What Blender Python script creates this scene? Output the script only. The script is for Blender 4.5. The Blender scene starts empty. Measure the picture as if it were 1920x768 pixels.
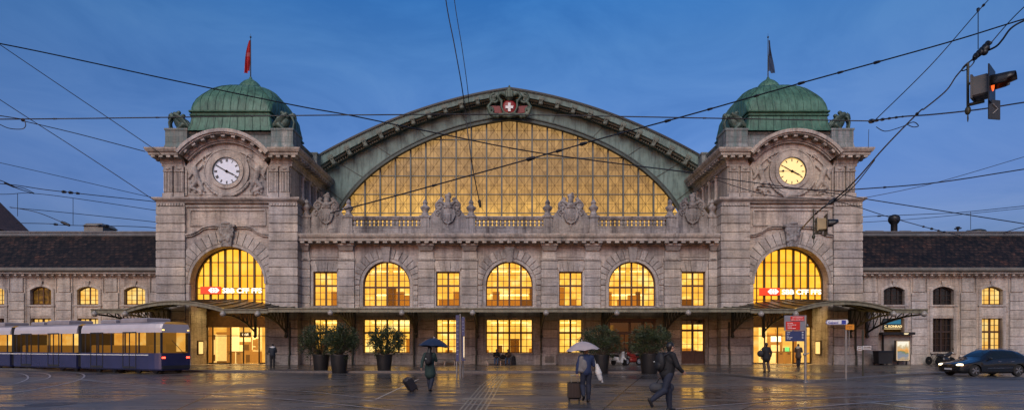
import bpy, bmesh, math, random
from mathutils import Vector, Matrix, noise
from mathutils.geometry import tessellate_polygon

PI = math.pi
SC = bpy.context.scene
COL = SC.collection
random.seed(7)

# ---------------------------------------------------------------- survey
# camera 50 m in front of the tower fronts, eye 1.65 m above the road
F_, CX_, HY_, EYE, CAMY = 1150.0, 955.0, 648.0, 1.65, -50.0


def P(px, py, y):
    d = y - CAMY
    return Vector(((px - CX_) * d / F_, y, EYE + (HY_ - py) * d / F_))


def X(px, y):
    return (px - CX_) * (y - CAMY) / F_


def Z(py, y):
    return EYE + (HY_ - py) * (y - CAMY) / F_


# ---------------------------------------------------------------- materials
def _nt(name):
    m = bpy.data.materials.new(name)
    m.use_nodes = True
    nt = m.node_tree
    return m, nt, nt.nodes['Principled BSDF'], nt.nodes.new('ShaderNodeTexCoord')


def _noise(nt, vec, scale, detail=5, rough=.55, dist=0):
    n = nt.nodes.new('ShaderNodeTexNoise')
    n.inputs['Scale'].default_value = scale
    n.inputs['Detail'].default_value = detail
    n.inputs['Roughness'].default_value = rough
    n.inputs['Distortion'].default_value = dist
    nt.links.new(vec, n.inputs['Vector'])
    return n.outputs['Fac']


def _ramp(nt, fac, stops):
    r = nt.nodes.new('ShaderNodeValToRGB')
    e = r.color_ramp.elements
    while len(e) > 1:
        e.remove(e[-1])
    e[0].position = stops[0][0]
    e[0].color = (*stops[0][1], 1)
    for p, c in stops[1:]:
        k = e.new(p)
        k.color = (*c, 1)
    nt.links.new(fac, r.inputs['Fac'])
    return r.outputs['Color']


def _mul(nt, a, b, fac=1.0, mode='MULTIPLY'):
    m = nt.nodes.new('ShaderNodeMixRGB')
    m.blend_type = mode
    if isinstance(fac, float):
        m.inputs[0].default_value = fac
    else:
        nt.links.new(fac, m.inputs[0])
    for s, v in ((1, a), (2, b)):
        if isinstance(v, tuple):
            m.inputs[s].default_value = (*v, 1)
        else:
            nt.links.new(v, m.inputs[s])
    return m.outputs[0]


def _map(nt, vec, scale):
    mp = nt.nodes.new('ShaderNodeMapping')
    mp.inputs['Scale'].default_value = scale
    nt.links.new(vec, mp.inputs['Vector'])
    return mp.outputs[0]


def _bump(nt, b, h, strength, dist=.02):
    k = nt.nodes.new('ShaderNodeBump')
    k.inputs['Strength'].default_value = strength
    k.inputs['Distance'].default_value = dist
    nt.links.new(h, k.inputs['Height'])
    nt.links.new(k.outputs[0], b.inputs['Normal'])


def M(name, c, rough=.6, metal=0, var=.18, scale=4, bump=0, bscale=40, emit=None, es=0, streak=0, spec=.5, coat=0):
    m, nt, b, tc = _nt(name)
    o = tc.outputs['Object']
    lo = tuple(max(0, x * (1 - var)) for x in c)
    hi = tuple(min(1, x * (1 + var)) for x in c)
    col = _ramp(nt, _noise(nt, o, scale), [(.3, lo), (.7, hi)])
    if streak:
        f = _noise(nt, _map(nt, o, (2.2, 2.2, .16)), 1.6, 6, .65)
        col = _mul(nt, col, _ramp(nt, f, [(.36, (1 - streak,) * 3), (.6, (1.05,) * 3)]))
    nt.links.new(col, b.inputs['Base Color'])
    b.inputs['Roughness'].default_value = rough
    b.inputs['Metallic'].default_value = metal
    b.inputs['Specular IOR Level'].default_value = spec
    b.inputs['Coat Weight'].default_value = coat
    if bump:
        _bump(nt, b, _noise(nt, o, bscale), bump)
    if emit:
        b.inputs['Emission Color'].default_value = (*emit, 1)
        b.inputs['Emission Strength'].default_value = es
    return m


def stone(name, c, joints=True, bw=1.05, bh=.36, dark=.5, bump=.35, stain=None):
    """weathered limestone; ashlar joints follow (x+y, z) so they run round corners"""
    m, nt, b, tc = _nt(name)
    g = nt.nodes.new('ShaderNodeNewGeometry')
    o = g.outputs['Position']
    big = _noise(nt, o, .55, 6, .6)
    col = _ramp(nt, big, [(.28, tuple(x * .66 for x in c)), (.5, c), (.75, tuple(min(1, x * 1.22) for x in c))])
    fine = _noise(nt, o, 7, 6, .7)
    col = _mul(nt, col, _ramp(nt, fine, [(.3, (.72, .7, .69)), (.62, (1.1, 1.1, 1.1))]))
    # veins lying along the bedding, as in the cut stone
    vein = _noise(nt, _map(nt, o, (.9, .9, 6.5)), 1.5, 7, .72, .6)
    col = _mul(nt, col, _ramp(nt, vein, [(.34, (.52, .49, .48)), (.46, (.96, .96, .96)), (.56, (1.0, 1.0, 1.0)), (.70, (1.25, 1.24, 1.23))]), .9)
    st = _noise(nt, _map(nt, o, (1.7, 1.7, .12)), 1.3, 6, .65)
    col = _mul(nt, col, _ramp(nt, st, [(.3, (1 - dark, 1 - dark, 1 - dark * .96)), (.55, (1.03, 1.02, 1.0))]))
    # each cut block has its own tone
    isl = _ramp(nt, g.outputs['Random Per Island'], [(0, (.80, .79, .79)), (.5, (1, 1, 1)), (1, (1.16, 1.14, 1.12))])
    col = _mul(nt, col, isl)
    warm = _noise(nt, o, .23, 3)
    col = _mul(nt, col, _ramp(nt, warm, [(.35, (.95, .97, 1.04)), (.65, (1.05, 1.0, .92))]))
    if stain:
        f = _noise(nt, _map(nt, o, (2.5, 2.5, .3)), 1.2, 6, .7)
        k = nt.nodes.new('ShaderNodeMapRange')
        k.inputs[1].default_value, k.inputs[2].default_value = .38, .62
        nt.links.new(f, k.inputs[0])
        col = _mul(nt, col, stain, k.outputs[0], 'MIX')
    h = fine
    if joints:
        sx = nt.nodes.new('ShaderNodeSeparateXYZ')
        nt.links.new(o, sx.inputs[0])
        ad = nt.nodes.new('ShaderNodeMath')
        nt.links.new(sx.outputs[0], ad.inputs[0])
        nt.links.new(sx.outputs[1], ad.inputs[1])
        cb = nt.nodes.new('ShaderNodeCombineXYZ')
        nt.links.new(ad.outputs[0], cb.inputs[0])
        nt.links.new(sx.outputs[2], cb.inputs[1])
        br = nt.nodes.new('ShaderNodeTexBrick')
        br.inputs['Scale'].default_value = 1
        br.inputs['Mortar Size'].default_value = .012
        br.inputs['Mortar Smooth'].default_value = .3
        br.inputs['Brick Width'].default_value = bw
        br.inputs['Row Height'].default_value = bh
        br.inputs['Color1'].default_value = (.86, .84, .83, 1)
        br.inputs['Color2'].default_value = (1.06, 1.05, 1.04, 1)
        br.inputs['Mortar'].default_value = (.55, .53, .51, 1)
        nt.links.new(cb.outputs[0], br.inputs['Vector'])
        col = _mul(nt, col, br.outputs['Color'])
    nt.links.new(col, b.inputs['Base Color'])
    b.inputs['Roughness'].default_value = .82
    b.inputs['Specular IOR Level'].default_value = .3
    _bump(nt, b, h, bump, .02)
    return m


def copper(name, c1, c2):
    m, nt, b, tc = _nt(name)
    g = nt.nodes.new('ShaderNodeNewGeometry')
    o = g.outputs['Position']
    col = _ramp(nt, _noise(nt, o, .9, 6, .65), [(.3, tuple(x * .6 for x in c1)), (.5, c1), (.72, c2)])
    st = _noise(nt, _map(nt, o, (3, 3, .35)), 1.4, 6, .7)
    col = _mul(nt, col, _ramp(nt, st, [(.32, (.42, .45, .45)), (.55, (1.05, 1.05, 1.05))]))
    nt.links.new(col, b.inputs['Base Color'])
    b.inputs['Roughness'].default_value = .55
    _bump(nt, b, _noise(nt, o, 5), .25, .03)
    return m


def tiles(name):
    m, nt, b, tc = _nt(name)
    o = tc.outputs['Object']
    sx = nt.nodes.new('ShaderNodeSeparateXYZ')
    nt.links.new(o, sx.inputs[0])
    cb = nt.nodes.new('ShaderNodeCombineXYZ')
    nt.links.new(sx.outputs[0], cb.inputs[0])
    nt.links.new(sx.outputs[2], cb.inputs[1])
    br = nt.nodes.new('ShaderNodeTexBrick')
    br.inputs['Scale'].default_value = 1
    br.inputs['Brick Width'].default_value = .40
    br.inputs['Row Height'].default_value = .26
    br.inputs['Mortar Size'].default_value = .03
    br.inputs['Color1'].default_value = (.012, .012, .012, 1)
    br.inputs['Color2'].default_value = (.048, .036, .031, 1)
    br.inputs['Mortar'].default_value = (.006, .006, .006, 1)
    nt.links.new(cb.outputs[0], br.inputs['Vector'])
    big = _noise(nt, o, .8, 6, .7)
    col = _mul(nt, br.outputs['Color'], _ramp(nt, big, [(.35, (.45, .45, .5)), (.55, (.9, .85, .8)), (.72, (1.9, 1.2, .9))]))
    sp = _noise(nt, _map(nt, o, (3.2, 3.2, 6.4)), 1.0, 2)
    col = _mul(nt, col, _ramp(nt, sp, [(.42, (.6, .6, .6)), (.66, (1.8, 1.5, 1.35))]))
    nt.links.new(col, b.inputs['Base Color'])
    b.inputs['Roughness'].default_value = .6
    b.inputs['Specular IOR Level'].default_value = .25
    _bump(nt, b, br.outputs['Fac'], -.5, .03)
    return m


def wet(name, c, r0, r1, wscale=.22, patch=True):
    """wet asphalt: damp film over grain, smoother where the water stands"""
    m, nt, b, tc = _nt(name)
    g = nt.nodes.new('ShaderNodeNewGeometry')
    o = g.outputs['Position']
    grain = _noise(nt, o, 38, 4, .7)
    big = _noise(nt, o, wscale, 6, .62, .4)
    mid = _noise(nt, _map(nt, o, (.55, 2.2, 1)), .7, 5, .6)
    col = _ramp(nt, big, [(.3, tuple(x * .6 for x in c)), (.7, tuple(x * 1.3 for x in c))])
    col = _mul(nt, col, _ramp(nt, grain, [(.3, (.6, .6, .6)), (.7, (1.35, 1.35, 1.35))]))
    if patch:
        pt = _noise(nt, _map(nt, o, (.12, .5, 1)), 1.0, 2)
        col = _mul(nt, col, _ramp(nt, pt, [(.46, (.72, .72, .74)), (.5, (1.08, 1.06, 1.04))]))
    nt.links.new(col, b.inputs['Base Color'])
    mx = nt.nodes.new('ShaderNodeMath')
    mx.operation = 'ADD'
    nt.links.new(big, mx.inputs[0])
    nt.links.new(mid, mx.inputs[1])
    mr = nt.nodes.new('ShaderNodeMapRange')
    mr.inputs[1].default_value, mr.inputs[2].default_value = .84, 1.14
    mr.inputs[3].default_value, mr.inputs[4].default_value = r0, r1
    nt.links.new(mx.outputs[0], mr.inputs[0])
    nt.links.new(mr.outputs[0], b.inputs['Roughness'])
    b.inputs['Specular IOR Level'].default_value = .5
    bm1 = nt.nodes.new('ShaderNodeBump')
    bm1.inputs['Strength'].default_value = .12
    bm1.inputs['Distance'].default_value = .006
    nt.links.new(grain, bm1.inputs['Height'])
    bm2 = nt.nodes.new('ShaderNodeBump')
    bm2.inputs['Strength'].default_value = .22
    bm2.inputs['Distance'].default_value = .05
    nt.links.new(_noise(nt, o, .9, 4, .6), bm2.inputs['Height'])
    nt.links.new(bm1.outputs[0], bm2.inputs['Normal'])
    nt.links.new(bm2.outputs[0], b.inputs['Normal'])
    return m


def lit(name, stops, scale, strength, gloss=.12, vmap=(1, 1, 1), random_amt=.15):
    """a lit interior surface or a lit pane: warm light uneven from place to place"""
    m, nt, b, tc = _nt(name)
    g = nt.nodes.new('ShaderNodeNewGeometry')
    f = _noise(nt, _map(nt, g.outputs['Position'], vmap), scale, 4, .6)
    col = _ramp(nt, f, stops)
    oi = nt.nodes.new('ShaderNodeObjectInfo')
    mr = nt.nodes.new('ShaderNodeMapRange')
    mr.inputs[3].default_value, mr.inputs[4].default_value = 1 - random_amt, 1 + random_amt
    nt.links.new(oi.outputs['Random'], mr.inputs[0])
    mu = nt.nodes.new('ShaderNodeMath')
    mu.operation = 'MULTIPLY'
    mu.inputs[1].default_value = strength
    nt.links.new(mr.outputs[0], mu.inputs[0])
    b.inputs['Base Color'].default_value = (.03, .02, .01, 1)
    b.inputs['Specular IOR Level'].default_value = .2
    nt.links.new(col, b.inputs['Emission Color'])
    nt.links.new(mu.outputs[0], b.inputs['Emission Strength'])
    b.inputs['Roughness'].default_value = gloss
    return m


def glass(name, tint, clear=.85, rough=.08):
    """window glass: mostly clear, tinted, with a reflection"""
    m, nt, b, tc = _nt(name)
    out = nt.nodes['Material Output']
    tr = nt.nodes.new('ShaderNodeBsdfTransparent')
    tr.inputs[0].default_value = (*tint, 1)
    mix = nt.nodes.new('ShaderNodeMixShader')
    mix.inputs[0].default_value = clear
    b.inputs['Base Color'].default_value = (.03, .03, .03, 1)
    b.inputs['Roughness'].default_value = rough
    nt.links.new(b.outputs[0], mix.inputs[1])
    nt.links.new(tr.outputs[0], mix.inputs[2])
    nt.links.new(mix.outputs[0], out.inputs[0])
    return m


# ---------------------------------------------------------------- mesh builder
class MB:
    def __init__(s):
        s.v, s.f, s.m, s.mi, s.xf = [], [], [], 0, None

    def add(s, vs, fs):
        n = len(s.v)
        if s.xf is not None:
            vs = [s.xf @ Vector(v) for v in vs]
        s.v += [tuple(v) for v in vs]
        s.f += [[i + n for i in f] for f in fs]
        s.m += [s.mi] * len(fs)

    def box(s, x0, x1, y0, y1, z0, z1):
        s.add([(x0, y0, z0), (x1, y0, z0), (x1, y1, z0), (x0, y1, z0), (x0, y0, z1), (x1, y0, z1), (x1, y1, z1), (x0, y1, z1)],
              [(0, 3, 2, 1), (4, 5, 6, 7), (0, 1, 5, 4), (1, 2, 6, 5), (2, 3, 7, 6), (3, 0, 4, 7)])

    def frustum(s, b, t, z0, z1):
        (x0, x1, y0, y1), (a0, a1, b0, b1) = b, t
        s.add([(x0, y0, z0), (x1, y0, z0), (x1, y1, z0), (x0, y1, z0), (a0, b0, z1), (a1, b0, z1), (a1, b1, z1), (a0, b1, z1)],
              [(0, 3, 2, 1), (4, 5, 6, 7), (0, 1, 5, 4), (1, 2, 6, 5), (2, 3, 7, 6), (3, 0, 4, 7)])

    def rust(s, x0, x1, y0, y1, z0, z1, c=.05):
        z1 -= .014 if z1 - z0 > .3 else 0
        """a block with its bed joints chamfered back"""
        lv = [(c, z0), (0, z0 + c), (0, z1 - c), (c, z1)]
        vs, fs = [], []
        for k, z in lv:
            vs += [(x0 + k, y0 + k, z), (x1 - k, y0 + k, z), (x1 - k, y1 - k, z), (x0 + k, y1 - k, z)]
        for i in range(3):
            for j in range(4):
                a, b2 = i * 4 + j, i * 4 + (j + 1) % 4
                fs.append((a, b2, b2 + 4, a + 4))
        fs += [(3, 2, 1, 0), (12, 13, 14, 15)]
        s.add(vs, fs)

    def bar(s, a, b, w, h=None):
        a, b = Vector(a), Vector(b)
        h = h or w
        d = (b - a).normalized()
        up = Vector((0, 0, 1)) if abs(d.z) < .95 else Vector((0, 1, 0))
        r = d.cross(up).normalized() * w / 2
        u = r.cross(d).normalized() * h / 2
        vs = [a - r - u, a + r - u, a + r + u, a - r + u, b - r - u, b + r - u, b + r + u, b - r + u]
        s.add(vs, [(0, 1, 2, 3), (7, 6, 5, 4), (0, 4, 5, 1), (1, 5, 6, 2), (2, 6, 7, 3), (3, 7, 4, 0)])

    def tube(s, pts, r, n=8):
        pts = [Vector(p) for p in pts]
        rs = r if isinstance(r, (list, tuple)) else [r] * len(pts)
        vs, fs = [], []
        ref = None
        for i, p in enumerate(pts):
            d = (pts[min(i + 1, len(pts) - 1)] - pts[max(i - 1, 0)])
            d = d.normalized() if d.length > 1e-9 else Vector((0, 0, 1))
            if ref is None:
                ref = Vector((0, 0, 1)) if abs(d.z) < .9 else Vector((1, 0, 0))
            u = (ref - d * ref.dot(d))
            u = u.normalized() if u.length > 1e-6 else d.orthogonal().normalized()
            w = d.cross(u)
            ref = u
            for k in range(n):
                a = 2 * PI * k / n
                vs.append(p + (u * math.cos(a) + w * math.sin(a)) * rs[i])
        for i in range(len(pts) - 1):
            for k in range(n):
                a, b = i * n + k, i * n + (k + 1) % n
                fs.append((a, b, b + n, a + n))
        fs.append(tuple(range(n - 1, -1, -1)))
        fs.append(tuple(range((len(pts) - 1) * n, len(pts) * n)))
        s.add(vs, fs)

    def cap(s, a, b, ra, rb, n=10):
        """tapered capsule"""
        a, b = Vector(a), Vector(b)
        d = b - a
        L = max(d.length, 1e-6)
        d = d / L
        pts, rs = [], []
        for t in (-.96, -.7, -.35):
            pts.append(a + d * ra * t)
            rs.append(ra * math.sqrt(1 - t * t))
        pts += [a, b]
        rs += [ra, rb]
        for t in (.35, .7, .96):
            pts.append(b + d * rb * t)
            rs.append(rb * math.sqrt(1 - t * t))
        s.tube(pts, rs, n)

    def lathe(s, prof, c=(0, 0, 0), n=16, axis='z', sx=1, sy=1):
        vs, fs = [], []
        for r, z in prof:
            for k in range(n):
                a = 2 * PI * k / n
                x, y = r * math.cos(a) * sx, r * math.sin(a) * sy
                p = (x, y, z) if axis == 'z' else ((x, z, y) if axis == 'y' else (z, x, y))
                vs.append((p[0] + c[0], p[1] + c[1], p[2] + c[2]))
        for i in range(len(prof) - 1):
            for k in range(n):
                a, b = i * n + k, i * n + (k + 1) % n
                fs.append((a, b, b + n, a + n))
        if prof[0][0] > 1e-6:
            fs.append(tuple(range(n - 1, -1, -1)))
        if prof[-1][0] > 1e-6:
            fs.append(tuple(range((len(prof) - 1) * n, len(prof) * n)))
        s.add(vs, fs)

    def ell(s, c, r, nu=12, nv=8, rot=None):
        r = r if isinstance(r, (tuple, list)) else (r, r, r)
        vs, fs = [], []
        c = Vector(c)
        for i in range(nv + 1):
            t = PI * i / nv
            st = max(math.sin(t), .02)
            for k in range(nu):
                a = 2 * PI * k / nu
                p = Vector((r[0] * st * math.cos(a), r[1] * st * math.sin(a), r[2] * math.cos(t)))
                if rot is not None:
                    p = rot @ p
                vs.append(c + p)
        for i in range(nv):
            for k in range(nu):
                a, b = i * nu + k, i * nu + (k + 1) % nu
                fs.append((a, a + nu, b + nu, b))
        fs.append(tuple(range(nu)))
        fs.append(tuple(range((nv + 1) * nu - 1, nv * nu - 1, -1)))
        s.add(vs, fs)

    def wall(s, outer, holes, y0, y1, back=False, edges=True):
        """a wall in XZ: front face at y0 with holes, reveals running back to y1"""
        loops = [[Vector((x, 0, z)) for x, z in lp] for lp in [outer] + holes]
        flat = [p for lp in loops for p in lp]
        tris = tessellate_polygon(loops)
        s.add([(p.x, y0, p.z) for p in flat], [tuple(t) for t in tris])
        if back:
            s.add([(p.x, y1, p.z) for p in flat], [tuple(reversed(t)) for t in tris])
        for k, lp in enumerate(loops):
            if k == 0 and not edges:
                continue
            n = len(lp)
            s.add([(p.x, y0, p.z) for p in lp] + [(p.x, y1, p.z) for p in lp],
                  [(i, (i + 1) % n, n + (i + 1) % n, n + i) for i in range(n)])

    def ext(s, poly, y0, y1):
        s.wall(poly, [], y0, y1, back=True)

    def ring(s, cx, cz, r0, r1, a0, a1, y0, y1, n=24):
        """arched band, angles from +z"""
        o, i = [], []
        for k in range(n + 1):
            a = a0 + (a1 - a0) * k / n
            o.append((cx + r1 * math.sin(a), cz + r1 * math.cos(a)))
            i.append((cx + r0 * math.sin(a), cz + r0 * math.cos(a)))
        vs = [(x, y, z) for y in (y0, y1) for x, z in o + i]
        m = n + 1
        fs = []
        for k in range(n):
            fs += [(k, k + 1, m + k + 1, m + k), (2 * m + k + 1, 2 * m + k, 3 * m + k, 3 * m + k + 1),
                   (k + 1, k, 2 * m + k, 2 * m + k + 1), (m + k, m + k + 1, 3 * m + k + 1, 3 * m + k)]
        fs += [(0, m, 3 * m, 2 * m), (n, 2 * m + n, 3 * m + n, m + n)]
        s.add(vs, fs)

    def sweep(s, path, prof, closed=False):
        """sweep (out, z) profile along an XY path, outward = right of travel, mitred"""
        n = len(path)
        pts = [Vector((p[0], p[1], 0)) for p in path]
        vs, fs = [], []
        for i, p in enumerate(pts):
            if closed:
                d0, d1 = (p - pts[i - 1]).normalized(), (pts[(i + 1) % n] - p).normalized()
            else:
                d0 = (p - pts[max(i - 1, 0)]).normalized() if i else None
                d1 = (pts[min(i + 1, n - 1)] - p).normalized() if i < n - 1 else None
                d0, d1 = d0 or d1, d1 or d0
            n0, n1 = Vector((d0.y, -d0.x, 0)), Vector((d1.y, -d1.x, 0))
            mit = (n0 + n1).normalized()
            mit = mit / max(.3, mit.dot(n0))
            for o, z in prof:
                vs.append((p.x + mit.x * o, p.y + mit.y * o, z))
        k = len(prof)
        for i in range(n if closed else n - 1):
            for j in range(k):
                a, b = i * k + j, i * k + (j + 1) % k
                c, d = ((i + 1) % n) * k + j, ((i + 1) % n) * k + (j + 1) % k
                fs.append((a, b, d, c))
        if not closed:
            fs += [tuple(range(k)), tuple(range(n * k - 1, (n - 1) * k - 1, -1))]
        s.add(vs, fs)

    def mesh(s, name='m', mats=(), smooth=None):
        me = bpy.data.meshes.new(name)
        me.from_pydata(s.v, [], s.f)
        for m in mats:
            me.materials.append(m)
        if any(s.m):
            me.polygons.foreach_set('material_index', s.m)
        bm = bmesh.new()
        bm.from_mesh(me)
        bmesh.ops.recalc_face_normals(bm, faces=bm.faces)
        bm.to_mesh(me)
        bm.free()
        if smooth:
            me.shade_smooth()
            me.set_sharp_from_angle(angle=math.radians(smooth))
        me.update()
        return me


def link(name, me, parent=None, loc=None):
    o = bpy.data.objects.new(name, me)
    COL.objects.link(o)
    if parent is not None:
        o.parent = parent
    if loc is not None:
        o.location = loc
    return o


def obj(name, mb, mats, parent=None, smooth=None, loc=None):
    if not isinstance(mats, (list, tuple)):
        mats = [mats]
    return link(name, mb.mesh(name, mats, smooth), parent, loc)


def tag(o, label, cat, group=None):
    o['label'], o['category'] = label, cat
    group = group or GROUPS.get(cat)
    if group:
        o['group'] = group
    return o


GROUPS = {'clock tower': 'clock towers flanking the hall', 'railway sign': 'lit railway signs in the tower arches', 'flag': 'flags on the tower domes', 'station wing': 'low station wings',
          'canopy': 'glass canopies along the station front', 'bench': 'benches against the hall front', 'bin': 'bins about the entrances', 'person': 'people on the station square',
          'umbrella': 'open umbrellas', 'suitcase': 'wheeled suitcases', 'backpack': 'backpacks worn by people', 'traffic signal': 'traffic signals hung from span wires',
          'notice case': 'notice cases at the entrances', 'motorcycle': 'motorcycles parked by the station', 'wire arm': 'pull-off arms on the tram wires', 'cable': 'slack cables on the span wires',
          'overhead wire': 'overhead wires above the square', 'display board': 'lit display boards', 'bag': 'bags carried by people'}


def thing(name, label, cat, loc=(0, 0, 0), rz=0, group=None):
    o = bpy.data.objects.new(name, None)
    COL.objects.link(o)
    o.empty_display_size = .2
    o.location = loc
    o.rotation_euler = (0, 0, rz)
    return tag(o, label, cat, group)


def structure(name, mb, mat, smooth=None):
    o = obj(name, mb, mat, None, smooth)
    o['kind'] = 'structure'
    return o


def kids(o):
    return [c for c in bpy.data.objects if c.parent == o]


def copy_tree(o, parent=None):
    c = o.copy()
    COL.objects.link(c)
    if parent is not None:
        c.parent = parent
    for ch in kids(o):
        copy_tree(ch, c)
    return c


def soup(mb, vox, mats, name='s', smooth_it=3, fac=.5):
    """fuse overlapping closed lumps into one continuous surface"""
    me = mb.mesh(name)
    o = bpy.data.objects.new('tmp', me)
    COL.objects.link(o)
    r = o.modifiers.new('r', 'REMESH')
    r.mode = 'VOXEL'
    r.voxel_size = vox
    if smooth_it:
        sm = o.modifiers.new('s', 'SMOOTH')
        sm.iterations = smooth_it
        sm.factor = fac
    dg = bpy.context.evaluated_depsgraph_get()
    dg.update()
    out = bpy.data.meshes.new_from_object(o.evaluated_get(dg))
    bpy.data.objects.remove(o)
    bpy.data.meshes.remove(me)
    out.name = name
    out.materials.clear()
    for m in (mats if isinstance(mats, (list, tuple)) else [mats]):
        out.materials.append(m)
    out.shade_smooth()
    return out


def text_mb(s, size, depth, mb, loc, rz=0, align='LEFT', bold=0):
    """lettering standing upright in XZ, facing -y before rotation"""
    cu = bpy.data.curves.new('t', 'FONT')
    cu.body, cu.size, cu.extrude, cu.align_x, cu.offset = s, size, depth, align, bold
    cu.resolution_u = 3
    o = bpy.data.objects.new('tmp', cu)
    COL.objects.link(o)
    dg = bpy.context.evaluated_depsgraph_get()
    dg.update()
    me = bpy.data.meshes.new_from_object(o.evaluated_get(dg))
    bpy.data.objects.remove(o)
    R = Matrix.Translation(loc) @ Matrix.Rotation(rz, 4, 'Z') @ Matrix.Rotation(PI / 2, 4, 'X')
    old, mb.xf = mb.xf, R
    mb.add([v.co.copy() for v in me.vertices], [tuple(p.vertices) for p in me.polygons])
    mb.xf = old
    bpy.data.meshes.remove(me)
# ---------------------------------------------------------------- material library
LIME = (.455, .42, .382)
ST = stone('ashlar_limestone', LIME, True, 1.7, .71)
STP = stone('plain_limestone', (.47, .436, .396), False)
STB = stone('block_limestone', (.50, .466, .424), False, dark=.4)
STD = stone('weathered_limestone', (.32, .31, .305), False, dark=.72, bump=.6)
STA = stone('copper_stained_stone', (.34, .36, .36), True, .8, .4, .55, .4, stain=(.13, .19, .19))
STW = stone('wing_limestone', (.455, .412, .366), True, 1.4, .74)
COPPER = copper('dome_copper', (.058, .158, .108), (.10, .225, .165))
COPPERD = copper('dark_copper', (.045, .11, .08), (.07, .16, .115))
GABLE = copper('gable_green', (.15, .235, .215), (.18, .27, .25))
GABLED = copper('gable_green_dark', (.05, .075, .068), (.075, .105, .095))
GABLEK = M('gable_bracket', (.125, .145, .118), .6, var=.35, scale=3)
EDGE = M('dark_edge_metal', (.018, .022, .024), .5)
BRONZE = M('bronze_statue', (.05, .085, .07), .5, .2, var=.5, scale=5)
MULL = M('mullion_paint', (.10, .115, .105), .5, var=.2)
LEAD = M('thin_bronze_bar', (.13, .08, .025), .5, .2)
TIMBER = M('brown_window_frame', (.085, .034, .010), .5, var=.25, scale=5)
DOORWOOD = M('door_wood', (.10, .045, .02), .4, var=.3, scale=5)
DARKFR = M('dark_window_frame', (.035, .02, .014), .5)
BRZ = M('entrance_bronze', (.075, .04, .014), .35, .4, var=.3)
IRON = M('canopy_iron', (.045, .045, .028), .5, .1, var=.3, scale=3)
FASC = M('canopy_fascia', (.20, .195, .135), .45, var=.25, scale=2, streak=.35)
CANGL = glass('canopy_glass', (.60, .54, .36), .42, .3)
GLOBE = M('lamp_globe', (.30, .28, .25), .3, var=.2)
TILE = tiles('roof_tiles')
RIDGE = M('zinc_ridge', (.16, .17, .18), .45, .3, var=.25, scale=1.5)
GUTTER = M('gutter_metal', (.17, .165, .145), .5, .1, var=.25, scale=1.5)
HROOF = M('hall_roof', (.06, .07, .07), .6)
BLACK = M('black_paint', (.012, .012, .013), .4)
RUBBER = M('rubber', (.015, .015, .015), .75)
STEEL = M('galvanised_steel', (.30, .29, .27), .4, .6)
CHROME = M('bright_metal', (.6, .6, .6), .25, .9)
WIRE = M('wire', (.012, .014, .018), .5)
WHITE = M('white_paint', (.75, .75, .74), .4, var=.06)
REDS = M('sign_red', (.45, .015, .012), .4, emit=(1, .05, .02), es=.10)
BLUES = M('sign_navy', (.03, .045, .13), .4)
BLUEM = M('sign_blue', (.04, .06, .35), .4)
ORANGE = M('sign_orange', (.75, .28, .02), .45)
ASPH = wet('wet_asphalt', (.088, .082, .082), .12, .46, .11)
PAVE = wet('wet_pavement', (.088, .078, .071), .10, .40, .22)
KERB = M('kerb_granite', (.11, .10, .095), .35, var=.3, scale=8)
PAINT = M('road_paint', (.50, .48, .44), .35, var=.35, scale=9)
TACT = M('tactile_paint', (.26, .24, .20), .3, var=.35, scale=7)
RAIL = M('rail_steel', (.62, .58, .56), .38, .8)
RAILG = M('rail_groove', (.012, .012, .012), .5)

AMB_W = lit('tower_window_light', [(.3, (1, .36, .014)), (.5, (1, .43, .025)), (.7, (1, .52, .06))], .5, 1.5, .1, (1, 1, 1.5), .03)
AMB_G = None
LIT_WING = lit('wing_window_light', [(.3, (.95, .44, .06)), (.5, (1, .60, .15)), (.72, (1, .78, .32))], 1.1, 1.05)
DIM_WING = lit('dim_window_light', [(.35, (.05, .03, .008)), (.55, (.28, .13, .02)), (.75, (.8, .38, .06))], 2.2, .55)
DARKGL = M('dark_window_glass', (.012, .012, .014), .08, var=.4, scale=3, spec=.6)
CLEAR = glass('clear_pane', (1, .93, .70), .96)
DOORGL = glass('door_glass', (1, .96, .88), .93)
SMOKE = glass('vehicle_glass', (.28, .32, .34), .6, .05)


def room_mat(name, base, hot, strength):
    """plaster wall of a lit room, its glow and broad brighter patches put into the emission"""
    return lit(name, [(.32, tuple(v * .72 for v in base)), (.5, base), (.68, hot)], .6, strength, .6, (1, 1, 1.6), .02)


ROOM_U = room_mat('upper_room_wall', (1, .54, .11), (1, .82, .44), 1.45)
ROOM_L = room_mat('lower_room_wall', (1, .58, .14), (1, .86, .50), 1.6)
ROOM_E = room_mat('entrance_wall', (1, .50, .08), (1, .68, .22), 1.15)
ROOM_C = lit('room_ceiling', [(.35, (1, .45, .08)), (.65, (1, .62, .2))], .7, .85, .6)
LAMP = M('lit_tube_lamp', (.8, .8, .7), emit=(1, .82, .5), es=2.6)
LAMPH = M('entrance_fill_lamp', (.8, .8, .7), emit=(1, .68, .24), es=15)
FURN = M('room_furniture', (.20, .10, .03), .6, emit=(.8, .32, .05), es=.45)  # these furnishings glow themselves in place of room light
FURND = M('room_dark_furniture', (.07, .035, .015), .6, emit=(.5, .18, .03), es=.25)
PALE = M('room_pale_panel', (.6, .5, .3), .5, emit=(1, .70, .25), es=.9)
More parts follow.
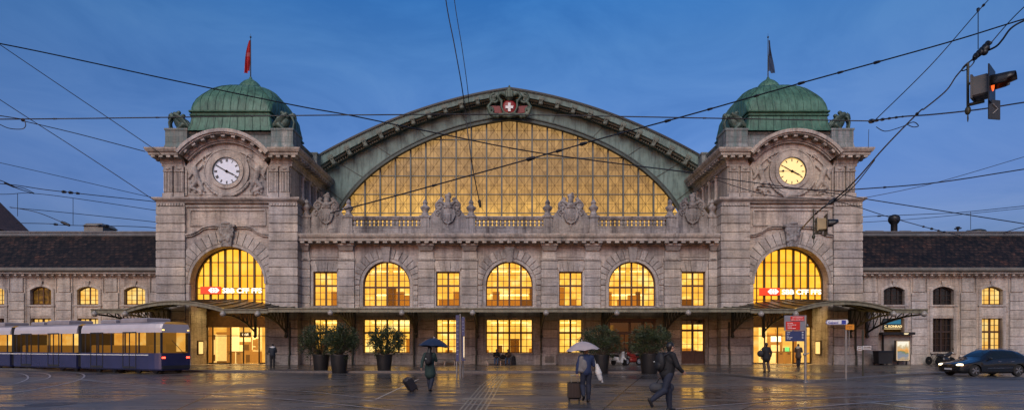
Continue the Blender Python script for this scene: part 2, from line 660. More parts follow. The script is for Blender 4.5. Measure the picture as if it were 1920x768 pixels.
# ---------------------------------------------------------------- camera, sky, sun
cam = bpy.data.cameras.new('camera')
cam.sensor_width, cam.lens = 36, 36 * F_ / 1920
cam.shift_x, cam.shift_y = 5 / 1920, 264 / 1920
cam.clip_start, cam.clip_end = .1, 2000
co = bpy.data.objects.new('camera', cam)
COL.objects.link(co)
co.location = (0, CAMY, EYE)
co.rotation_euler = (PI / 2, 0, 0)
SC.camera = co
SC.view_settings.view_transform = 'Standard'
SC.view_settings.look = 'None'
SC.view_settings.exposure = 0
SC.render.engine = 'CYCLES'
cy = SC.cycles
cy.use_denoising = True
cy.max_bounces, cy.diffuse_bounces, cy.glossy_bounces, cy.transparent_max_bounces = 6, 3, 3, 8
cy.sample_clamp_indirect = 4
cy.caustics_reflective = cy.caustics_refractive = False

world = bpy.data.worlds.new('World')
SC.world = world
world.use_nodes = True
nt = world.node_tree
bg = nt.nodes['Background']
sky = nt.nodes.new('ShaderNodeTexSky')
sky.sky_type = 'NISHITA'
sky.sun_disc = False
sky.sun_elevation = math.radians(2.2)
sky.sun_rotation = math.radians(190)
sky.ozone_density, sky.dust_density = 3, 1
tcw = nt.nodes.new('ShaderNodeTexCoord')
sz = nt.nodes.new('ShaderNodeSeparateXYZ')
nt.links.new(tcw.outputs['Generated'], sz.inputs[0])
# evening haze: deeper blue overhead, a mauve veil of thin cloud low down
tint = _ramp(nt, sz.outputs[2], [(0, (1.5, 1.05, 1.05)), (.21, (1.5, 1.16, 1.14)), (.35, (1.55, 1.38, 1.2)), (.43, (1.4, 1.50, 1.26)), (.50, (.9, 1.44, 1.32)), (.7, (.7, 1.35, 1.3))])
sc_ = _mul(nt, sky.outputs[0], tint)
cl = _noise(nt, _map(nt, tcw.outputs['Generated'], (1.2, 1.2, 3.5)), 2.6, 6, .6, .8)
sc_ = _mul(nt, sc_, _ramp(nt, cl, [(.34, (.74, .82, .87)), (.5, (.94, .95, .95)), (.66, (1.16, 1.07, 1.0))]))
sc_ = _mul(nt, sc_, (1.36, 1.52, 2.32))
nt.links.new(sc_, bg.inputs[0])
bg.inputs[1].default_value = .15

sl = bpy.data.lights.new('sun', 'SUN')
sl.energy, sl.angle, sl.color = 2.15, math.radians(40), (1, .90, .82)
so = bpy.data.objects.new('sun', sl)
COL.objects.link(so)
so.rotation_euler = (math.radians(90 - 38), 0, math.radians(-14))

# ---------------------------------------------------------------- ground
g = MB()
g.add([(-900, -300, 0), (900, -300, 0), (900, 1500, 0), (-900, 1500, 0)], [(0, 1, 2, 3)])
structure('road', g, ASPH)

# raised pavement in front of the station, its edge as surveyed
PZ = .12
edge_px = [(-260, 690), (120, 694), (360, 696.5), (560, 698), (800, 698), (1000, 698), (1240, 699), (1340, 702), (1410, 709), (1460, 713.5), (1520, 716),
           (1575, 714), (1625, 709.5), (1690, 704.5), (1760, 701), (1850, 698), (2050, 694), (2300, 692)]
edge = []
for px, py in edge_px:
    d = (EYE - 0) * F_ / (py - HY_)
    edge.append((X(px, CAMY + d), CAMY + d))
# resample smoothly
fine = []
for i in range(len(edge) - 1):
    p0, p1, p2, p3 = [Vector((*edge[min(max(i + k, 0), len(edge) - 1)], 0)) for k in (-1, 0, 1, 2)]
    for t in (0, .2, .4, .6, .8):
        fine.append(.5 * ((2 * p1) + (p2 - p0) * t + (2 * p0 - 5 * p1 + 4 * p2 - p3) * t * t + (-p0 + 3 * p1 - 3 * p2 + p3) * t ** 3))
fine.append(Vector((*edge[-1], 0)))
xs = [p for p in fine]
pv = MB()
loop = [Vector((p.x, p.y + .28, 0)) for p in xs] + [Vector((xs[-1].x, 12, 0)), Vector((xs[0].x, 12, 0))]
tr = tessellate_polygon([loop])
pv.add([(p.x, p.y, PZ) for p in loop], [tuple(t) for t in tr])
structure('pavement', pv, PAVE)
kb = MB()
path = [(p.x, p.y) for p in xs]
kb.sweep(path, [(0.0, 0.0), (-.0, PZ - .02), (-.03, PZ + .004), (-.30, PZ + .004), (-.30, 0)])
structure('kerb', kb, KERB)


def strip(name, pts, w, mat, z, mb=None):
    """flat strip on the ground along points (x, y)"""
    m = mb or MB()
    pts = [Vector((p[0], p[1], 0)) for p in pts]
    vs = []
    for i, p in enumerate(pts):
        d = (pts[min(i + 1, len(pts) - 1)] - pts[max(i - 1, 0)]).normalized()
        n = Vector((-d.y, d.x, 0)) * w / 2
        vs += [(p.x + n.x, p.y + n.y, z), (p.x - n.x, p.y - n.y, z)]
    m.add(vs, [(2 * i, 2 * i + 1, 2 * i + 3, 2 * i + 2) for i in range(len(pts) - 1)])
    return m


def G(px, py):
    """ground point under a surveyed pixel"""
    d = EYE * F_ / (py - HY_)
    return (X(px, CAMY + d), CAMY + d)


def spline(pts, n=8):
    out = []
    V = [Vector((*p, 0)) for p in pts]
    for i in range(len(V) - 1):
        p0, p1, p2, p3 = [V[min(max(i + k, 0), len(V) - 1)] for k in (-1, 0, 1, 2)]
        for k in range(n):
            t = k / n
            q = .5 * ((2 * p1) + (p2 - p0) * t + (2 * p0 - 5 * p1 + 4 * p2 - p3) * t * t + (-p0 + 3 * p1 - 3 * p2 + p3) * t ** 3)
            out.append((q.x, q.y))
    out.append((V[-1].x, V[-1].y))
    return out


# tram rails: two curves sweeping out of the left, two long ones across the square
rails = [[(-260, 758), (0, 738), (80, 727), (140, 714), (158, 705), (150, 699), (120, 696)],
         [(-220, 735), (0, 722), (45, 713), (52, 705), (38, 699.5), (0, 696)],
         [(-160, 728), (0, 719), (78, 711), (94, 704), (80, 699), (40, 696.5)],
         [(100, 706), (300, 722), (540, 731), (700, 746), (960, 762), (1150, 771)],
         [(150, 711), (360, 733), (560, 750), (760, 771)],
         [(960, 800), (1180, 775), (1400, 755), (1650, 741), (1920, 729), (2200, 720)],
         [(1250, 800), (1440, 771), (1680, 750), (1920, 737), (2200, 727)]]
rg, rs_ = MB(), MB()
for r in rails:
    pts = spline([G(*p) for p in r])
    strip('', pts, .16, None, .004, rg)
    strip('', pts, .10, None, .008, rs_)
structure('tram_rail_groove', rg, RAILG)
structure('tram_rail', rs_, RAIL)

# guide strips for the blind, running to the entrance, and a cross bar
tm = MB()
for ox in (0, 9, 18):
    strip('', [G(862 + ox, 768), G(887 + ox * .85, 739), G(901 + ox * .8, 723), G(924 + ox * .55, 704)], .05, None, .005, tm)
for ox in (0, 9, 18):
    strip('', [G(892 + ox, 768), G(912 + ox * .85, 739), G(921 + ox * .8, 723), G(938 + ox * .55, 704)], .05, None, .005, tm)
strip('', [G(868, 746.5), G(945, 747.5)], .55, None, .003, tm)
structure('tactile_paving', tm, TACT)

pm = MB()
for a, b, w in [((1300, 733), (1318, 733.6), .1), ((1648, 722), (1690, 726), .10), ((1704, 729.5), (1740, 732), .14), ((1722, 719), (1820, 727), .10),
                ((1635, 754), (1668, 758), .12), ((1680, 760), (1720, 765), .16), ((1800, 740), (1818, 740.5), .1), ((1838, 730), (1870, 733), .1),
                ((1760, 716), (1850, 722), .08), ((532, 693.6), (541, 690.8), .12), ((556, 694.6), (604, 694.4), .1), ((704, 748), (785, 710), .06),
                ((484, 734), (498, 734.4), .1), ((480, 741), (494, 742), .1), ((590, 762), (622, 760), .1), ((678, 749), (700, 751), .1)]:
    strip('', [G(*a), G(*b)], w, None, .006, pm)
structure('road_marking', pm, PAINT)

# cast-iron covers and a few sealed joints in the asphalt
mc = MB()
for px, py, r in ((1136, 721, .55), (1243, 737.5, .42), (1337, 733, .5), (95, 757, .6), (760, 716, .4)):
    gx, gy = G(px, py)
    n_ = 24
    mc.add([(gx, gy, .007)] + [(gx + r * math.cos(2 * PI * k / n_), gy + r * math.sin(2 * PI * k / n_), .007) for k in range(n_)], [(0, k + 1, (k + 1) % n_ + 1) for k in range(n_)])
structure('manhole_cover', mc, M('cast_iron_cover', (.018, .017, .016), .32, .4, bump=.6, bscale=30))
js = MB()
for pts_ in ([(480, 745), (700, 733), (950, 726)], [(560, 716), (760, 712), (905, 716)], [(330, 768), (420, 728), (470, 706)], [(1130, 768), (1175, 728), (1205, 704)],
             [(980, 741), (1180, 739), (1420, 741)], [(1390, 768), (1460, 738)], [(0, 752), (200, 741), (420, 738)]):
    strip('', spline([G(*p) for p in pts_]), .045, None, .0045, js)
structure('asphalt_joint', js, M('tar_seal', (.012, .011, .011), .22))
# ---------------------------------------------------------------- clock towers
def arch_poly(cx, hw, z0, zs, n=18):
    """opening with a semicircular head"""
    return [(cx - hw, z0)] + [(cx - hw * math.cos(PI * k / n), zs + hw * math.sin(PI * k / n)) for k in range(n + 1)] + [(cx + hw, z0)]


def seg_poly(cx, hw, z0, zs, rise, n=10):
    """opening with a shallow segmental head"""
    R = (hw * hw + rise * rise) / (2 * rise)
    a = math.asin(hw / R)
    return [(cx - hw, z0)] + [(cx + R * math.sin(-a + 2 * a * k / n), zs + rise - R + R * math.cos(-a + 2 * a * k / n)) for k in range(n + 1)] + [(cx + hw, z0)]


def rect(x0, x1, z0, z1):
    return [(x0, z0), (x0, z1), (x1, z1), (x1, z0)]


def voussoirs(mb, cx, zs, r0, rout, y0, y1, n, a_lim=PI / 2, gap=.018, skip=0, half=0):
    for k in range(n):
        a0 = -a_lim + 2 * a_lim * k / n
        a1 = -a_lim + 2 * a_lim * (k + 1) / n
        if abs((a0 + a1) / 2) < skip or half * (a0 + a1) < 0:
            continue
        q = []
        g0, g1 = a0 + gap / r0 * 1.4, a1 - gap / r0 * 1.4
        for a, rr in ((g0, r0), (g0, rout(a0)), ((a0 + a1) / 2, rout((a0 + a1) / 2)), (g1, rout(a1)), (g1, r0), ((a0 + a1) / 2, r0)):
            q.append((cx + rr * math.sin(a), zs + rr * math.cos(a)))
        mb.ext(q, y0, y1)


def lumps(mb, spots, rnd, n, x0, x1, z0, z1, y, r=(.08, .2)):
    for _ in range(n):
        x, z = rnd.uniform(x0, x1), rnd.uniform(z0, z1)
        rr = rnd.uniform(*r)
        mb.ell((x, y, z), (rr, rr * .7, rr * rnd.uniform(.8, 1.7)), 8, 6, Matrix.Rotation(rnd.uniform(-1, 1), 3, 'Y'))


def swirl(mb, cx, cz, y, r, turns, dirn, a0, th):
    pts, rs = [], []
    n = int(14 * turns)
    for k in range(n + 1):
        t = k / n
        a = a0 + dirn * turns * 2 * PI * t
        rr = r * (1 - .82 * t)
        pts.append((cx + rr * math.cos(a), y, cz + rr * math.sin(a)))
        rs.append(th * (1 - .5 * t))
    mb.tube(pts, rs, 7)


def relief(sgn, rnd):
    """winged reclining figure with drapery carved beside the clock"""
    mb = MB()
    s = sgn
    y = .02
    mb.ell((s * 2.62, y, 16.2), (.15, .12, .19))                                 # head
    mb.cap((s * 2.6, y, 15.95), (s * 2.35, y, 15.1), .26, .2)                   # trunk
    mb.cap((s * 2.45, y, 15.9), (s * 1.95, y, 16.35), .1, .07)
    mb.cap((s * 2.75, y, 15.85), (s * 3.1, y, 15.3), .1, .07)
    mb.cap((s * 2.4, y, 15.05), (s * 2.85, y, 14.55), .22, .15)
    mb.cap((s * 2.85, y, 14.55), (s * 2.2, y, 14.2), .15, .09)
    mb.cap((s * 2.3, y, 15.1), (s * 1.95, y, 14.4), .2, .12)
    for k in range(6):                                                        # wing quills
        a = .35 + k * .16
        mb.cap((s * 2.8, y, 15.9), (s * (2.9 + .45 * math.cos(a)), y - .02, 15.9 + 1.0 * math.sin(a) - k * .26), .1, .04)
    for k in range(9):                                                        # drapery
        x0 = s * rnd.uniform(1.95, 3.1)
        mb.cap((x0, y + .03, rnd.uniform(14.2, 15.0)), (x0 + rnd.uniform(-.5, .5), y + .03, rnd.uniform(13.95, 14.5)), .1, .06)
    swirl(mb, s * 1.75, 16.95, y, .33, 1.1, s, 0, .07)
    for k in range(9):                                                        # laurel under the dial
        a = -PI / 2 + s * (.12 + k * .12)
        c = (1.98 * math.cos(a), y - .02, 15.87 + 1.98 * math.sin(a))
        mb.ell(c, (.2, .09, .1), 8, 6, Matrix.Rotation(-a - PI / 2 + s * .5, 3, 'Y'))
    return mb


def make_tower(name, side, label):
    m = 1 if side == 'west' else -1             # inner flank points to +x on the west tower
    cx = -23.05 * m
    T = thing(name, label, 'clock tower', (cx, 0, 0))
    rnd = random.Random(3)
    # lower body: flanks and back, then the front bay with the portal arch
    b = MB()
    b.box(-5.6, 5.6, 4.0, 9.4, 5.2, 13.45)
    xi = sorted((m * 3.66, m * 5.6))
    b.box(xi[0], xi[1], 4.0, 9.4, PZ, 5.2)
    b.box(-5.6, 5.6, 9.05, 9.4, PZ, 5.2)
    b.box(-5.6, -3.42, .62, 4.0, PZ, 13.45)
    b.box(3.42, 5.6, .62, 4.0, PZ, 13.45)
    b.box(-3.42, 3.42, 1.6, 4.0, 10.2, 13.45)
    b.wall(rect(-3.44, 3.44, PZ, 13.46), [arch_poly(0, 3.04, PZ + .01, 6.74, 28)], .25, 3.2, edges=False)
    obj('wall', b, ST, T)
    # rusticated corner piers
    for s in (-1, 1):
        p = MB()
        a0, a1 = sorted((s * 3.42, s * 5.78))
        p.rust(a0 - .06, a1 + .06, -.08, 1.6, PZ, .95, .03)
        h = (13.05 - .95) / 17
        for k in range(17):
            d = .0 if k % 2 else .02
            p.rust(a0, a1, d, 1.5, .95 + k * h, .95 + (k + 1) * h - .008, .055)
            # upright joint cut
        p.box(a0 + .02, a1 - .02, .01, 1.5, 13.05, 13.3)
        n = 9
        for k in range(n):
            x = a0 + .25 + (a1 - a0 - .5) * k / (n - 1)
            p.box(x - .06, x + .06, -.07, .02, 13.08, 13.27)
        obj('pier', p, STB, T)
    # voussoir ring, jamb stones, hood mould and keystone
    rout = lambda a: min(4.32, 3.40 / max(.001, abs(math.sin(a)))) if abs(math.sin(a)) > .3 else 4.32
    h = .71
    for s in (-1, 1):
        v = MB()
        voussoirs(v, 0, 6.74, 3.32, rout, .11, .3, 21, skip=.09, half=s)
        z = 6.72
        while z > .9:
            a0, a1 = sorted((s * 3.1, s * 3.41))
            v.rust(a0, a1, .14, .32, max(z - h, PZ), z - .012, .03)
            z -= h
        obj('voussoir_ring', v, STB, T)
    am = MB()
    am.ring(0, 6.74, 3.03, 3.2, -PI / 2, PI / 2, .06, .5, 40)
    am.ring(0, 6.74, 3.2, 3.31, -PI / 2, PI / 2, .14, .5, 40)
    for s in (-1, 1):
        pts = [(s * 3.4, .1, 10.74), (s * 2.9, .1, 10.8), (s * 2.45, .1, 11.0), (s * 2.0, .1, 11.32), (s * 1.6, .1, 11.42), (s * .75, .1, 11.45)]
        for i in range(5):
            am.bar(pts[i], pts[i + 1], .2, .1)
            am.bar([pts[i][0], .16, pts[i][2] - .14], [pts[i + 1][0], .16, pts[i + 1][2] - .14], .12, .1)
    # sunk panel frame and the bands over it
    for zc, hh in ((12.78, .08), (11.5, .05)):
        am.box(-3.1, 3.1, .16, .3, zc - hh, zc + hh)
    for s in (-1, 1):
        am.box(min(s * 3.02, s * 3.14), max(s * 3.02, s * 3.14), .17, .3, 11.55, 12.7)
    for x in (-1.05, 1.05):
        am.box(x - .012, x + .012, .235, .3, 11.55, 12.7)
    am.box(-3.44, 3.44, .12, .3, 13.0, 13.14)
    obj('moulding', am, STP, T)
    kz = MB()
    kz.frustum((-.42, .42, -.1, .3), (-.62, .62, -.2, .3), 9.72, 11.3)
    kz.box(-.75, .75, -.26, .3, 11.32, 11.52)
    lumps(kz, None, rnd, 16, -.5, .5, 10.2, 11.2, -.16, (.08, .16))
    for s in (-1, 1):
        swirl(kz, s * .5, 11.05, -.18, .26, 1.2, s, PI / 2, .07)
        swirl(kz, s * .34, 10.1, -.12, .18, 1.1, -s, -PI / 2, .05)
    kz.ell((0, -.22, 11.6), (.4, .14, .14))
    link('keystone', soup(kz, .035, STD, 'keystone', 1), T)
    # string course
    c = MB()
    fl = [(-5.62, 9.4), (-5.62, .12), (5.62, .12), (5.62, 9.4)]
    c.sweep(fl, [(-.3, 13.3), (.1, 13.3), (.16, 13.42), (.3, 13.5), (.38, 13.62), (.38, 13.72), (.1, 13.76), (-.3, 13.76)])
    obj('string_course', c, STP, T)

    # clock storey
    u = MB()
    R, cz0 = 3.95, 14.29
    a = math.acos((16.3 - cz0) / R)
    top = [(R * math.sin(-a + 2 * a * k / 20), cz0 + R * math.cos(-a + 2 * a * k / 20)) for k in range(21)]
    u.wall([(-5.2, 13.75), (-5.2, 16.9), (-3.6, 16.9), (-3.4, 16.32)] + top[0:] + [(3.4, 16.32), (3.6, 16.9), (5.2, 16.9), (5.2, 13.75)],
           [], .16, .7)
    u.box(-5.18, 5.18, .7, 2.2, 13.75, 16.9)
    # outer flank
    xo = sorted((-m * 5.2, -m * 4.6))
    u.box(xo[0], xo[1], 2.2, 9.3, 13.75, 16.9)
    u.box(-4.6, 4.6, 8.8, 9.3, 13.75, 16.9)
    # inner flank with three narrow openings
    u.xf = Matrix.Translation((m * 5.2, 0, 0)) @ Matrix.Rotation(m * PI / 2, 4, 'Z')
    # local +x runs along world +/-y, local -y faces outwards
    op = []
    for k in range(3):
        yc = 3.55 + k * 1.75
        op.append(rect(m * yc - .52, m * yc + .52, 14.25, 16.1))
    y0, y1 = sorted((m * 2.2, m * 9.3))
    u.wall(rect(y0, y1, 13.75, 16.9), op, 0, .5, edges=False)
    u.xf = None
    obj('clock_storey_wall', u, STP, T)
    for k in range(3):
        yc = 3.55 + k * 1.75
        w = MB()
        x0 = m * 4.7
        w.box(min(x0, x0 - m * .05), max(x0, x0 - m * .05), yc - .52, yc + .52, 14.25, 16.1)
        wo = obj('side_window', w, DARKGL, T)
        fr = MB()
        for yy in (yc - .5, yc, yc + .5):
            fr.box(min(x0, x0 + m * .08), max(x0, x0 + m * .08), yy - .035, yy + .035, 14.25, 16.1)
        fr.box(min(x0, x0 + m * .07), max(x0, x0 + m * .07), yc - .5, yc + .5, 15.2, 15.27)
        obj('frame', fr, DARKFR, wo)
        for yy in (yc - .87, yc + .87) if k == 2 else (yc - .87,):
            cl = MB()
            cl.lathe([(.2, 14.1), (.2, 14.25), (.15, 14.3), (.13, 15.9), (.2, 16.0), (.22, 16.15)], (m * 5.3, yy, 0), 10)
            obj('half_column', cl, STP, T, 50)
    # fluted pilasters in pairs
    for s in (-1, 1):
        for xc in (3.84, 4.76):
            p = MB()
            x = s * xc
            w = .36
            p.box(x - w - .06, x + w + .06, -.12, .18, 13.76, 14.08)
            p.box(x - w, x + w, .02, .18, 14.08, 15.82)
            for q in range(6):
                xx = x - w + .05 + q * (2 * w - .1) / 5
                p.box(xx - .035, xx + .035, -.06, .03, 14.2, 15.78)
            p.box(x - w - .03, x + w + .03, -.1, .18, 15.82, 15.92)
            p.box(x - w, x + w, -.07, .18, 15.92, 16.26)
            p.ell((x, -.06, 16.08), (.2, .1, .13))
            obj('pilaster', p, STP, T)
    rl = MB()
    for s in (-1, 1):
        r_ = relief(s, rnd)
        rl.add(r_.v, r_.f)
    rl.ell((0, 0, 13.98), (.5, .14, .2))
    for s in (-1, 1):
        swirl(rl, s * .55, 13.98, 0, .25, 1.1, s, 0, .07)
    rl.box(-3.2, 3.2, .12, .3, 13.95, 16.2)
    link('carved_relief', soup(rl, .04, STP, 'relief', 1), T)
    # panel edge round the relief
    pe = MB()
    for s in (-1, 1):
        pe.box(min(s * 3.25, s * 3.4), max(s * 3.25, s * 3.4), .03, .2, 13.9, 16.25)
    pe.ring(0, 14.29, 3.3, 3.45, -1.0, 1.0, .02, .3, 30)
    obj('relief_frame', pe, STP, T)

    # clock: stone rim, dial, numerals, hands
    k0 = 15.87
    ck = MB()
    ck.ring(0, k0, 1.42, 1.75, 0, 2 * PI, -.02, .3, 48)
    ck.ring(0, k0, 1.14, 1.42, 0, 2 * PI, -.12, .3, 48)
    ck.ring(0, k0, 1.75, 1.85, 0, 2 * PI, -.06, .3, 48)
    clock = obj('clock', ck, STP, T, 30)
    glow = side != 'west'
    d = MB()
    d.lathe([(0.0001, 0), (1.13, 0), (1.13, .04), (0.0001, .04)], (0, .04, k0), 48, 'y')
    obj('dial', d, DIAL_Y if glow else DIAL_W, clock)
    rm = MB()
    rm.ring(0, k0, 1.09, 1.15, 0, 2 * PI, -.1, .05, 48)
    obj('dial_rim', rm, EDGE, clock)
    for h_ in range(12):
        an = h_ * PI / 6
        nm = MB()
        nm.xf = Matrix.Translation((0, 0, k0)) @ Matrix.Rotation(an, 4, 'Y')
        if glow:
            nm.box(-.035, .035, .018, .035, .80, 1.02)
        else:
            n_str = [3, 1, 2, 3, 3, 2, 2, 2, 4, 3, 2, 3][h_]
            for q in range(n_str):
                xx = (q - (n_str - 1) / 2) * .06
                nm.box(xx - .02, xx + .02, .018, .035, .80, 1.0)
            nm.box(-.035 * n_str, .035 * n_str, .016, .033, .79, .815)
            nm.box(-.035 * n_str, .035 * n_str, .016, .033, .985, 1.01)
        nm.xf = None
        obj('numeral', nm, BLACK, clock)
    def hand(nmn, ang, L, w, tail):
        hm = MB()
        hm.xf = Matrix.Translation((0, 0, k0)) @ Matrix.Rotation(ang, 4, 'Y')
        hm.add([(-w * .6, -.02, -tail), (w * .6, -.02, -tail), (w, -.02, L * .6), (0, -.02, L), (-w, -.02, L * .6),
                (-w * .6, .0, -tail), (w * .6, .0, -tail), (w, .0, L * .6), (0, .0, L), (-w, .0, L * .6)],
               [(0, 1, 2, 3, 4), (9, 8, 7, 6, 5), (0, 5, 6, 1), (1, 6, 7, 2), (2, 7, 8, 3), (3, 8, 9, 4), (4, 9, 5, 0)])
        hm.xf = None
        hm.lathe([(0.0001, 0), (.11, 0), (.11, .03), (0.0001, .03)], (0, -.03, k0), 16, 'y')
        o_ = obj(nmn, hm, BLACK, clock)
    hand('minute_hand', math.radians(300), 1.02, .045, .25)
    hand('hour_hand', math.radians(116), .86 if not glow else .9, .06, .22)
    if glow:
        sm = MB()
        sm.bar((.3, -.035, k0), (-.85, -.035, k0 + .02), .02)
        sm.lathe([(0.0001, 0), (.09, 0), (.09, .02), (0.0001, .02)], (-.74, -.045, k0 + .02), 14, 'y')
        obj('second_hand', sm, BLACK, clock)

    # entablature and main cornice, interrupted by the arched pediment
    prof_e = [(-.3, 16.3), (.1, 16.3), (.1, 16.5), (.15, 16.52), (.15, 16.75), (-.3, 16.75)]
    prof_c = [(-.4, 16.75), (.16, 16.75), (.3, 16.88), (.34, 16.98), (.78, 17.02), (.82, 17.2), (.92, 17.26), (1.02, 17.44), (1.04, 17.56), (.5, 17.66), (-.4, 17.72)]
    for s in (-1, 1):
        e = MB()
        pth = [(s * 3.62, .14), (s * 5.22, .14), (s * 5.22, 9.35)]
        if s < 0:
            pth = list(reversed(pth))
        e.sweep(pth, prof_e)
        e.sweep(pth, prof_c)
        x = 3.8
        while x < 5.9:
            e.box(s * x - .16, s * x + .16, -.62, .1, 16.84, 17.0)
            x += .62
        yy = .5
        while yy < 9:
            e.box(min(s * 5.2, s * 5.98), max(s * 5.2, s * 5.98), yy - .16, yy + .16, 16.84, 17.0)
            yy += .62
        obj('cornice', e, STP, T)
    pd = MB()
    al = math.radians(51.5)
    pd.ring(0, 14.29, 4.52, 4.78, -al, al, -.9, .5, 48)
    pd.ring(0, 14.29, 4.4, 4.53, -al, al, -.78, .5, 48)
    pd.ring(0, 14.29, 4.02, 4.41, -al, al, -.2, .5, 48)
    pd.ring(0, 14.29, 3.9, 4.03, -al, al, -.1, .5, 48)
    for k in range(9):
        an = -.78 + k * .195
        pd.ring(0, 14.29, 4.2, 4.42, an - .035, an + .035, -.68, .4, 3)
    obj('arched_pediment', pd, STP, T)

    # attic with its corner blocks
    at = MB()
    at.frustum((-5.4, 5.4, .35, 9.2), (-4.9, 4.9, .65, 8.9), 17.66, 18.0)
    at.box(-4.75, 4.75, .8, 8.75, 18.0, 19.3)
    at.sweep([(4.75, .8), (-4.75, .8), (-4.75, 8.75), (4.75, 8.75)][::-1], [(0, 19.12), (.1, 19.16), (.14, 19.3), (-.2, 19.36), (-.2, 19.12)], closed=True)
    for sx in (-1, 1):
        for y0 in (.42, 6.7):
            bx = sorted((sx * 3.45, sx * 5.25))
            at.frustum((bx[0] - (.16 if sx < 0 else 0), bx[1] + (.16 if sx > 0 else 0), y0 - .12, y0 + 2.2), (bx[0], bx[1], y0, y0 + 2.0), 17.7, 18.25)
            at.box(bx[0], bx[1], y0, y0 + 2.0, 18.25, 19.36)
            at.box(bx[0] - .06, bx[1] + .06, y0 - .06, y0 + 2.06, 19.36, 19.52)
    obj('attic', at, STA, T)

    # copper dome: square plan with rounded hips, ledge, small cap
    prof = [(1.03, 19.34), (1.012, 19.5), (.985, 19.9), (.968, 20.3), (.957, 20.62), (.985, 20.66), (.99, 20.76), (.955, 20.8), (.955, 20.9), (1.0, 20.94), (1.005, 21.04),
            (.966, 21.08), (.98, 21.35), (.99, 21.8), (.985, 22.3), (.955, 22.7), (.90, 23.1), (.825, 23.45), (.73, 23.72), (.62, 23.93), (.50, 24.10), (.40, 24.22), (.33, 24.29), (.29, 24.33)]
    hx, hy, cyy = 3.43, 4.15, 4.65

    def rounding(z):
        return .05 if z < 21.1 else min(.95, .05 + .23 * (z - 21.1))

    def hyz(z):
        return hy * (1 - .14 * min(1, max(0, (z - 21.1) / 1.9)))

    def section(f, z):
        ch = rounding(z)
        """quarter-symmetric rounded rectangle, 5 points per corner"""
        a_, b_ = hx * f, hyz(z) * f
        r = min(a_, b_) * ch
        pts = []
        for qx, qy, st in ((1, 1, 0), (-1, 1, 1), (-1, -1, 2), (1, -1, 3)):
            for k in range(5):
                an = (st + k / 4) * PI / 2
                pts.append((qx * (a_ - r) + r * math.cos(an), cyy + qy * (b_ - r) + r * math.sin(an)))
        return pts
    dm = MB()
    vs, fs = [], []
    for i, (f, z) in enumerate(prof):
        for x, y in section(f, z):
            vs.append((x, y, z))
    n = 20
    for i in range(len(prof) - 1):
        for k in range(n):
            fs.append((i * n + k, i * n + (k + 1) % n, (i + 1) * n + (k + 1) % n, (i + 1) * n + k))
    fs.append(tuple(range((len(prof) - 1) * n, len(prof) * n)))
    dm.add(vs, fs)
    dome = obj('dome', dm, COPPER, T, 25)
    # standing seams following the profile on each face
    sm = MB()
    segs = [(0, 4), (11, 23)]
    def on_side(f, z, a, b, t):
        # depth of the rounded section at lateral position t on the side whose half lengths are a (lateral), b
        r = min(hx, hyz(z)) * f * rounding(z)
        k_ = abs(t) - (a - r)
        return b if k_ <= 0 else b - r + math.sqrt(max(0, r * r - k_ * k_))
    for (i0, i1) in segs:
        for fx in [q / 5 for q in range(-5, 6)]:
            for sy in (-1, 1):
                sm.tube([(fx * hx * p_[0] * .93, cyy + sy * (on_side(p_[0], p_[1], hx * p_[0], hyz(p_[1]) * p_[0], fx * hx * p_[0] * .93) + .006), p_[1]) for p_ in prof[i0:i1 + 1]], .028, 4)
        for fy in [q / 6 for q in range(-6, 7)]:
            for sx in (-1, 1):
                sm.tube([(sx * (on_side(p_[0], p_[1], hyz(p_[1]) * p_[0], hx * p_[0], fy * hyz(p_[1]) * p_[0] * .93) + .006), cyy + fy * hyz(p_[1]) * p_[0] * .93, p_[1]) for p_ in prof[i0:i1 + 1]], .028, 4)
    obj('seams', sm, COPPERD, dome)
    cp = MB()
    cp.lathe([(1.0, 24.15), (1.12, 24.30), (1.10, 24.42), (.98, 24.6), (.82, 24.86), (.58, 25.1), (.3, 25.28), (.14, 25.4), (.1, 25.55), (.0001, 25.6)], (0, cyy, 0), 20)
    obj('dome_cap', cp, COPPER, dome, 40)

    # window light wall and glazing of the great arch
    w = MB()
    for k in range(11):
        x = -3.04 + k * 6.08 / 10
        hgt = 6.74 + math.sqrt(max(0, 3.0 ** 2 - x * x))
        tk = .075 if k in (2, 4, 6, 8) else .03
        if 0 < k < 10:
            w.box(x - tk, x + tk, 1.0 if tk > .05 else 1.08, 1.2, 5.0, hgt)
    for zz in (5.5, 6.45, 7.5, 8.6):
        hw = math.sqrt(max(0, 3.0 ** 2 - max(0, zz - 6.74) ** 2))
        w.box(-hw, hw, 1.1, 1.19, zz - .035, zz + .035)
    w.ring(0, 6.74, 2.94, 3.05, -PI / 2, PI / 2, 1.0, 1.22, 40)
    for s in (-1, 1):
        w.box(min(s * 2.94, s * 3.05), max(s * 2.94, s * 3.05), 1.0, 1.22, 5.0, 6.74)
    win = obj('arch_window', w, LEADW, T)
    pn = MB()
    poly = arch_poly(0, 3.05, 4.96, 6.74, 28)
    pn.wall(poly, [], 1.21, 1.23, back=True)
    obj('pane', pn, AMB_W, win)

    # entrance recess: bronze transom, glazed doors, lit passage behind
    tr_ = MB()
    tr_.box(-3.1, 3.1, 2.85, 3.15, 3.26, 5.0)
    tr_.box(-3.1, 3.1, 1.24, 2.85, 4.85, 5.0)
    tr_.box(-3.1, 3.1, 2.78, 2.86, 3.26, 3.4)
    tr_.box(-3.1, 3.1, 2.78, 2.86, 4.1, 4.18)
    obj('transom', tr_, BRZ, T)
    # the passage widens behind the portal, away from the hall
    xw, xn = -m * 8.0, m * 3.6
    rm_ = MB()
    rm_.add([(xw, 9.0, PZ), (xn, 9.0, PZ), (xn, 9.0, 3.6), (xw, 9.0, 3.6)], [(0, 1, 2, 3)])
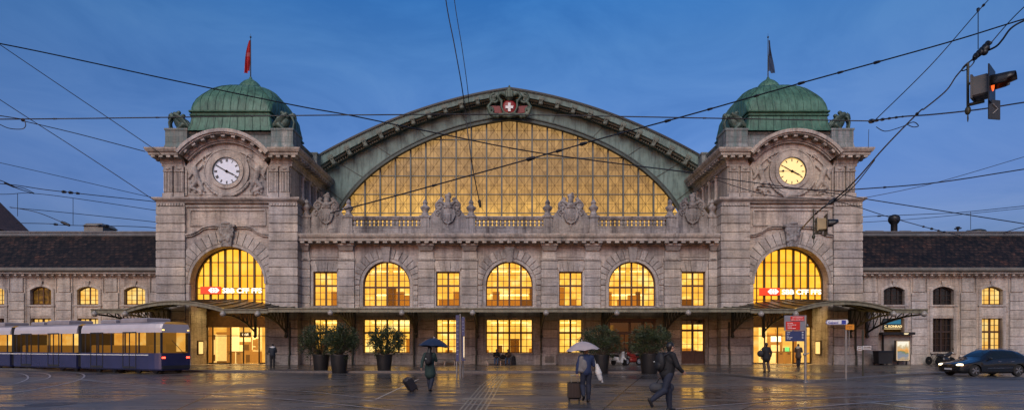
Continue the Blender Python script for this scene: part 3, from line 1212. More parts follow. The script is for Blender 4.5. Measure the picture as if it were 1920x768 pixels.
    for xx in (xw, xn):
        rm_.add([(xx, 3.3, PZ), (xx, 9, PZ), (xx, 9, 3.6), (xx, 3.3, 3.6)], [(0, 1, 2, 3)])
    obj('passage_wall', rm_, ROOM_E, T)
    pf = MB()
    pf.add([(-3.0, .2, PZ + .004), (3.0, .2, PZ + .004), (3.0, 3.3, PZ + .004), (-3.0, 3.3, PZ + .004)], [(0, 1, 2, 3)])
    pf.add([(xw, 3.3, PZ + .004), (xn, 3.3, PZ + .004), (xn, 9, PZ + .004), (xw, 9, PZ + .004)], [(0, 1, 2, 3)])
    obj('passage_floor', pf, FLOORE, T)
    pc = MB()
    x0, x1 = sorted((xw, xn))
    pc.box(x0, x1, 3.3, 9, 3.6, 3.7)
    obj('passage_ceiling', pc, ROOM_C, T)
    for yy in (1.6, 4.4, 6.6):
        for xx in (-1.6, 1.6):
            if yy < 2 :
                l_ = MB()
                l_.box(xx - .45, xx + .45, yy - .45, yy + .45, 4.80, 4.846)
            else:
                l_ = MB()
                l_.box(xx - .9, xx + .9, yy - .35, yy + .35, 3.52, 3.596)
            obj('fill_lamp', l_, LAMPH, T)  # glowing panels added to brighten the jambs and the pavement
    df = MB()
    for x in (-3.0, -2.55, -1.0, 0.1, 1.45, 2.95):
        df.box(x - .05, x + .05, 2.92, 3.02, PZ, 3.26)
    df.box(-3, 3, 2.93, 3.01, 2.5, 2.56)
    df.box(-3, -1, 2.93, 3.01, PZ, PZ + .1)
    df.box(1.45, 3, 2.93, 3.01, PZ, PZ + .1)
    dr = obj('entrance_door', df, BRZ, T)
    dg = MB()
    dg.box(-3, -1.0, 2.96, 2.975, PZ + .1, 3.26)
    dg.box(1.45, 3, 2.96, 2.975, PZ + .1, 3.26)
    dg.box(-1.0, 1.45, 2.96, 2.975, 2.56, 3.26)
    obj('pane', dg, DOORGL, dr)
    return T


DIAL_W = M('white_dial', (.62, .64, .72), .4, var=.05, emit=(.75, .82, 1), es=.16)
DIAL_Y = M('lit_dial', (.6, .5, .3), .4, var=.05, emit=(1, .66, .22), es=.9)
LEADW = M('arch_window_bar', (.06, .035, .008), .45, var=.2)
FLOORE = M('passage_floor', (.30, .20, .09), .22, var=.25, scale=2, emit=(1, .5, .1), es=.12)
west = make_tower('clock_tower', 'west', 'pale stone corner tower with unlit white clock and red flag on its green dome')
east = make_tower('clock_tower', 'east', 'pale stone corner tower with glowing yellow clock and dark blue flag on its green dome')


# what stands in the two entrances
def entrance_things(cx, east_side):
    # pillar and shop front parts belong to the towers
    T = east if east_side else west
    L = lambda px, y: X(px, y) - cx          # local x of a surveyed column at depth y
    col_m, wood, pale, dark = MATS_E
    def fit(nm, pa, pb, ta, tb, y, mt, par=None, th=.3):
        q = MB()
        q.box(L(pa, y), L(pb, y), y, y + th, max(Z(tb, y), PZ + .006), min(Z(ta, y), 3.59))
        return obj(nm, q, mt, par or T)
    if not east_side:
        sh_ = fit('passage_shelf', 389, 396, 600, 690, 7.0, wood)
        fit('shelf_panel', 396.5, 405, 626, 690, 7.2, pale)
        for k_, (ta, tb) in enumerate(((627, 636), (664, 676))):
            fit('shelf_goods', 398, 403, ta, tb, 7.1, dark, sh_, .06)
        pn_ = fit('passage_panel', 407, 424.5, 627, 676, 7.4, pale)
        fit('panel_base', 405.5, 426, 676, 690, 7.38, dark, pn_)
        fit('panel_head', 405.5, 426, 622, 626.5, 7.38, wood, pn_)
        fit('passage_pillar', 425, 431.5, 600, 690, 6.4, wood)
        fit('passage_pillar', 432, 446, 600, 690, 6.6, col_m)
        bo_ = fit('passage_booth', 447, 471, 631, 690, 7.3, wood)
        fit('booth_fascia', 449, 470, 632, 640, 7.25, pale, bo_, .04)
        fit('booth_window', 456, 466.5, 645, 656, 7.25, dark, bo_, .04)
        fit('booth_notice', 449, 455, 646, 658, 7.25, pale, bo_, .04)
        fit('booth_leg', 461, 468, 664, 690, 7.25, dark, bo_, .04)
        pn_ = fit('passage_panel', 472.5, 489, 612, 655, 7.4, pale)
        for pa, ta, tb in ((474, 636, 648), (479, 634, 656), (474, 650, 655)):
            fit('panel_notice', pa, pa + 5, ta, tb, 7.36, wood, pn_, .03)
        fit('passage_counter', 472.5, 489, 658, 690, 7.1, wood)
    else:
        fit('passage_pillar', 1425, 1437, 600, 700, 6.6, col_m)
        bo_ = fit('passage_booth', 1441, 1467, 624, 700, 7.3, wood)
        fit('booth_window', 1446, 1462, 646, 664, 7.25, pale, bo_, .04)
        fit('booth_ledge', 1446, 1466, 658, 660, 7.15, dark, bo_, .1)
        fit('passage_counter', 1446, 1458, 663, 700, 6.9, pale)
        st_ = fit('passage_stand', 1471, 1481, 651, 700, 6.6, dark)
        fit('green_screen', 1472, 1480, 650, 663, 6.55, GREENS, st_, .04)
        fit('passage_pillar', 1488, 1494, 600, 700, 6.4, wood)
        pn_ = fit('passage_panel', 1496, 1512, 620, 700, 7.4, pale)
        fit('panel_head', 1495, 1513, 616, 620, 7.36, wood, pn_, .06)
    for x in (L(434, 3.9), L(450, 3.9)) if not east_side else (L(1462, 3.9), L(1470, 3.9) + .3):
        k = thing('waste_bin', ('steel and wood litter bin just inside the %s entrance doors, %s one' % ('yellow clock tower' if east_side else 'white clock tower', 'left' if x in (L(434, 3.9), L(1462, 3.9)) else 'right')),
                  'bin', (cx + x, 3.9, PZ + .004))
        bb = MB()
        bb.box(-.24, .24, -.24, .24, .06, 1.0)
        bb.box(-.2, .2, -.2, .2, 0, .06)
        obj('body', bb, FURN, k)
        tt = MB()
        tt.box(-.27, .27, -.27, .27, 1.0, 1.06)
        tt.box(-.12, .12, -.275, -.27, .8, .92)
        obj('lid', tt, FURND, k)


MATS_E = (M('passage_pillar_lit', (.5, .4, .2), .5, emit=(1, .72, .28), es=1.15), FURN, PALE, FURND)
GREENS = M('green_screen', (.1, .4, .1), .4, emit=(.25, .9, .25), es=.9)
entrance_things(-23.05, False)
entrance_things(23.05, True)


def hang_sign(name, label, cat, loc, w, h, txt, size, face, ink, wires=True, d=.08):
    t = thing(name, label, cat, loc)
    b = MB()
    b.box(-w / 2, w / 2, 0, d, -h / 2, h / 2)
    obj('panel', b, face, t)
    l_ = MB()
    text_mb(txt, size, .004, l_, (0, -.008, -size * .36), 0, 'CENTER', .006)
    obj('lettering', l_, ink, t)
    if wires:
        c = MB()
        for s in (-1, 1):
            c.box(s * w * .35 - .012, s * w * .35 + .012, d * .4, d * .6, h / 2, h / 2 + .5)
        obj('hanger', c, STEEL, t)
    return t


LETW = M('lit_letter', (.8, .78, .7), .5, emit=(1, .93, .78), es=1.0)
hang_sign('hanging_display', 'small black hanging board with white characters inside the white clock tower entrance', 'display board',
          (X(460, 6.0), 6.0, Z(626.5, 6.0)), .98, .44, 'P:08', .34, BLACK, LETW)
s_ = thing('lit_display', 'bright white screen above the counter inside the yellow clock tower entrance', 'display', (X(1455, 6.4), 6.4, Z(640, 6.4)))
b_ = MB()
b_.box(-.47, .47, 0, .1, 0, .5)
obj('screen', b_, M('bright_screen', (.7, .7, .6), emit=(1, .9, .6), es=1.4), s_)
b_ = MB()
b_.box(-.55, .55, .02, .16, -.07, 0)
b_.box(-.55, .55, .02, .16, .5, .62)
b_.box(-.55, -.47, .02, .16, 0, .5)
b_.box(.47, .55, .02, .16, 0, .5)
b_.box(-.03, .03, .05, .12, .62, 3.6 - Z(640, 6.4))
obj('casing', b_, FURN, s_)


# ------------------------------------------------------------ railway signs in the arches
def sbb(label, loc):
    t = thing('station_sign', label, 'railway sign', loc)
    b = MB()
    b.box(-2.45, -.78, 0, .12, -.28, .32)
    obj('panel', b, REDL, t)
    l_ = MB()
    # double arrow with a cross between the heads
    ax, az = -1.33, .02
    for s in (-1, 1):
        l_.ext([(ax + s * .10, az + .21), (ax + s * .24, az + .21), (ax + s * .46, az), (ax + s * .24, az - .21), (ax + s * .10, az - .21), (ax + s * .10, az - .14), (ax + s * .22, az - .05), (ax + s * .22, az + .05), (ax + s * .10, az + .14)], -.03, -.004)
    l_.box(ax - .2, ax + .2, -.034, -.004, az - .05, az + .05)
    l_.box(ax - .055, ax + .055, -.038, -.004, az - .2, az + .2)
    obj('emblem', l_, LETW, t)
    k = MB()
    text_mb('SBB CFF FFS', .56, .03, k, (-.62, -.02, -.2), 0, 'LEFT', .014)
    # fit to the width seen on the building
    xs_ = [v[0] for v in k.v]
    f = 3.25 / (max(xs_) + .62)
    k.v = [(-.62 + (v[0] + .62) * f, v[1], v[2]) for v in k.v]
    obj('lettering', k, LETW, t)
    r = MB()
    r.box(-2.7, 2.7, .05, .1, -.32, -.28)
    obj('rail', r, IRON, t)


REDL = M('lit_red_panel', (.6, .03, .01), .4, var=.05, emit=(1, .055, .012), es=.85)
sbb('red and white lit railway lettering across the arch under the white clock', (-23.05, .62, Z(544, .6)))
sbb('red and white lit railway lettering across the arch under the yellow clock', (23.05 + .05, .62, Z(546.5, .6)))


# ------------------------------------------------------------ bronze griffins and flags
def griffin():
    mb = MB()
    R_ = Matrix.Rotation
    mb.ell((.12, 0, .62), (.40, .36, .62), 14, 10, R_(-.5, 3, 'Y'))               # hunched body
    mb.ell((.42, 0, .32), (.36, .36, .30))
    mb.cap((-.10, 0, 1.02), (-.40, 0, 1.16), .20, .15)                           # neck bent forward
    mb.ell((-.54, 0, 1.12), (.17, .16, .19))                                     # bowed head
    mb.cap((-.64, 0, 1.06), (-.72, 0, .90), .09, .04)                            # beak
    for s in (-1, 1):
        mb.cap((-.46, s * .12, 1.0), (-.60, s * .14, .62), .10, .08)             # foreleg, upright under the head
        mb.cap((-.60, s * .14, .62), (-.52, s * .14, .10), .08, .08)
        mb.ell((-.58, s * .14, .06), (.16, .10, .07))
        mb.cap((.40, s * .26, .40), (.10, s * .30, .14), .20, .12)
        mb.ell((.02, s * .30, .08), (.20, .12, .08))
        for k in range(7):                                                       # folded wing, feather over feather
            mb.cap((-.12 + .09 * k, s * (.33 + .015 * k), 1.16 - .05 * k), (.40 + .10 * k, s * .34, .50 - .075 * k), .15 - .01 * k, .05)
        mb.cap((-.20, s * .26, .98), (.16, s * .32, 1.24), .12, .15)
        mb.cap((-.52, s * .09, 1.24), (-.44, s * .11, 1.36), .045, .02)
    mb.cap((.72, 0, .25), (.98, 0, .10), .08, .05)
    mb.box(-.75, .95, -.48, .48, -.02, .07)
    return soup(mb, .035, BRONZE, 'griffin', 2)


gm = griffin()
spots = [(-23.05 - 4.62, 1, 1, 'outer corner of the white clock tower'), (-23.05 + 4.35, -1, 1, 'hall side corner of the white clock tower'),
         (23.05 - 4.35, 1, 1, 'hall side corner of the yellow clock tower'), (23.05 + 4.62, -1, 1, 'outer corner of the yellow clock tower')]
for x, dr, _, where in spots:
    o = link('griffin_statue', gm, None, (x, 1.35, 19.54))
    o.rotation_euler = (0, 0, 0 if dr > 0 else PI)
    o.scale = (1.22, 1.1, 1.18)
    tag(o, 'green bronze winged beast crouching on the ' + where, 'statue', 'bronze beasts on the tower corners')


def flag(cx, label, mat, w):
    t = thing('flagpole', label, 'flag', (cx, 4.65, 25.5))
    b = MB()
    b.tube([(0, 0, -.1), (0, 0, 1.5), (0, 0, 3.55)], [.055, .045, .03], 8)
    b.ell((0, 0, 3.62), .08)
    b.tube([(0, 0, 3.65), (0, 0, 3.95)], [.02, .008], 6)
    obj('pole', b, EDGE, t, 40)
    c = MB()
    rows, cols = 14, 8
    vs, fs = [], []
    for i in range(rows + 1):
        v = i / rows
        for j in range(cols + 1):
            u = j / cols
            spread = w * (.18 + .82 * v ** .8)
            x = u * spread + .05 * math.sin(v * 5 + u * 3)
            y = .16 * math.sin(u * 9 + v * 3) * (.4 + v) * .6
            vs.append((math.copysign(.05, w) + x, y, 3.35 - v * 2.75 - abs(u) * .25 * v))
    for i in range(rows):
        for j in range(cols):
            a = i * (cols + 1) + j
            fs.append((a, a + 1, a + cols + 2, a + cols + 1))
    c.add(vs, fs)
    obj('cloth', c, mat, t, 60)


def flag_mat(name, base, other, cross):
    m, nt, b, tc = _nt(name)
    g_ = tc.outputs['Object']
    s = nt.nodes.new('ShaderNodeSeparateXYZ')
    nt.links.new(g_, s.inputs[0])
    r = nt.nodes.new('ShaderNodeMapRange')
    r.inputs[1].default_value, r.inputs[2].default_value = .5, 3.4
    nt.links.new(s.outputs[2], r.inputs[0])
    rp = nt.nodes.new('ShaderNodeValToRGB')
    rp.color_ramp.interpolation = 'CONSTANT'
    e = rp.color_ramp.elements
    e[0].color = (*base, 1)
    e[1].position = .48 if cross else .5
    e[1].color = (*other, 1)
    if cross:
        k = e.new(.6)
        k.color = (*base, 1)
    nt.links.new(r.outputs[0], rp.inputs[0])
    nt.links.new(rp.outputs[0], b.inputs['Base Color'])
    b.inputs['Roughness'].default_value = .8
    return m


flag(-23.05, 'limp red flag on the pole of the white clock tower dome', flag_mat('red_flag', (.36, .012, .018), (.42, .10, .12), True), -.55)
flag(23.05, 'limp dark blue flag on the pole of the yellow clock tower dome', flag_mat('blue_flag', (.03, .06, .13), (.02, .03, .06), False), .5)
# ---------------------------------------------------------------- station hall between the towers
HALL = thing('station_hall', 'wide stone station hall with green arched gable and tall lit glass lunette between the towers', 'station hall', (0, 0, 0))
YF = 1.2                                      # facade plane
SP = 5.12
BAYS = [(-3, 's'), (-2, 'a'), (-1, 's'), (0, 'a'), (1, 's'), (2, 'a'), (3, 's')]
rnd = random.Random(11)

holes = []
for k, kind in BAYS:
    x = k * SP
    if kind == 's':
        holes.append(rect(x - .98, x + .98, 4.98, 7.82))
        holes.append(rect(x - .98, x + .98, 1.06 if k != 3 else PZ + .06, 3.9))
    else:
        holes.append(arch_poly(x, 1.95, 4.95, 6.74, 22))
        holes.append(rect(x - 1.95, x + 1.95, 1.06, 3.9))
fw = MB()
fw.wall(rect(-17.5, 17.5, PZ, 10.2), holes, YF, YF + .42, edges=False)
obj('facade_wall', fw, ST, HALL)
# plinth
pl = MB()
for a0, a1 in ((-17.4, 14.2), (16.5, 17.4)):
    pl.box(a0, a1, YF - .1, YF + .02, PZ, .82)
    pl.box(a0, a1, YF - .13, YF + .02, .82, .9)
obj('plinth', pl, STB, HALL)

# rusticated piers at the sides of every arch
PIERS = [k * SP * 1.0 + s * 3.32 for k in (-2, 0, 2) for s in (-1, 1)] + [-16.95, 16.95]
for x in PIERS:
    p = MB()
    hw = .66 if abs(x) < 16 else .36
    p.rust(x - hw - .04, x + hw + .04, YF - .26, YF + .05, PZ, .9, .03)
    h = (8.75 - .9) / 11
    for k in range(11):
        p.rust(x - hw, x + hw, YF - .2, YF + .05, .9 + k * h, .9 + (k + 1) * h - .008, .04)
    p.box(x - hw - .05, x + hw + .05, YF - .24, YF + .02, 8.75, 8.93)
    for q in range(6):
        xx = x - hw + .2 + q * (2 * hw - .4) / 5
        p.box(xx - .05, xx + .05, YF - .3, YF - .2, 8.78, 8.9)
    p.box(x - hw + .05, x + hw - .05, YF - .17, YF + .02, 8.93, 9.55)
    # corbel carrying the cornice
    p.frustum((x - hw + .12, x + hw - .12, YF - .3, YF), (x - hw, x + hw, YF - .55, YF), 9.55, 9.95)
    p.box(x - hw - .05, x + hw + .05, YF - .62, YF, 9.95, 10.1)
    obj('pier', p, STB, HALL)

# string courses, surrounds, voussoirs
for k, kind in BAYS:
    mo = MB()
    x = k * SP
    if kind == 's':
        for s in (-1, 1):
            xx = sorted((x + s * .99, x + s * 1.2))
            mo.box(xx[0], xx[1], YF - .07, YF + .02, 4.9, 7.85)
            mo.box(xx[0], xx[1], YF - .05, YF + .02, 1.0, 3.95)
        mo.box(x - 1.25, x + 1.25, YF - .14, YF + .2, 4.84, 4.975)
        if k != 3:
            mo.box(x - 1.15, x + 1.15, YF - .12, YF + .2, .94, 1.055)
        # splayed lintel stones
        for q in range(5):
            u0, u1 = -1 + .4 * q, -1 + .4 * (q + 1)
            g_ = .012
            d = -.16 if q == 2 else -.1
            mo.ext([(x + u0 * .98 + g_, 7.86), (x + u0 * 1.32 + g_, 8.72), (x + u1 * 1.32 - g_, 8.72), (x + u1 * .98 - g_, 7.86)], YF + d, YF + .02)
        mo.box(x - 1.6, x + 1.6, YF - .1, YF + .02, 8.82, 8.95)
        # sunk panel over the window
        for z0 in (9.05, 9.82):
            mo.box(x - 1.25, x + 1.25, YF - .06, YF + .02, z0, z0 + .06)
        for s in (-1, 1):
            xx = sorted((x + s * 1.19, x + s * 1.25))
            mo.box(xx[0], xx[1], YF - .055, YF + .02, 9.11, 9.82)
    else:
        mo.ring(x, 6.74, 1.96, 2.2, -PI / 2, PI / 2, YF - .08, YF + .02, 32)
        voussoirs(mo, x, 6.74, 2.24, lambda a: min(3.02, 2.62 / max(.001, abs(math.sin(a)))), YF - .13, YF + .02, 17, skip=.09)
        mo.frustum((x - .24, x + .24, YF - .3, YF), (x - .38, x + .38, YF - .42, YF), 8.62, 9.85)
        for s in (-1, 1):
            xx = sorted((x + s * 1.96, x + s * 2.2))
            mo.box(xx[0], xx[1], YF - .08, YF + .02, 4.9, 6.74)
            mo.box(xx[0], xx[1], YF - .06, YF + .02, 1.0, 3.95)
            z = 6.7
            while z > 5.0:
                xb = sorted((x + s * 2.24, x + s * 2.6))
                mo.rust(xb[0], xb[1], YF - .12, YF + .02, z - .42, z - .012, .02)
                z -= .42
        mo.box(x - 2.3, x + 2.3, YF - .14, YF + .2, 4.82, 4.945)
        mo.box(x - 2.1, x + 2.1, YF - .12, YF + .2, .94, 1.055)
    obj('window_surround', mo, STP, HALL)
mo = MB()
mo.box(-17.3, 17.3, YF - .09, YF + .02, 4.15, 4.42)
obj('string_course', mo, STP, HALL)

co_ = MB()
co_.sweep([(-17.4, YF), (17.4, YF)], [(-.2, 10.0), (.12, 10.0), (.16, 10.12), (.5, 10.2), (.6, 10.24), (.95, 10.26), (.98, 10.48), (1.08, 10.55), (1.14, 10.72), (1.14, 10.84), (.3, 10.94), (-.2, 10.94)])
x = -17.0
while x < 17.1:
    co_.box(x - .17, x + .17, YF - .92, YF - .1, 10.1, 10.25)
    x += .68
obj('cornice', co_, STP, HALL)
tf = MB()
tf.box(-17.5, 17.5, YF - .3, 9.3, 10.7, 10.9)
obj('terrace', tf, STD, HALL)


# ---- windows
def grid_window(parent, x, hw, z0, z1, y, cols, thick_cols, rows, thick_rows, frame, pane, arch=None, name='window', tk=.08, tn=.024):
    """casement window: heavy frame members every few panes, thin glazing bars between"""
    w = MB()

    def top(xx):
        if arch is None:
            return z1
        r = hw
        return arch + math.sqrt(max(0, r * r - (xx - x) ** 2))
    for k in range(cols + 1):
        xx = x - hw + 2 * hw * k / cols
        t = tk if k in thick_cols or k in (0, cols) else tn
        tt = top(xx) if 0 < k < cols else (z1 if arch is None else arch)
        xa, xb = max(xx - t, x - hw), min(xx + t, x + hw)
        if tt - z0 > .05:
            w.box(xa, xb, y - (.05 if t == tk else .02), y + .03, z0, tt)
    zr = []
    for k in range(rows + 1):
        zz = z0 + (z1 - z0) * k / rows
        zr.append(zz)
        t = tk if k in thick_rows or k in (0, rows) else tn
        half = hw
        if arch is not None and zz > arch:
            half = math.sqrt(max(0, hw * hw - (zz - arch) ** 2))
        if half < .15:
            continue
        w.box(x - half, x + half, y - (.046 if t == tk else .016), y + .026, max(zz - t, z0), min(zz + t, z1))
    if arch is not None:
        w.ring(x, arch, hw - .09, hw + .0, -PI / 2, PI / 2, y - .055, y + .035, 28)
    wo = obj(name, w, frame, parent)
    p = MB()
    p.wall(arch_poly(x, hw, z0, arch, 22) if arch is not None else rect(x - hw, x + hw, z0, z1), [], y + .04, y + .05, back=True)
    obj('pane', p, pane, wo)
    return wo


for k, kind in BAYS:
    x = k * SP
    yy = YF + .26
    if kind == 's':
        grid_window(HALL, x, .975, 4.985, 7.815, yy, 4, (2,), 5, (3,), TIMBER, CLEAR)
        if k != 3:
            grid_window(HALL, x, .975, 1.065, 3.895, yy, 4, (2,), 5, (3,), TIMBER, CLEAR)
    else:
        grid_window(HALL, x, 1.945, 4.955, 8.68, yy, 8, (2, 4, 6), 7, (3,), TIMBER, CLEAR, arch=6.74)
        if k != 2:
            grid_window(HALL, x, 1.945, 1.065, 3.895, yy, 8, (2, 4, 6), 5, (3,), TIMBER, CLEAR)

# dark shop front in the right arch bay, lower storey
x = 2 * SP
s_ = MB()
s_.box(x - 1.95, x + 1.95, YF - .12, YF + .3, 3.62, 3.9)
s_.box(x - 2.0, x + 2.0, YF - .2, YF + .1, 3.84, 3.93)
s_.box(x - 1.95, x + 1.95, YF - .02, YF + .3, 2.62, 2.86)
for xx in (-1.9, -.15, .95, 1.9):
    s_.box(x + xx - .06, x + xx + .06, YF - .01, YF + .3, 1.06, 3.62)
s_.box(x - 1.95, x + 1.95, YF, YF + .3, 1.06, 1.16)
for xx in (-1.0, -.6, .4, 1.4):
    s_.box(x + xx - .02, x + xx + .02, YF + .08, YF + .2, 1.16, 2.62)
s_.box(x - 1.95, x + 1.95, YF + .08, YF + .2, 1.86, 1.9)
so_ = obj('shop_front', s_, DOORWOOD, HALL)
p = MB()
p.box(x - 1.9, x + 1.9, YF + .22, YF + .24, 1.06, 3.62)
obj('pane', p, DARKGL, so_)
p = MB()
p.box(x - 1.86, x - 1.5, YF + .19, YF + .215, 2.9, 3.4)
obj('lit_panel', p, DIM_WING, so_)

# glazed double door in the last bay
x = 3 * SP
d = MB()
yy = YF + .22
for xx, t in ((-.93, .06), (0, .09), (.93, .06)):
    d.box(x + xx - t, x + xx + t, yy, yy + .09, PZ + .06, 3.9)
for zz, t in ((2.96, .09), (3.5, .05), (3.85, .05)):
    d.box(x - .98, x + .98, yy - .01, yy + .08, zz - t, zz + t)
d.box(x - .95, x + .95, yy + .01, yy + .07, PZ + .06, 1.25)
for s in (-1, 1):
    d.box(x + s * .46 - .018, x + s * .46 + .018, yy + .02, yy + .06, 1.25, 3.9)
    for zz in (1.8, 2.35):
        d.box(x + min(s * .06, s * .9), x + max(s * .06, s * .9), yy + .022, yy + .058, zz - .018, zz + .018)
    d.box(x + min(s * .2, s * .8), x + max(s * .2, s * .8), yy - .02, yy + .03, .4, 1.05)
dd = obj('door', d, DOORWOOD, HALL)
p = MB()
p.box(x - .93, x + .93, yy + .062, yy + .068, 1.2, 3.5)
obj('pane', p, CLEAR, dd)
p = MB()
p.box(x - .93, x + .93, yy + .062, yy + .068, 3.5, 3.86)
obj('fanlight', p, DARKGL, dd)
hn = MB()
for s in (-1, 1):
    hn.tube([(x + s * .13, yy - .03, 1.15), (x + s * .13, yy - .08, 1.2), (x + s * .13, yy - .08, 1.5), (x + s * .13, yy - .03, 1.55)], .014, 6)
obj('handle', hn, CHROME, dd)

# ---- lit rooms behind the windows
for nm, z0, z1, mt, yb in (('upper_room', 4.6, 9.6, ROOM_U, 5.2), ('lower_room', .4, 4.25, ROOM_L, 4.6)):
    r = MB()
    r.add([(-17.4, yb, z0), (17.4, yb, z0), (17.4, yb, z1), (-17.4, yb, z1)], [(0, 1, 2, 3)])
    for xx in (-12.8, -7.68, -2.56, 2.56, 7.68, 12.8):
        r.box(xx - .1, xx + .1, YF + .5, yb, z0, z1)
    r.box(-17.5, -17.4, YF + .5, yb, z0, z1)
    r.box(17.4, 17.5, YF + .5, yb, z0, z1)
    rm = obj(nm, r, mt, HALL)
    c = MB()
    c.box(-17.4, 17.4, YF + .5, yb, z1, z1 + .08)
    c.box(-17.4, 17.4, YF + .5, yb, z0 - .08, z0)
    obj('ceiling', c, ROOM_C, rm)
    f = MB()
    for k, kind in BAYS:
        xc = k * SP
        half = 1.2 if kind == 's' else 2.3
        # vague furniture shapes along the back wall, of uneven height
        xx = xc - half
        while xx < xc + half:
            wd = rnd.uniform(.35, .95)
            hh = rnd.choice((.9, .9, 1.05, 1.3, 1.9, 2.2)) if nm == 'lower_room' else rnd.choice((1.2, 1.2, 1.6, 1.9, 2.3))
            if rnd.random() < .62:
                f.mi = 1 if rnd.random() < .35 else 0
                f.box(xx, min(xx + wd, xc + half), yb - rnd.uniform(.3, .5), yb - .01, z0, z0 + hh)
            xx += wd
        # pendant tube lamps
        for q in range(1 if kind == 's' else 2):
            lx = xc + (0 if kind == 's' else (-.9, .9)[q])
            zz = z1 - (1.55 if nm == 'upper_room' else .62)
            lm = MB()
            lm.box(lx - .7, lx + .7, 3.0, 3.14, zz, zz + .07)
            lm.box(lx - .012, lx + .012, 3.06, 3.08, zz + .07, z1)
            obj('tube_lamp', lm, LAMP, rm)
        if kind == 'a' and nm == 'upper_room':
            lm = MB()
            lm.box(xc - 1.7, xc + 1.7, yb - .03, yb - .01, 6.15, 6.3)
            obj('wall_lamp', lm, LAMP, rm)
    obj('wall_furniture', f, [FURN, FURND], rm)

# ---- balustrade with pedestals, urns and carved arms
YB = YF + .1
PEDX = []
for c in (-3 * SP, -SP, SP, 3 * SP):
    PEDX += [c - 1.92, c + 1.92]
PEDX = [max(-16.95, min(16.95, x)) for x in PEDX]
for x in PEDX:
    p = MB()
    p.box(x - .42, x + .42, YB - .35, YB + .35, 10.9, 11.35)
    p.box(x - .36, x + .36, YB - .3, YB + .3, 11.35, 12.34)
    p.box(x - .44, x + .44, YB - .38, YB + .38, 12.34, 12.5)
    p.box(x - .2, x + .2, YB - .32, YB - .29, 11.55, 12.2)
    po = obj('pedestal', p, STD, HALL)
    u = MB()
    u.lathe([(.34, 12.5), (.34, 12.6), (.26, 12.66), (.22, 12.85), (.3, 12.98), (.40, 13.12), (.40, 13.22), (.30, 13.3), (.2, 13.36), (.17, 13.5), (.23, 13.58), (.17, 13.72), (.08, 13.86), (.0001, 13.92)], (x, YB, 0), 14)
    obj('urn', u, STD, po, 50)
for a0, a1 in ((PEDX[1] + .36, PEDX[2] - .36), (PEDX[3] + .36, PEDX[4] - .36), (PEDX[5] + .36, PEDX[6] - .36)):
    r = MB()
    r.box(a0, a1, YB - .22, YB + .22, 10.9, 11.55)
    r.box(a0, a1, YB - .26, YB + .26, 11.5, 11.6)
    r.box(a0, a1, YB - .2, YB + .2, 12.18, 12.3)
    r.box(a0, a1, YB - .27, YB + .27, 12.3, 12.44)
    bo = obj('balustrade', r, STD, HALL)
    n = 16
    b = MB()
    b.lathe([(.16, 11.6), (.16, 11.68), (.09, 11.72), (.16, 11.84), (.165, 11.92), (.09, 12.06), (.14, 12.12), (.15, 12.18)], (0, YB, 0), 10)
    bme = b.mesh('baluster', [STD], 50)
    for q in range(n):
        link('baluster', bme, bo, (a0 + (a1 - a0) * (q + .5) / n, 0, 0))


def arms(xc, r_):
    """carved shield with helm, mantling and scrolls on a curved parapet"""
    g_ = MB()
    y = YB
    n = 20
    prof = []
    for k in range(n + 1):
        u = -1 + 2 * k / n
        a = abs(u)
        z = 12.5 + (1.05 if a < .35 else 1.05 * (.5 + .5 * math.cos(PI * (a - .35) / .65)))
        prof.append((xc + u * 1.56, z))
    g_.ext([(xc - 1.56, 10.9)] + prof + [(xc + 1.56, 10.9)], y - .18, y + .2)
    g_.box(xc - 1.56, xc + 1.56, y - .26, y + .26, 10.9, 11.45)
    par = obj('parapet', g_, STD, HALL)
    m_ = MB()
    m_.ell((xc, y - .25, 12.55), (.5, .16, .7))
    m_.box(xc - .42, xc + .42, y - .36, y - .1, 12.3, 12.95)
    for q in (-.24, 0, .24):
        m_.cap((xc + q, y - .38, 12.15), (xc + q, y - .4, 12.55), .06, .06)
    for s in (-1, 1):
        m_.tube([(xc + s * .5, y - .3, 13.0), (xc + s * .58, y - .34, 12.5), (xc + s * .35, y - .32, 12.0), (xc, y - .3, 11.8)], [.08, .09, .08, .06], 8)
        swirl(m_, xc + s * .72, 13.3, y - .2, .34, 1.3, -s, PI / 2, .11)
        swirl(m_, xc + s * .8, 12.78, y - .2, .26, 1.2, s, -PI / 2, .09)
        m_.cap((xc + s * .35, y - .2, 13.5), (xc + s * .75, y - .2, 13.75), .14, .1)
        m_.ell((xc + s * .55, y - .15, 13.85), (.16, .12, .2))
        m_.cap((xc + s * .8, y - .15, 13.6), (xc + s * 1.0, y - .12, 13.1), .12, .08)
    m_.ell((xc, y - .25, 13.35), (.34, .26, .26))
    m_.box(xc - .34, xc + .34, y - .42, y - .05, 13.1, 13.25)
    m_.ell((xc, y - .2, 13.75), (.24, .22, .3))
    m_.ell((xc, y - .15, 14.12), (.3, .2, .2))
    m_.ell((xc + .12, y - .2, 14.3), (.14, .14, .12))
    for q in range(14):
        a = q * 2 * PI / 14
        m_.ell((xc + .72 * math.cos(a), y - .12, 13.2 + .85 * math.sin(a)), r_.uniform(.08, .15), 8, 6)
    m_.tube([(xc, y - .2, 11.85), (xc, y - .24, 11.6), (xc + .05, y - .22, 11.35)], [.08, .09, .05], 7)
    link('coat_of_arms', soup(m_, .035, STD, 'arms', 1), par)


for q, c in enumerate((-3 * SP, -SP, SP, 3 * SP)):
    arms(c + (.0 if abs(c) < 6 else math.copysign(.12, -c)), random.Random(20 + q))

# ---- arched gable of the train hall
YG = 9.0
SG = (YG - CAMY) / F_


def outer(u):
    u = abs(u)
    return 166 + .1376 * u + .000601 * u * u


def inner(u):
    u = min(abs(u), 334.5)
    return 224 + 200 * (1 - math.sqrt(max(0, 1 - (u / 335) ** 2))) + .11 * u


def GX(u):
    return u * SG


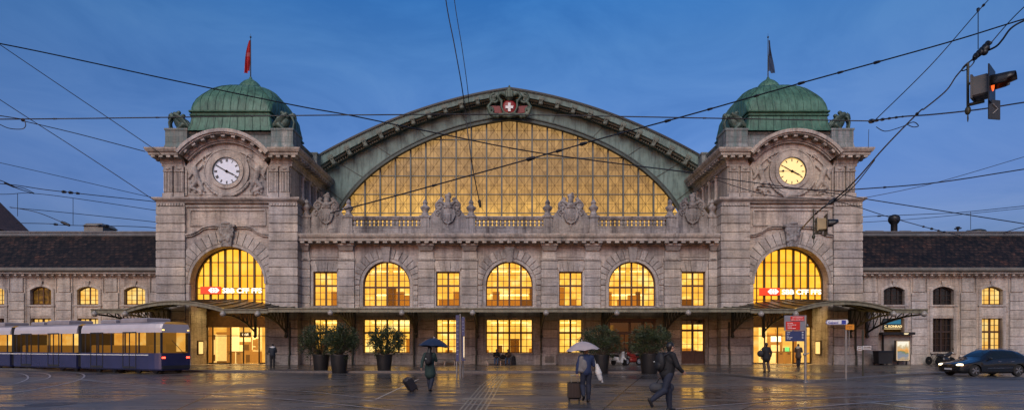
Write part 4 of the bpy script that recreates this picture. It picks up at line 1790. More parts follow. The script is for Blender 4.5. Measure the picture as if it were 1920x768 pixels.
def GZ(py):
    return EYE + (HY_ - py) * SG


us = [-400 + 8 * k for k in range(101)]
midoff = lambda u: 23 + .00012 * u * u
# flat green face between the cornice band and the glass, in plates
fc = MB()
N = 80
lo, hi = [], []
for k in range(N + 1):
    t = -1 + 2 * k / N
    ui = 333.5 * math.sin(t * PI / 2)
    lo.append((GX(ui), GZ(inner(ui))))
    uo = 400 * math.sin(t * PI / 2)
    hi.append((GX(uo), GZ(outer(uo) + midoff(uo) - 6)))
vs = [(x, YG, z) for x, z in lo] + [(x, YG, z) for x, z in hi]
fc.add(vs, [(k, k + 1, N + 2 + k, N + 1 + k) for k in range(N)])
for s in (-1, 1):
    fc.box(min(s * GX(333), s * 22), max(s * GX(333), s * 22), YG + .002, YG + .1, 10.9, GZ(inner(333)) + .3)
gable = obj('gable_face', fc, GABLE, HALL)
sm = MB()
for k in range(4, N - 3, 6):
    a, b = Vector((lo[k][0], YG - .02, lo[k][1])), Vector((hi[k][0], YG - .02, hi[k][1]))
    sm.bar(a, b, .07, .05)
obj('plate_seam', sm, GABLED, gable)
# rim of the glass
rim = MB()
for off, w_, y_, mt in ((0, .22, YG - .16, 0), (-7, .10, YG - .1, 0)):
    pts = []
    for k in range(N + 1):
        t = -1 + 2 * k / N
        ui = 333 * math.sin(t * PI / 2)
        nx = math.sin(t * PI / 2) ** 3
        pts.append((GX(ui) - nx * off * SG * .9, y_, GZ(inner(ui) + off * (1 - abs(nx)))))
    for i in range(N):
        rim.bar(pts[i], pts[i + 1], .3 if off == 0 else .1, w_)
obj('lunette_rim', rim, GABLED, gable)

# projecting cornice that follows the roof line: stepped bands with brackets
ob = MB()
SE = (YG - 1.3 - CAMY) / F_
O = [(u * SE, Z(outer(u), YG - 1.3)) for u in us]
prof = [(0, -1.35, .06), (0, -1.35, -.10), (.06, -1.3, 0), (.50, -1.22, 0), (.54, -1.05, 0), (.62, -.9, 0), (.74, -.7, 0), (.78, -.45, 0), (.95, -.4, 0), (1.0, -.0, 0), (1.02, .5, 0)]
vs = []
for j, (t, dy, dz) in enumerate(prof):
    for u in us:
        vs.append((u * (YG + dy - CAMY) / F_, YG + dy, Z(outer(u) + midoff(u) * t, YG + dy) + dz))
n = len(us)
fs = []
for j in range(len(prof) - 1):
    for k in range(n - 1):
        fs.append((j * n + k, j * n + k + 1, (j + 1) * n + k + 1, (j + 1) * n + k))
ob.add(vs, fs)
obj('arch_cornice', ob, GABLE, gable)
ed = MB()
for k in range(n - 1):
    ed.bar((O[k][0], YG - 1.3, O[k][1] + .02), (O[k + 1][0], YG - 1.3, O[k + 1][1] + .02), .26, .16)
obj('eave_strip', ed, EDGE, gable)
dn = MB()
for k in range(-11, 12):
    bk = MB()
    if abs(k) < 1:
        continue
    u = k * 30.5
    if abs(u) > 345:
        continue
    sb = (YG - 1.0 - CAMY) / F_
    s_out, s_mid = Vector((u * sb, 0, Z(outer(u) + midoff(u) * .36, YG - 1.0))), Vector((u * sb, 0, Z(outer(u) + midoff(u) * .84, YG - 1.0)))
    slope = math.atan2(-(outer(u + 2) - outer(u - 2)), 4.0)
    L = (s_mid - s_out).length
    bk.xf = Matrix.Translation(s_out + Vector((0, YG, 0))) @ Matrix.Rotation(-slope, 4, 'Y')
    bk.box(-.18, .18, -1.25, -.6, -L * .95, -.06)
    bk.box(-.25, .25, -1.34, -.6, -L * .4, .02)
    for q in (-.12, .12):
        bk.cap((q, -1.30, -.2), (q, -1.2, -L * .85), .08, .06)
    bk.ell((0, -1.15, -L * .95), (.22, .18, .16))
    bk.xf = None
    obj('bracket', bk, GABLEK, gable)
for k in range(-86, 87):
    u = k * 4.2
    if abs(u) > 352:
        continue
    c = Vector((u * (YG - .5 - CAMY) / F_, YG - .5, Z(outer(u) + midoff(u) * .87, YG - .5)))
    slope = math.atan2(-(outer(u + 2) - outer(u - 2)), 4.0)
    dn.xf = Matrix.Translation(c) @ Matrix.Rotation(-slope, 4, 'Y')
    dn.box(-.06, .06, -.2, .1, -.13, .1)
    dn.xf = None
obj('dentils', dn, GABLEK, gable)
# a raised rod along the band
rd = MB()
pts = [(u * (YG - .86 - CAMY) / F_, YG - .86, Z(outer(u) + midoff(u) * .66, YG - .86)) for u in us]
rd.tube(pts, .11, 8)
obj('band_roll', rd, GABLEK, gable, 60)
# barrel roof running back over the platforms
rf = MB()
rf.add([(x, YG - 1.2, z + .0) for x, z in O] + [(x, 70, z) for x, z in O], [(k, k + 1, n + k + 1, n + k) for k in range(n - 1)])
obj('barrel_roof', rf, HROOF, HALL, 60)

# ---- the great lunette: mullions, transoms, crossed bars, warm glass
Yl = YG + .35
gl = MB()
pol = [(GX(-334), 10.9)]
for k in range(N + 1):
    t = -1 + 2 * k / N
    ui = 334 * math.sin(t * PI / 2)
    pol.append((GX(ui), GZ(inner(ui))))
pol.append((GX(334), 10.9))
gl.wall(pol, [], Yl + .14, Yl + .16, back=True)


def lunette_mat():
    m, nt, b, tc = _nt('lunette_glass')
    g_ = nt.nodes.new('ShaderNodeNewGeometry')
    o = g_.outputs['Position']
    s = nt.nodes.new('ShaderNodeSeparateXYZ')
    nt.links.new(o, s.inputs[0])
    mr = nt.nodes.new('ShaderNodeMapRange')
    mr.inputs[1].default_value, mr.inputs[2].default_value = 12.5, 23.5
    nt.links.new(s.outputs[2], mr.inputs[0])
    n1 = _noise(nt, _map(nt, o, (.35, .35, .9)), .5, 4, .6)
    ad = nt.nodes.new('ShaderNodeMath')
    ad.operation = 'MULTIPLY_ADD'
    nt.links.new(n1, ad.inputs[0])
    ad.inputs[1].default_value = .5
    nt.links.new(mr.outputs[0], ad.inputs[2])
    col = _ramp(nt, ad.outputs[0], [(.20, (1.0, .60, .14)), (.42, (.74, .41, .09)), (.62, (.46, .25, .07)), (.85, (.32, .185, .07)), (1.0, (.40, .23, .08))])
    nt.links.new(col, b.inputs['Emission Color'])
    # individual panes differ a little in tone
    w = nt.nodes.new('ShaderNodeTexWhiteNoise')
    sn = nt.nodes.new('ShaderNodeVectorMath')
    sn.operation = 'SNAP'
    sn.inputs[1].default_value = (.367, 5, .6)
    nt.links.new(o, sn.inputs[0])
    nt.links.new(sn.outputs[0], w.inputs['Vector'])
    m2 = nt.nodes.new('ShaderNodeMapRange')
    m2.inputs[3].default_value, m2.inputs[4].default_value = .72, 1.18
    nt.links.new(w.outputs['Value'], m2.inputs[0])
    nt.links.new(m2.outputs[0], b.inputs['Emission Strength'])
    b.inputs['Base Color'].default_value = (.05, .03, .015, 1)
    b.inputs['Specular IOR Level'].default_value = .25
    b.inputs['Roughness'].default_value = .3
    return m


lun = MB()
STEPX = 28.6


def zt(u):
    return GZ(inner(u)) - .06


for k in range(-12, 12):
    u = (k + .5) * STEPX
    if abs(u) > 328:
        continue
    lun.box(GX(u) - .075, GX(u) + .075, Yl - .16, Yl + .12, 10.9, zt(u))
rowpy = [224, 259.5, 294, 328, 362.6, 398]
for py in rowpy[1:]:
    # half width of the glass at this height
    u = 334
    while u > 4 and inner(u) > py and u > 0:
        u -= 1
    z = GZ(py)
    lun.box(GX(-u), GX(u), Yl - .04, Yl + .1, z - .04, z + .04)
lo_ = obj('lunette', lun, MULL, HALL)
th = MB()
for k in range(-12, 13):
    uc = k * STEPX
    u0, u1 = uc - STEPX / 2 + 2, uc + STEPX / 2 - 2
    if abs(uc) > 334:
        continue
    for r in range(len(rowpy) - 1):
        p0, p1 = rowpy[r], rowpy[r + 1]
        lim = lambda u: max(p0, inner(u)) if abs(u) < 334 else p1
        if max(lim(u0), lim(u1)) >= p1 - 5:
            continue
        def seg(ua, pa, ub, pb, w=.028):
            # clip to the arch
            a, b = (ua, pa), (ub, pb)
            for _ in range(12):
                if abs(a[0]) < 334 and inner(a[0]) <= a[1]:
                    break
                a = (a[0] + (b[0] - a[0]) * .1, a[1] + (b[1] - a[1]) * .1)
            for _ in range(12):
                if abs(b[0]) < 334 and inner(b[0]) <= b[1]:
                    break
                b = (b[0] + (a[0] - b[0]) * .1, b[1] + (a[1] - b[1]) * .1)
            th.bar((GX(a[0]), Yl + .1, GZ(a[1])), (GX(b[0]), Yl + .1, GZ(b[1])), w)
        seg(u0, p0, u1, p1)
        seg(u0, p1, u1, p0)
        for f in (.25, .5, .75):
            ux = u0 + (u1 - u0) * f
            seg(ux, p1, ux, lim(ux), .026)
        seg(u0, (p0 + p1) / 2, u1, (p0 + p1) / 2, .026)
obj('glazing_bar', th, LEAD, lo_)
obj('pane', gl, lunette_mat(), lo_)

# ---- shield with the white cross at the crown
CRESTM = copper('crest_copper', (.075, .115, .085), (.15, .175, .125))
em = MB()
ye = YG - 1.55
zc = Z(200, ye)
em.ell((0, ye + .35, zc + 1.25), (.45, .4, .62))
em.ell((0, ye + .35, zc + 1.75), (.3, .3, .22))
em.cap((0, ye + .35, zc + 1.8), (0, ye + .35, zc + 2.1), .16, .08)
for q in (-.25, 0, .25):
    em.cap((q, ye + .02, zc + .95), (q, ye + .02, zc + 1.5), .1, .09)
for s in (-1, 1):
    swirl(em, s * 1.35, zc + .85, ye + .3, .5, 1.4, -s, PI / 2, .17)
    em.tube([(s * .45, ye + .3, zc + 1.2), (s * .85, ye + .25, zc + 1.35), (s * 1.1, ye + .2, zc + 1.0), (s * .8, ye + .2, zc + .6)], [.15, .22, .2, .13], 8)
    em.tube([(s * 1.7, ye + .3, zc + .5), (s * 2.0, ye + .3, zc + .1), (s * 1.8, ye + .3, zc - .5), (s * 1.2, ye + .3, zc - .7), (s * .6, ye + .25, zc - .65), (0, ye + .25, zc - .85)], [.14, .17, .18, .15, .16, .18], 8)
    em.tube([(s * .72, ye + .2, zc + .75), (s * .74, ye + .16, zc), (s * .5, ye + .16, zc - .5), (0, ye + .16, zc - .68)], [.1, .12, .12, .12], 8)
    swirl(em, s * 1.75, zc - .25, ye + .25, .3, 1.2, s, PI / 2, .1)
    for q in range(5):
        em.ell((s * (.5 + q * .3), ye + .3, zc - .75 + .1 * math.sin(q * 2)), .17, 8, 6)
ew = link('crest', soup(em, .05, CRESTM, 'crest', 1), HALL)
CRED = M('crest_red', (.16, .01, .012), .5)
sh = MB()
sh.ell((0, ye + .4, zc), (.72, .22, .78), 20, 12)
obj('shield', sh, M('shield_red', (.22, .009, .011), .45), ew, 60)
for s in (-1, 1):
    wg = MB()
    wg.ext([(s * .6, zc + .2), (s * 1.85, zc + .28), (s * 1.85, zc - .35), (s * .6, zc - .5)], ye + .42, ye + .5)
    obj('side_panel', wg, CRED, ew)
cr = MB()
cr.box(-.36, .36, ye + .08, ye + .19, zc - .12, zc + .12)
cr.box(-.12, .12, ye + .075, ye + .185, zc - .4, zc + .4)
obj('cross', cr, WHITE, ew)

# ---------------------------------------------------------------- low wings left and right
def wing(name, label, s, wins, x_in, x_out):
    W = thing(name, label, 'station wing', (0, 0, 0))
    y = 1.5
    xa, xb = sorted((x_in, x_out))
    hs = []
    for x, up, low in wins:
        if up:
            hs.append(seg_poly(x, .88, 5.1, 6.32, .3))
        if low:
            hs.append(rect(x - .86, x + .86, 1.15 if low != 'shop' else PZ + .01, 3.98))
    w = MB()
    w.wall(rect(xa, xb, PZ, 7.75), hs, y, y + .45, edges=False)
    w.box(xa, xb, y + 6, y + 6.4, PZ, 7.7)
    obj('wall', w, STW, W)
    for x, up, low in wins:
        m = MB()
        for sg in (-1, 1):
            xs2 = sorted((x + sg * .89, x + sg * 1.12))
            m.box(xs2[0], xs2[1], y - .06, y + .02, 1.1, 6.4)
        # arched head and key
        R = (.88 ** 2 + .09) / .6
        a = math.asin(.88 / R)
        m.ring(x, 6.62 - R, R + .01, R + .22, -a - .08, a + .08, y - .07, y + .02, 12)
        m.frustum((x - .1, x + .1, y - .1, y), (x - .2, x + .2, y - .16, y), 6.64, 7.1)
        m.box(x - 1.2, x + 1.2, y - .12, y + .2, 4.98, 5.095)
        m.box(x - .95, x + .95, y - .035, y + .02, 4.15, 4.85)
        if low != 'shop':
            m.box(x - 1.1, x + 1.1, y - .12, y + .2, 1.02, 1.145)
        obj('window_surround', m, STP, W)
    # panelled piers between windows
    xs3 = sorted(x for x, _, _ in wins)
    step = xs3[1] - xs3[0]
    for x in [xs3[0] - step / 2] + [a + step / 2 for a in xs3]:
        if not (xa + .7 < x < xb - .5):
            continue
        p = MB()
        h = .74
        z = .95
        p.box(x - .72, x + .72, y - .13, y + .02, PZ, .95)
        while z + h < 6.7:
            p.rust(x - .62, x + .62, y - .12, y + .02, z, z + h - .01, .035)
            z += h
        p.box(x - .5, x + .5, y - .09, y + .02, z + .05, 7.35)
        p.box(x + .66, x + .72, y - .06, y + .02, .95, 7.3)
        p.box(x - .72, x - .66, y - .06, y + .02, .95, 7.3)
        obj('pier', p, STB, W)
    c = MB()
    pth = [(xa, y), (xb, y)]
    c.sweep(pth, [(-.2, 7.4), (.1, 7.4), (.14, 7.5), (.3, 7.56), (.3, 7.62), (.5, 7.66), (.55, 7.78), (-.2, 7.8)])
    x = xa + .3
    while x < xb:
        c.box(x - .1, x + .1, y - .42, y, 7.5, 7.64)
        x += .62
    obj('cornice', c, STP, W)
    g_ = MB()
    g_.sweep(pth, [(.3, 7.8), (.62, 7.82), (.72, 7.92), (.72, 8.12), (.62, 8.16), (.3, 8.16)])
    obj('gutter', g_, GUTTER, W)
    r = MB()
    zr, yr = 11.6, 5.0
    r.add([(xa, y - .6, 8.1), (xb, y - .6, 8.1), (xb, yr, zr), (xa, yr, zr)], [(0, 1, 2, 3)])
    r.box(xa, xb, y - .3, y + 6, 7.78, 7.9)
    r.add([(xa, yr, zr), (xb, yr, zr), (xb, yr + 6, zr), (xa, yr + 6, zr)], [(0, 1, 2, 3)])
    roof = obj('roof', r, TILE, W)
    d = MB()
    d.sweep([(xa, yr), (xb, yr)], [(-.1, zr - .18), (.12, zr - .2), (.16, zr), (.1, zr + .06), (.1, zr + .16), (.2, zr + .2), (.2, zr + .3), (-.3, zr + .34)])
    obj('ridge_strip', d, RIDGE, roof)
    for x, up, low in wins:
        if up:
            pane = {'lit': LIT_WING, 'dim': DIM_WING, 'dark': DARKGL}[up]
            fr = TIMBER if up != 'dark' else DARKFR
            ww = MB()
            yy = y + .3
            R = (.88 ** 2 + .09) / .6
            tz = lambda xx: 6.62 - R + math.sqrt(R * R - xx * xx)
            for q in range(5):
                xx = -.88 + 1.76 * q / 4
                t = .05 if q in (0, 2, 4) else .018
                ww.box(x + max(-.88, xx - t), x + min(.88, xx + t), yy - (.04 if t > .03 else .015), yy + .03, 5.1, tz(min(.87, abs(xx))) - .005)
            for q in range(4):
                zz = 5.1 + 1.2 * q / 3
                t = .05 if q == 0 else .018
                ww.box(x - .88, x + .88, yy - (.036 if t > .03 else .012), yy + .026, zz, zz + 2 * t)
            a = math.asin(.88 / R)
            ww.ring(x, 6.62 - R, R - .08, R - .002, -a, a, yy - .045, yy + .035, 12)
            wo = obj('window', ww, fr, W)
            pp = MB()
            pp.wall(seg_poly(x, .88, 5.1, 6.32, .3), [], yy + .04, yy + .05, back=True)
            obj('pane', pp, pane, wo)
        if low and low != 'shop':
            pane = {'lit': LIT_WING, 'dim': DIM_WING, 'dark': DARKGL}[low]
            grid_window(W, x, .855, 1.155, 3.975, y + .3, 4, (2,), 5, (3,), TIMBER if low != 'dark' else DARKFR, pane)
    return W, roof


yw = 1.5
sw = (yw - CAMY) / F_
WL, RL = wing('side_wing', 'low stone wing with dark tiled roof left of the white clock tower', -1,
              [(-702 * sw - 88 * sw * k, u, l) for k, (u, l) in enumerate([('lit', 'lit'), ('lit', 'lit'), ('dim', 'lit'), ('lit', 'dark'), ('lit', 'lit')])], -28.7, -52)
WR, RR = wing('side_wing', 'low stone wing with dark tiled roof right of the yellow clock tower', 1,
              [(721 * sw + 92 * sw * k, u, l) for k, (u, l) in enumerate([('dark', 'shop'), ('dark', 'dark'), ('lit', 'lit'), ('dark', 'dark')])], 28.7, 52)

# roof vents and boxes
v = MB()
q0 = P(172, 432, 5.2)
v.box(q0.x - .85, q0.x + .85, 5.4, 7.4, q0.z - .3, q0.z + .45)
v.frustum((q0.x - .95, q0.x + .95, 5.3, 7.5), (q0.x - .7, q0.x + .7, 5.5, 7.3), q0.z + .45, q0.z + .72)
obj('roof_box', v, GUTTER, RL)
q0 = P(1679, 435, 5.4)
v = MB()
v.lathe([(.27, q0.z - .2), (.27, q0.z + .75), (.36, q0.z + .85), (.48, q0.z + 1.05), (.49, q0.z + 1.3), (.4, q0.z + 1.5), (.15, q0.z + 1.62), (.0001, q0.z + 1.63)], (q0.x, 5.6, 0), 20)
obj('roof_cowl', v, M('cowl_black', (.02, .02, .022), .45, .3, var=.4), RR, 50)
q0 = P(1799, 433, 5.4)
v = MB()
v.lathe([(.08, q0.z - .2), (.08, q0.z + .2), (.28, q0.z + .24), (.3, q0.z + .3), (.1, q0.z + .34), (.2, q0.z + .42), (.0001, q0.z + .46)], (q0.x, 5.6, 0), 14)
obj('roof_vent', v, EDGE, RR, 50)
q0 = P(1841, 434, 5.6)
v = MB()
v.lathe([(.72, q0.z - .2), (.74, q0.z + .08), (.66, q0.z + .2), (.4, q0.z + .3), (.0001, q0.z + .34)], (q0.x, 6.2, 0), 24)
v.tube([(q0.x - 1.6, 5.6, q0.z - .1), (q0.x - 1.3, 5.6, q0.z + .05), (q0.x - .7, 5.7, q0.z + .05)], .09, 8)
obj('skylight', v, EDGE, RR, 50)
for a, b_ in ((1625, 1658), (1690, 1710)):
    qa, qb = P(a, 434, 5.3), P(b_, 434, 5.3)
    v = MB()
    v.box(qa.x, qb.x, 5.4, 5.8, qa.z - .1, qa.z + .12)
    obj('roof_hatch', v, RIDGE, RR)

# neighbouring house beyond the left wing: a steep brown gable
HB = thing('neighbour_house', 'brown steep-roofed house showing behind the left wing at the photo edge', 'house', (0, 0, 0))
yb = 26
a, c = P(60, 438, yb + 14), P(-95, 285, yb + 14)
h = MB()
h.add([(a.x, yb, a.z), (c.x, yb, c.z), (c.x, yb + 14, c.z), (a.x, yb + 14, a.z)], [(0, 1, 2, 3)])
h.add([(a.x, yb, a.z), (a.x + .8, yb, a.z - .6), (a.x + .8, yb + 14, a.z - .6), (a.x, yb + 14, a.z)], [(0, 1, 2, 3)])
h.add([(c.x, yb, c.z), (c.x - 24, yb, a.z), (c.x - 24, yb + 14, a.z), (c.x, yb + 14, c.z)], [(0, 1, 2, 3)])
h.add([(a.x, yb - .02, a.z), (c.x, yb - .02, c.z), (c.x - 24, yb - .02, a.z)], [(0, 1, 2)])
obj('roof', h, M('brown_roof', (.075, .038, .026), .7, var=.5, scale=3, bump=.4, bscale=8), HB)
h = MB()
h.box(c.x - 22, a.x - .6, yb + .3, yb + 13, 0, a.z)
obj('wall', h, STW, HB)
# ---------------------------------------------------------------- canopies
YC = -5.6


def bracket(mb, x, yw_, ztop_w, zfoot, yfront, zfront):
    """iron cantilever: top chord, curved bottom chord, posts and diagonals"""
    n = 7
    top, bot = [], []
    for k in range(n + 1):
        t = k / n
        y = yw_ + (yfront - yw_) * t
        zt_ = ztop_w + (zfront + .12 - ztop_w) * t
        zb = zfoot + (zfront - zfoot) * (1 - (1 - t) ** 2.1)
        top.append(Vector((x, y, zt_)))
        bot.append(Vector((x, y, min(zb, zt_ - .06))))
    for k in range(n):
        mb.bar(top[k], top[k + 1], .09, .1)
        mb.bar(bot[k], bot[k + 1], .1, .12)
        if k:
            mb.bar(top[k], bot[k], .06)
        if k < n - 1:
            mb.bar(bot[k], top[k + 1], .05)
    mb.box(x - .1, x + .1, yw_ - .08, yw_ + .04, zfoot - .35, ztop_w)
    mb.ell((x, yw_ - .1, zfoot - .3), (.13, .12, .16), 8, 6)


def canopy(label, x0, x1, zf, backf, brx, foot=2.7, pipes=(), skirt=True):
    T = thing('glass_canopy', label, 'canopy', (0, 0, 0), 0, None)
    n = 60
    xs_ = [x0 + (x1 - x0) * k / n for k in range(n + 1)]
    m = MB()
    rows = 6
    vs = []
    for r in range(rows + 1):
        t = r / rows
        for x in xs_:
            yb_, zb = backf(x)
            # flat pitch rising to the wall with a slight belly
            z = zf(x) + (zb - zf(x)) * t ** 1.25
            vs.append((x, YC + (yb_ - YC) * t, z))
    k1 = n + 1
    m.add(vs, [(r * k1 + k, r * k1 + k + 1, (r + 1) * k1 + k + 1, (r + 1) * k1 + k) for r in range(rows) for k in range(n)])
    m.add([(x, y, z - .05) for x, y, z in vs], [(r * k1 + k, (r + 1) * k1 + k, (r + 1) * k1 + k + 1, r * k1 + k + 1) for r in range(rows) for k in range(n)])
    ro = obj('roof', m, CANGL, T, 40)
    g_ = MB()
    for k in range(0, n + 1, 3):
        for r in range(rows):
            a, b = Vector(vs[r * k1 + k]), Vector(vs[(r + 1) * k1 + k])
            g_.bar(a + Vector((0, 0, .03)), b + Vector((0, 0, .03)), .05, .06)
            g_.bar(a - Vector((0, 0, .10)), b - Vector((0, 0, .10)), .05, .08)
    for r in (2, 4):
        for k in range(n):
            g_.bar(Vector(vs[r * k1 + k]) - Vector((0, 0, .12)), Vector(vs[r * k1 + k + 1]) - Vector((0, 0, .12)), .07, .1)
    obj('glazing_bar', g_, IRON, ro)
    f = MB()
    for k in range(n):
        a, b = Vector((xs_[k], YC, zf(xs_[k]) - .12)), Vector((xs_[k + 1], YC, zf(xs_[k + 1]) - .12))
        f.bar(a, b, .1, .28)
        f.bar(a + Vector((0, -.07, .12)), b + Vector((0, -.07, .12)), .12, .07)
        f.bar(a + Vector((0, -.05, -.12)), b + Vector((0, -.05, -.12)), .1, .06)
    for xx in (x0, x1):
        for r in range(rows):
            a, b = Vector(vs[r * k1 + (0 if xx == x0 else n)]), Vector(vs[(r + 1) * k1 + (0 if xx == x0 else n)])
            f.bar(a - Vector((0, 0, .1)), b - Vector((0, 0, .1)), .09, .3)
    obj('fascia', f, FASC, T)
    for x in brx:
        b = MB()
        yb_, zb = backf(x)
        bracket(b, x, yb_ + .02, zb - .2, foot, YC + .25, zf(x) - .36)
        obj('bracket', b, IRON, T)
        l_ = MB()
        zc = zf(x) - .32
        l_.lathe([(.08, zc + .2), (.10, zc + .14), (.17, zc + .08), (.21, zc), (.19, zc - .1), (.11, zc - .19), (.0001, zc - .22)], (x, YC - .18, 0), 14)
        obj('lamp', l_, GLOBE, T, 50)
    for x, yy in pipes:
        p = MB()
        p.tube([(x, yy - .16, 3.6), (x, yy - .16, 1.35), (x + .03, yy - .2, 1.2), (x + .03, yy - .2, .95), (x, yy - .3, .8), (x, yy - .3, PZ)], .075, 8)
        for zz in (3.2, 1.5):
            p.lathe([(.1, zz - .04), (.1, zz + .04)], (x, yy - .16, 0), 10)
        obj('downpipe', p, IRON, T, 50)
    return T


def flat_front(x):
    return 4.37


canopy('long flat glass canopy on iron brackets along the hall front between the two towers', -17.42, 17.42, flat_front, lambda x: (YF - .28, 4.80),
       [-12.9, -7.75, -2.65, 2.65, 7.75, 12.9], 2.75, [(-13.0, YF - .1), (-7.9, YF - .1), (-2.75, YF - .1), (2.65, YF - .1)])


def tower_canopy(s, label):
    def zf(x):
        u = (abs(x) - 20.65) / (27.7 - 20.65)
        return 4.29 + (.62 * math.sin(PI * u) ** .8 if 0 < u < 1 else 0)

    def back(x):
        a = abs(x)
        c = max(0, 1 - ((a - 23.05) / 4.6) ** 2)
        return (-.12 if a < 28.95 else 1.3, 4.82 + .62 * c)
    xs2 = sorted((s * 17.46, s * 30.25))
    canopy(label, xs2[0], xs2[1], zf, back, [s * 18.15, s * 20.65, s * 27.7, s * 29.9], 2.75, [(s * 17.9, .1), (s * 28.2, .1)])


tower_canopy(-1, 'wavy glass canopy on iron brackets over the entrance under the white clock')
tower_canopy(1, 'wavy glass canopy on iron brackets over the entrance under the yellow clock')


# ---------------------------------------------------------------- potted shrubs
LEAF = None


def leaf_mat(name, c1, c2, c3):
    m, nt, b, tc = _nt(name)
    g_ = nt.nodes.new('ShaderNodeNewGeometry')
    f = _noise(nt, g_.outputs['Position'], 3.2, 3)
    col = _ramp(nt, f, [(.3, c1), (.52, c2), (.74, c3)])
    r = _ramp(nt, g_.outputs['Random Per Island'], [(0, (.55, .6, .55)), (.8, (1.15, 1.15, 1.0)), (1, (1.9, 1.6, .9))])
    nt.links.new(_mul(nt, col, r), b.inputs['Base Color'])
    b.inputs['Roughness'].default_value = .5
    return m


LEAF = leaf_mat('oleander_leaf', (.014, .024, .010), (.032, .050, .020), (.075, .095, .036))
POT = M('dark_planter', (.014, .013, .013), .5, var=.3, scale=3)
SOIL = M('soil', (.03, .02, .015), .9)
BARK = M('shrub_stem', (.07, .05, .035), .8)


def shrub(px, pot_l, pot_r, pot_top, base, fx0, fx1, ftop, fbot, label, seed):
    r_ = random.Random(seed)
    d = (EYE - .0) * F_ / (base - HY_)
    y = CAMY + d
    s = d / F_
    cx = X((pot_l + pot_r) / 2, y)
    # on the pavement if behind its edge
    z0 = PZ if y > -10.6 else 0.004
    rt = (pot_r - pot_l) / 2 * s
    ht = (base - pot_top) * s
    T = thing('potted_shrub', label, 'potted shrub', (cx, y, z0), 0, 'potted shrubs before the station')
    p = MB()
    p.lathe([(rt * .74, 0), (rt * .76, .02), (rt * .97, ht - .08), (rt, ht - .07), (rt, ht), (rt * .93, ht), (rt * .9, ht - .12)], (0, 0, 0), 28)
    obj('pot', p, POT, T, 40)
    so2 = MB()
    so2.lathe([(rt * .9, ht - .1), (.0001, ht - .06)], (0, 0, 0), 20)
    obj('soil', so2, SOIL, T)
    st = MB()
    x0, x1 = X(fx0, y) - cx, X(fx1, y) - cx
    zt_, zb = Z(ftop, y) - z0, Z(fbot, y) - z0
    tips = []
    for k in range(22):
        a = r_.uniform(0, 2 * PI)
        u = math.sqrt(r_.random())
        tx = (x0 + x1) / 2 + u * math.cos(a) * (x1 - x0) / 2 * .85
        ty = u * math.sin(a) * (x1 - x0) / 2 * .75
        tz = zb + (zt_ - zb) * r_.uniform(.45, .92) * (1 - .25 * u * u)
        b0 = Vector((math.cos(a) * rt * .4 * r_.random(), math.sin(a) * rt * .4 * r_.random(), ht - .1))
        t_ = Vector((tx, ty, tz))
        mid = b0.lerp(t_, .5) + Vector((0, 0, .12))
        st.tube([b0, mid, t_], [.028, .02, .008], 5)
        tips.append((b0, mid, t_))
    obj('stem', st, BARK, T)
    L = MB()
    W2, H2 = (x1 - x0) / 2, (zt_ - zb) / 2
    cxm, czm = (x0 + x1) / 2, (zt_ + zb) / 2
    # sprays of narrow leaves: dense heart, ragged rim, a few whips standing out
    cl = []
    for k in range(250):
        while True:
            q = Vector((r_.uniform(-1, 1), r_.uniform(-1, 1), r_.uniform(-1, 1)))
            if .25 < q.length < 1:
                break
        bump_ = .95 + .3 * noise.noise(q.normalized() * 1.7 + Vector((seed, 0, 0)))
        q = q * bump_
        cl.append(Vector((cxm + q.x * W2, q.y * W2 * .85, czm + q.z * H2)))
    for b0, mid, t_ in tips:
        for t in (.55, .75, .95):
            cl.append(mid.lerp(t_, t))
    for k in range(26):
        a = r_.uniform(0, 2 * PI)
        e_ = r_.uniform(.1, 1.45)
        q = Vector((math.cos(a) * math.cos(e_), math.sin(a) * math.cos(e_), math.sin(e_))) * r_.uniform(.92, 1.06)
        cl.append(Vector((cxm + q.x * W2, q.y * W2 * .85, czm + q.z * H2)))
    for c in cl:
        ax = Vector((c.x - cxm, c.y, (c.z - czm) * .6 + .45)).normalized()
        for j in range(17):
            dv = (ax + Vector((r_.gauss(0, .6), r_.gauss(0, .6), r_.gauss(0, .5)))).normalized()
            o_ = c + Vector((r_.gauss(0, .085), r_.gauss(0, .085), r_.gauss(0, .085)))
            ln, wd = r_.uniform(.10, .19), r_.uniform(.014, .026)
            sd = dv.cross(Vector((r_.gauss(0, 1), r_.gauss(0, 1), r_.gauss(0, 1)))).normalized() * wd
            up = dv.cross(sd).normalized() * ln * .12
            L.add([o_, o_ + dv * ln * .5 + sd - up * .2, o_ + dv * ln - up, o_ + dv * ln * .5 - sd - up * .2], [(0, 1, 2, 3)])
    me = bpy.data.meshes.new('foliage')
    me.from_pydata(L.v, [], L.f)
    me.materials.append(LEAF)
    link('foliage', me, T)


shrub(602, 586, 618, 664, 696.5, 558, 634, 611, 672, 'leftmost potted shrub, black pot almost touching a nearly twin neighbour', 1)
shrub(636, 619, 653, 664, 698.5, 608, 672, 610, 672, 'second potted shrub from the left, set slightly forward of its twin', 2)
shrub(721, 705, 736, 664, 697, 686, 760, 613, 668, 'airy potted shrub standing alone before the left arch window', 3)
shrub(1128, 1112, 1143, 664, 699, 1086, 1166, 614, 672, 'bushy potted shrub behind the woman with the pale umbrella', 4)
shrub(1216, 1199, 1236, 662, 699.5, 1178, 1262, 612, 672, 'rightmost and fullest potted shrub, beside the motorcycle and the striding man', 5)


# ---------------------------------------------------------------- street furniture
def at(px, py, z0=0.0):
    """where a foot seen at this pixel stands, on the road or on the raised pavement"""
    d = (EYE - z0) * F_ / (py - HY_)
    return (X(px, CAMY + d), CAMY + d, z0)


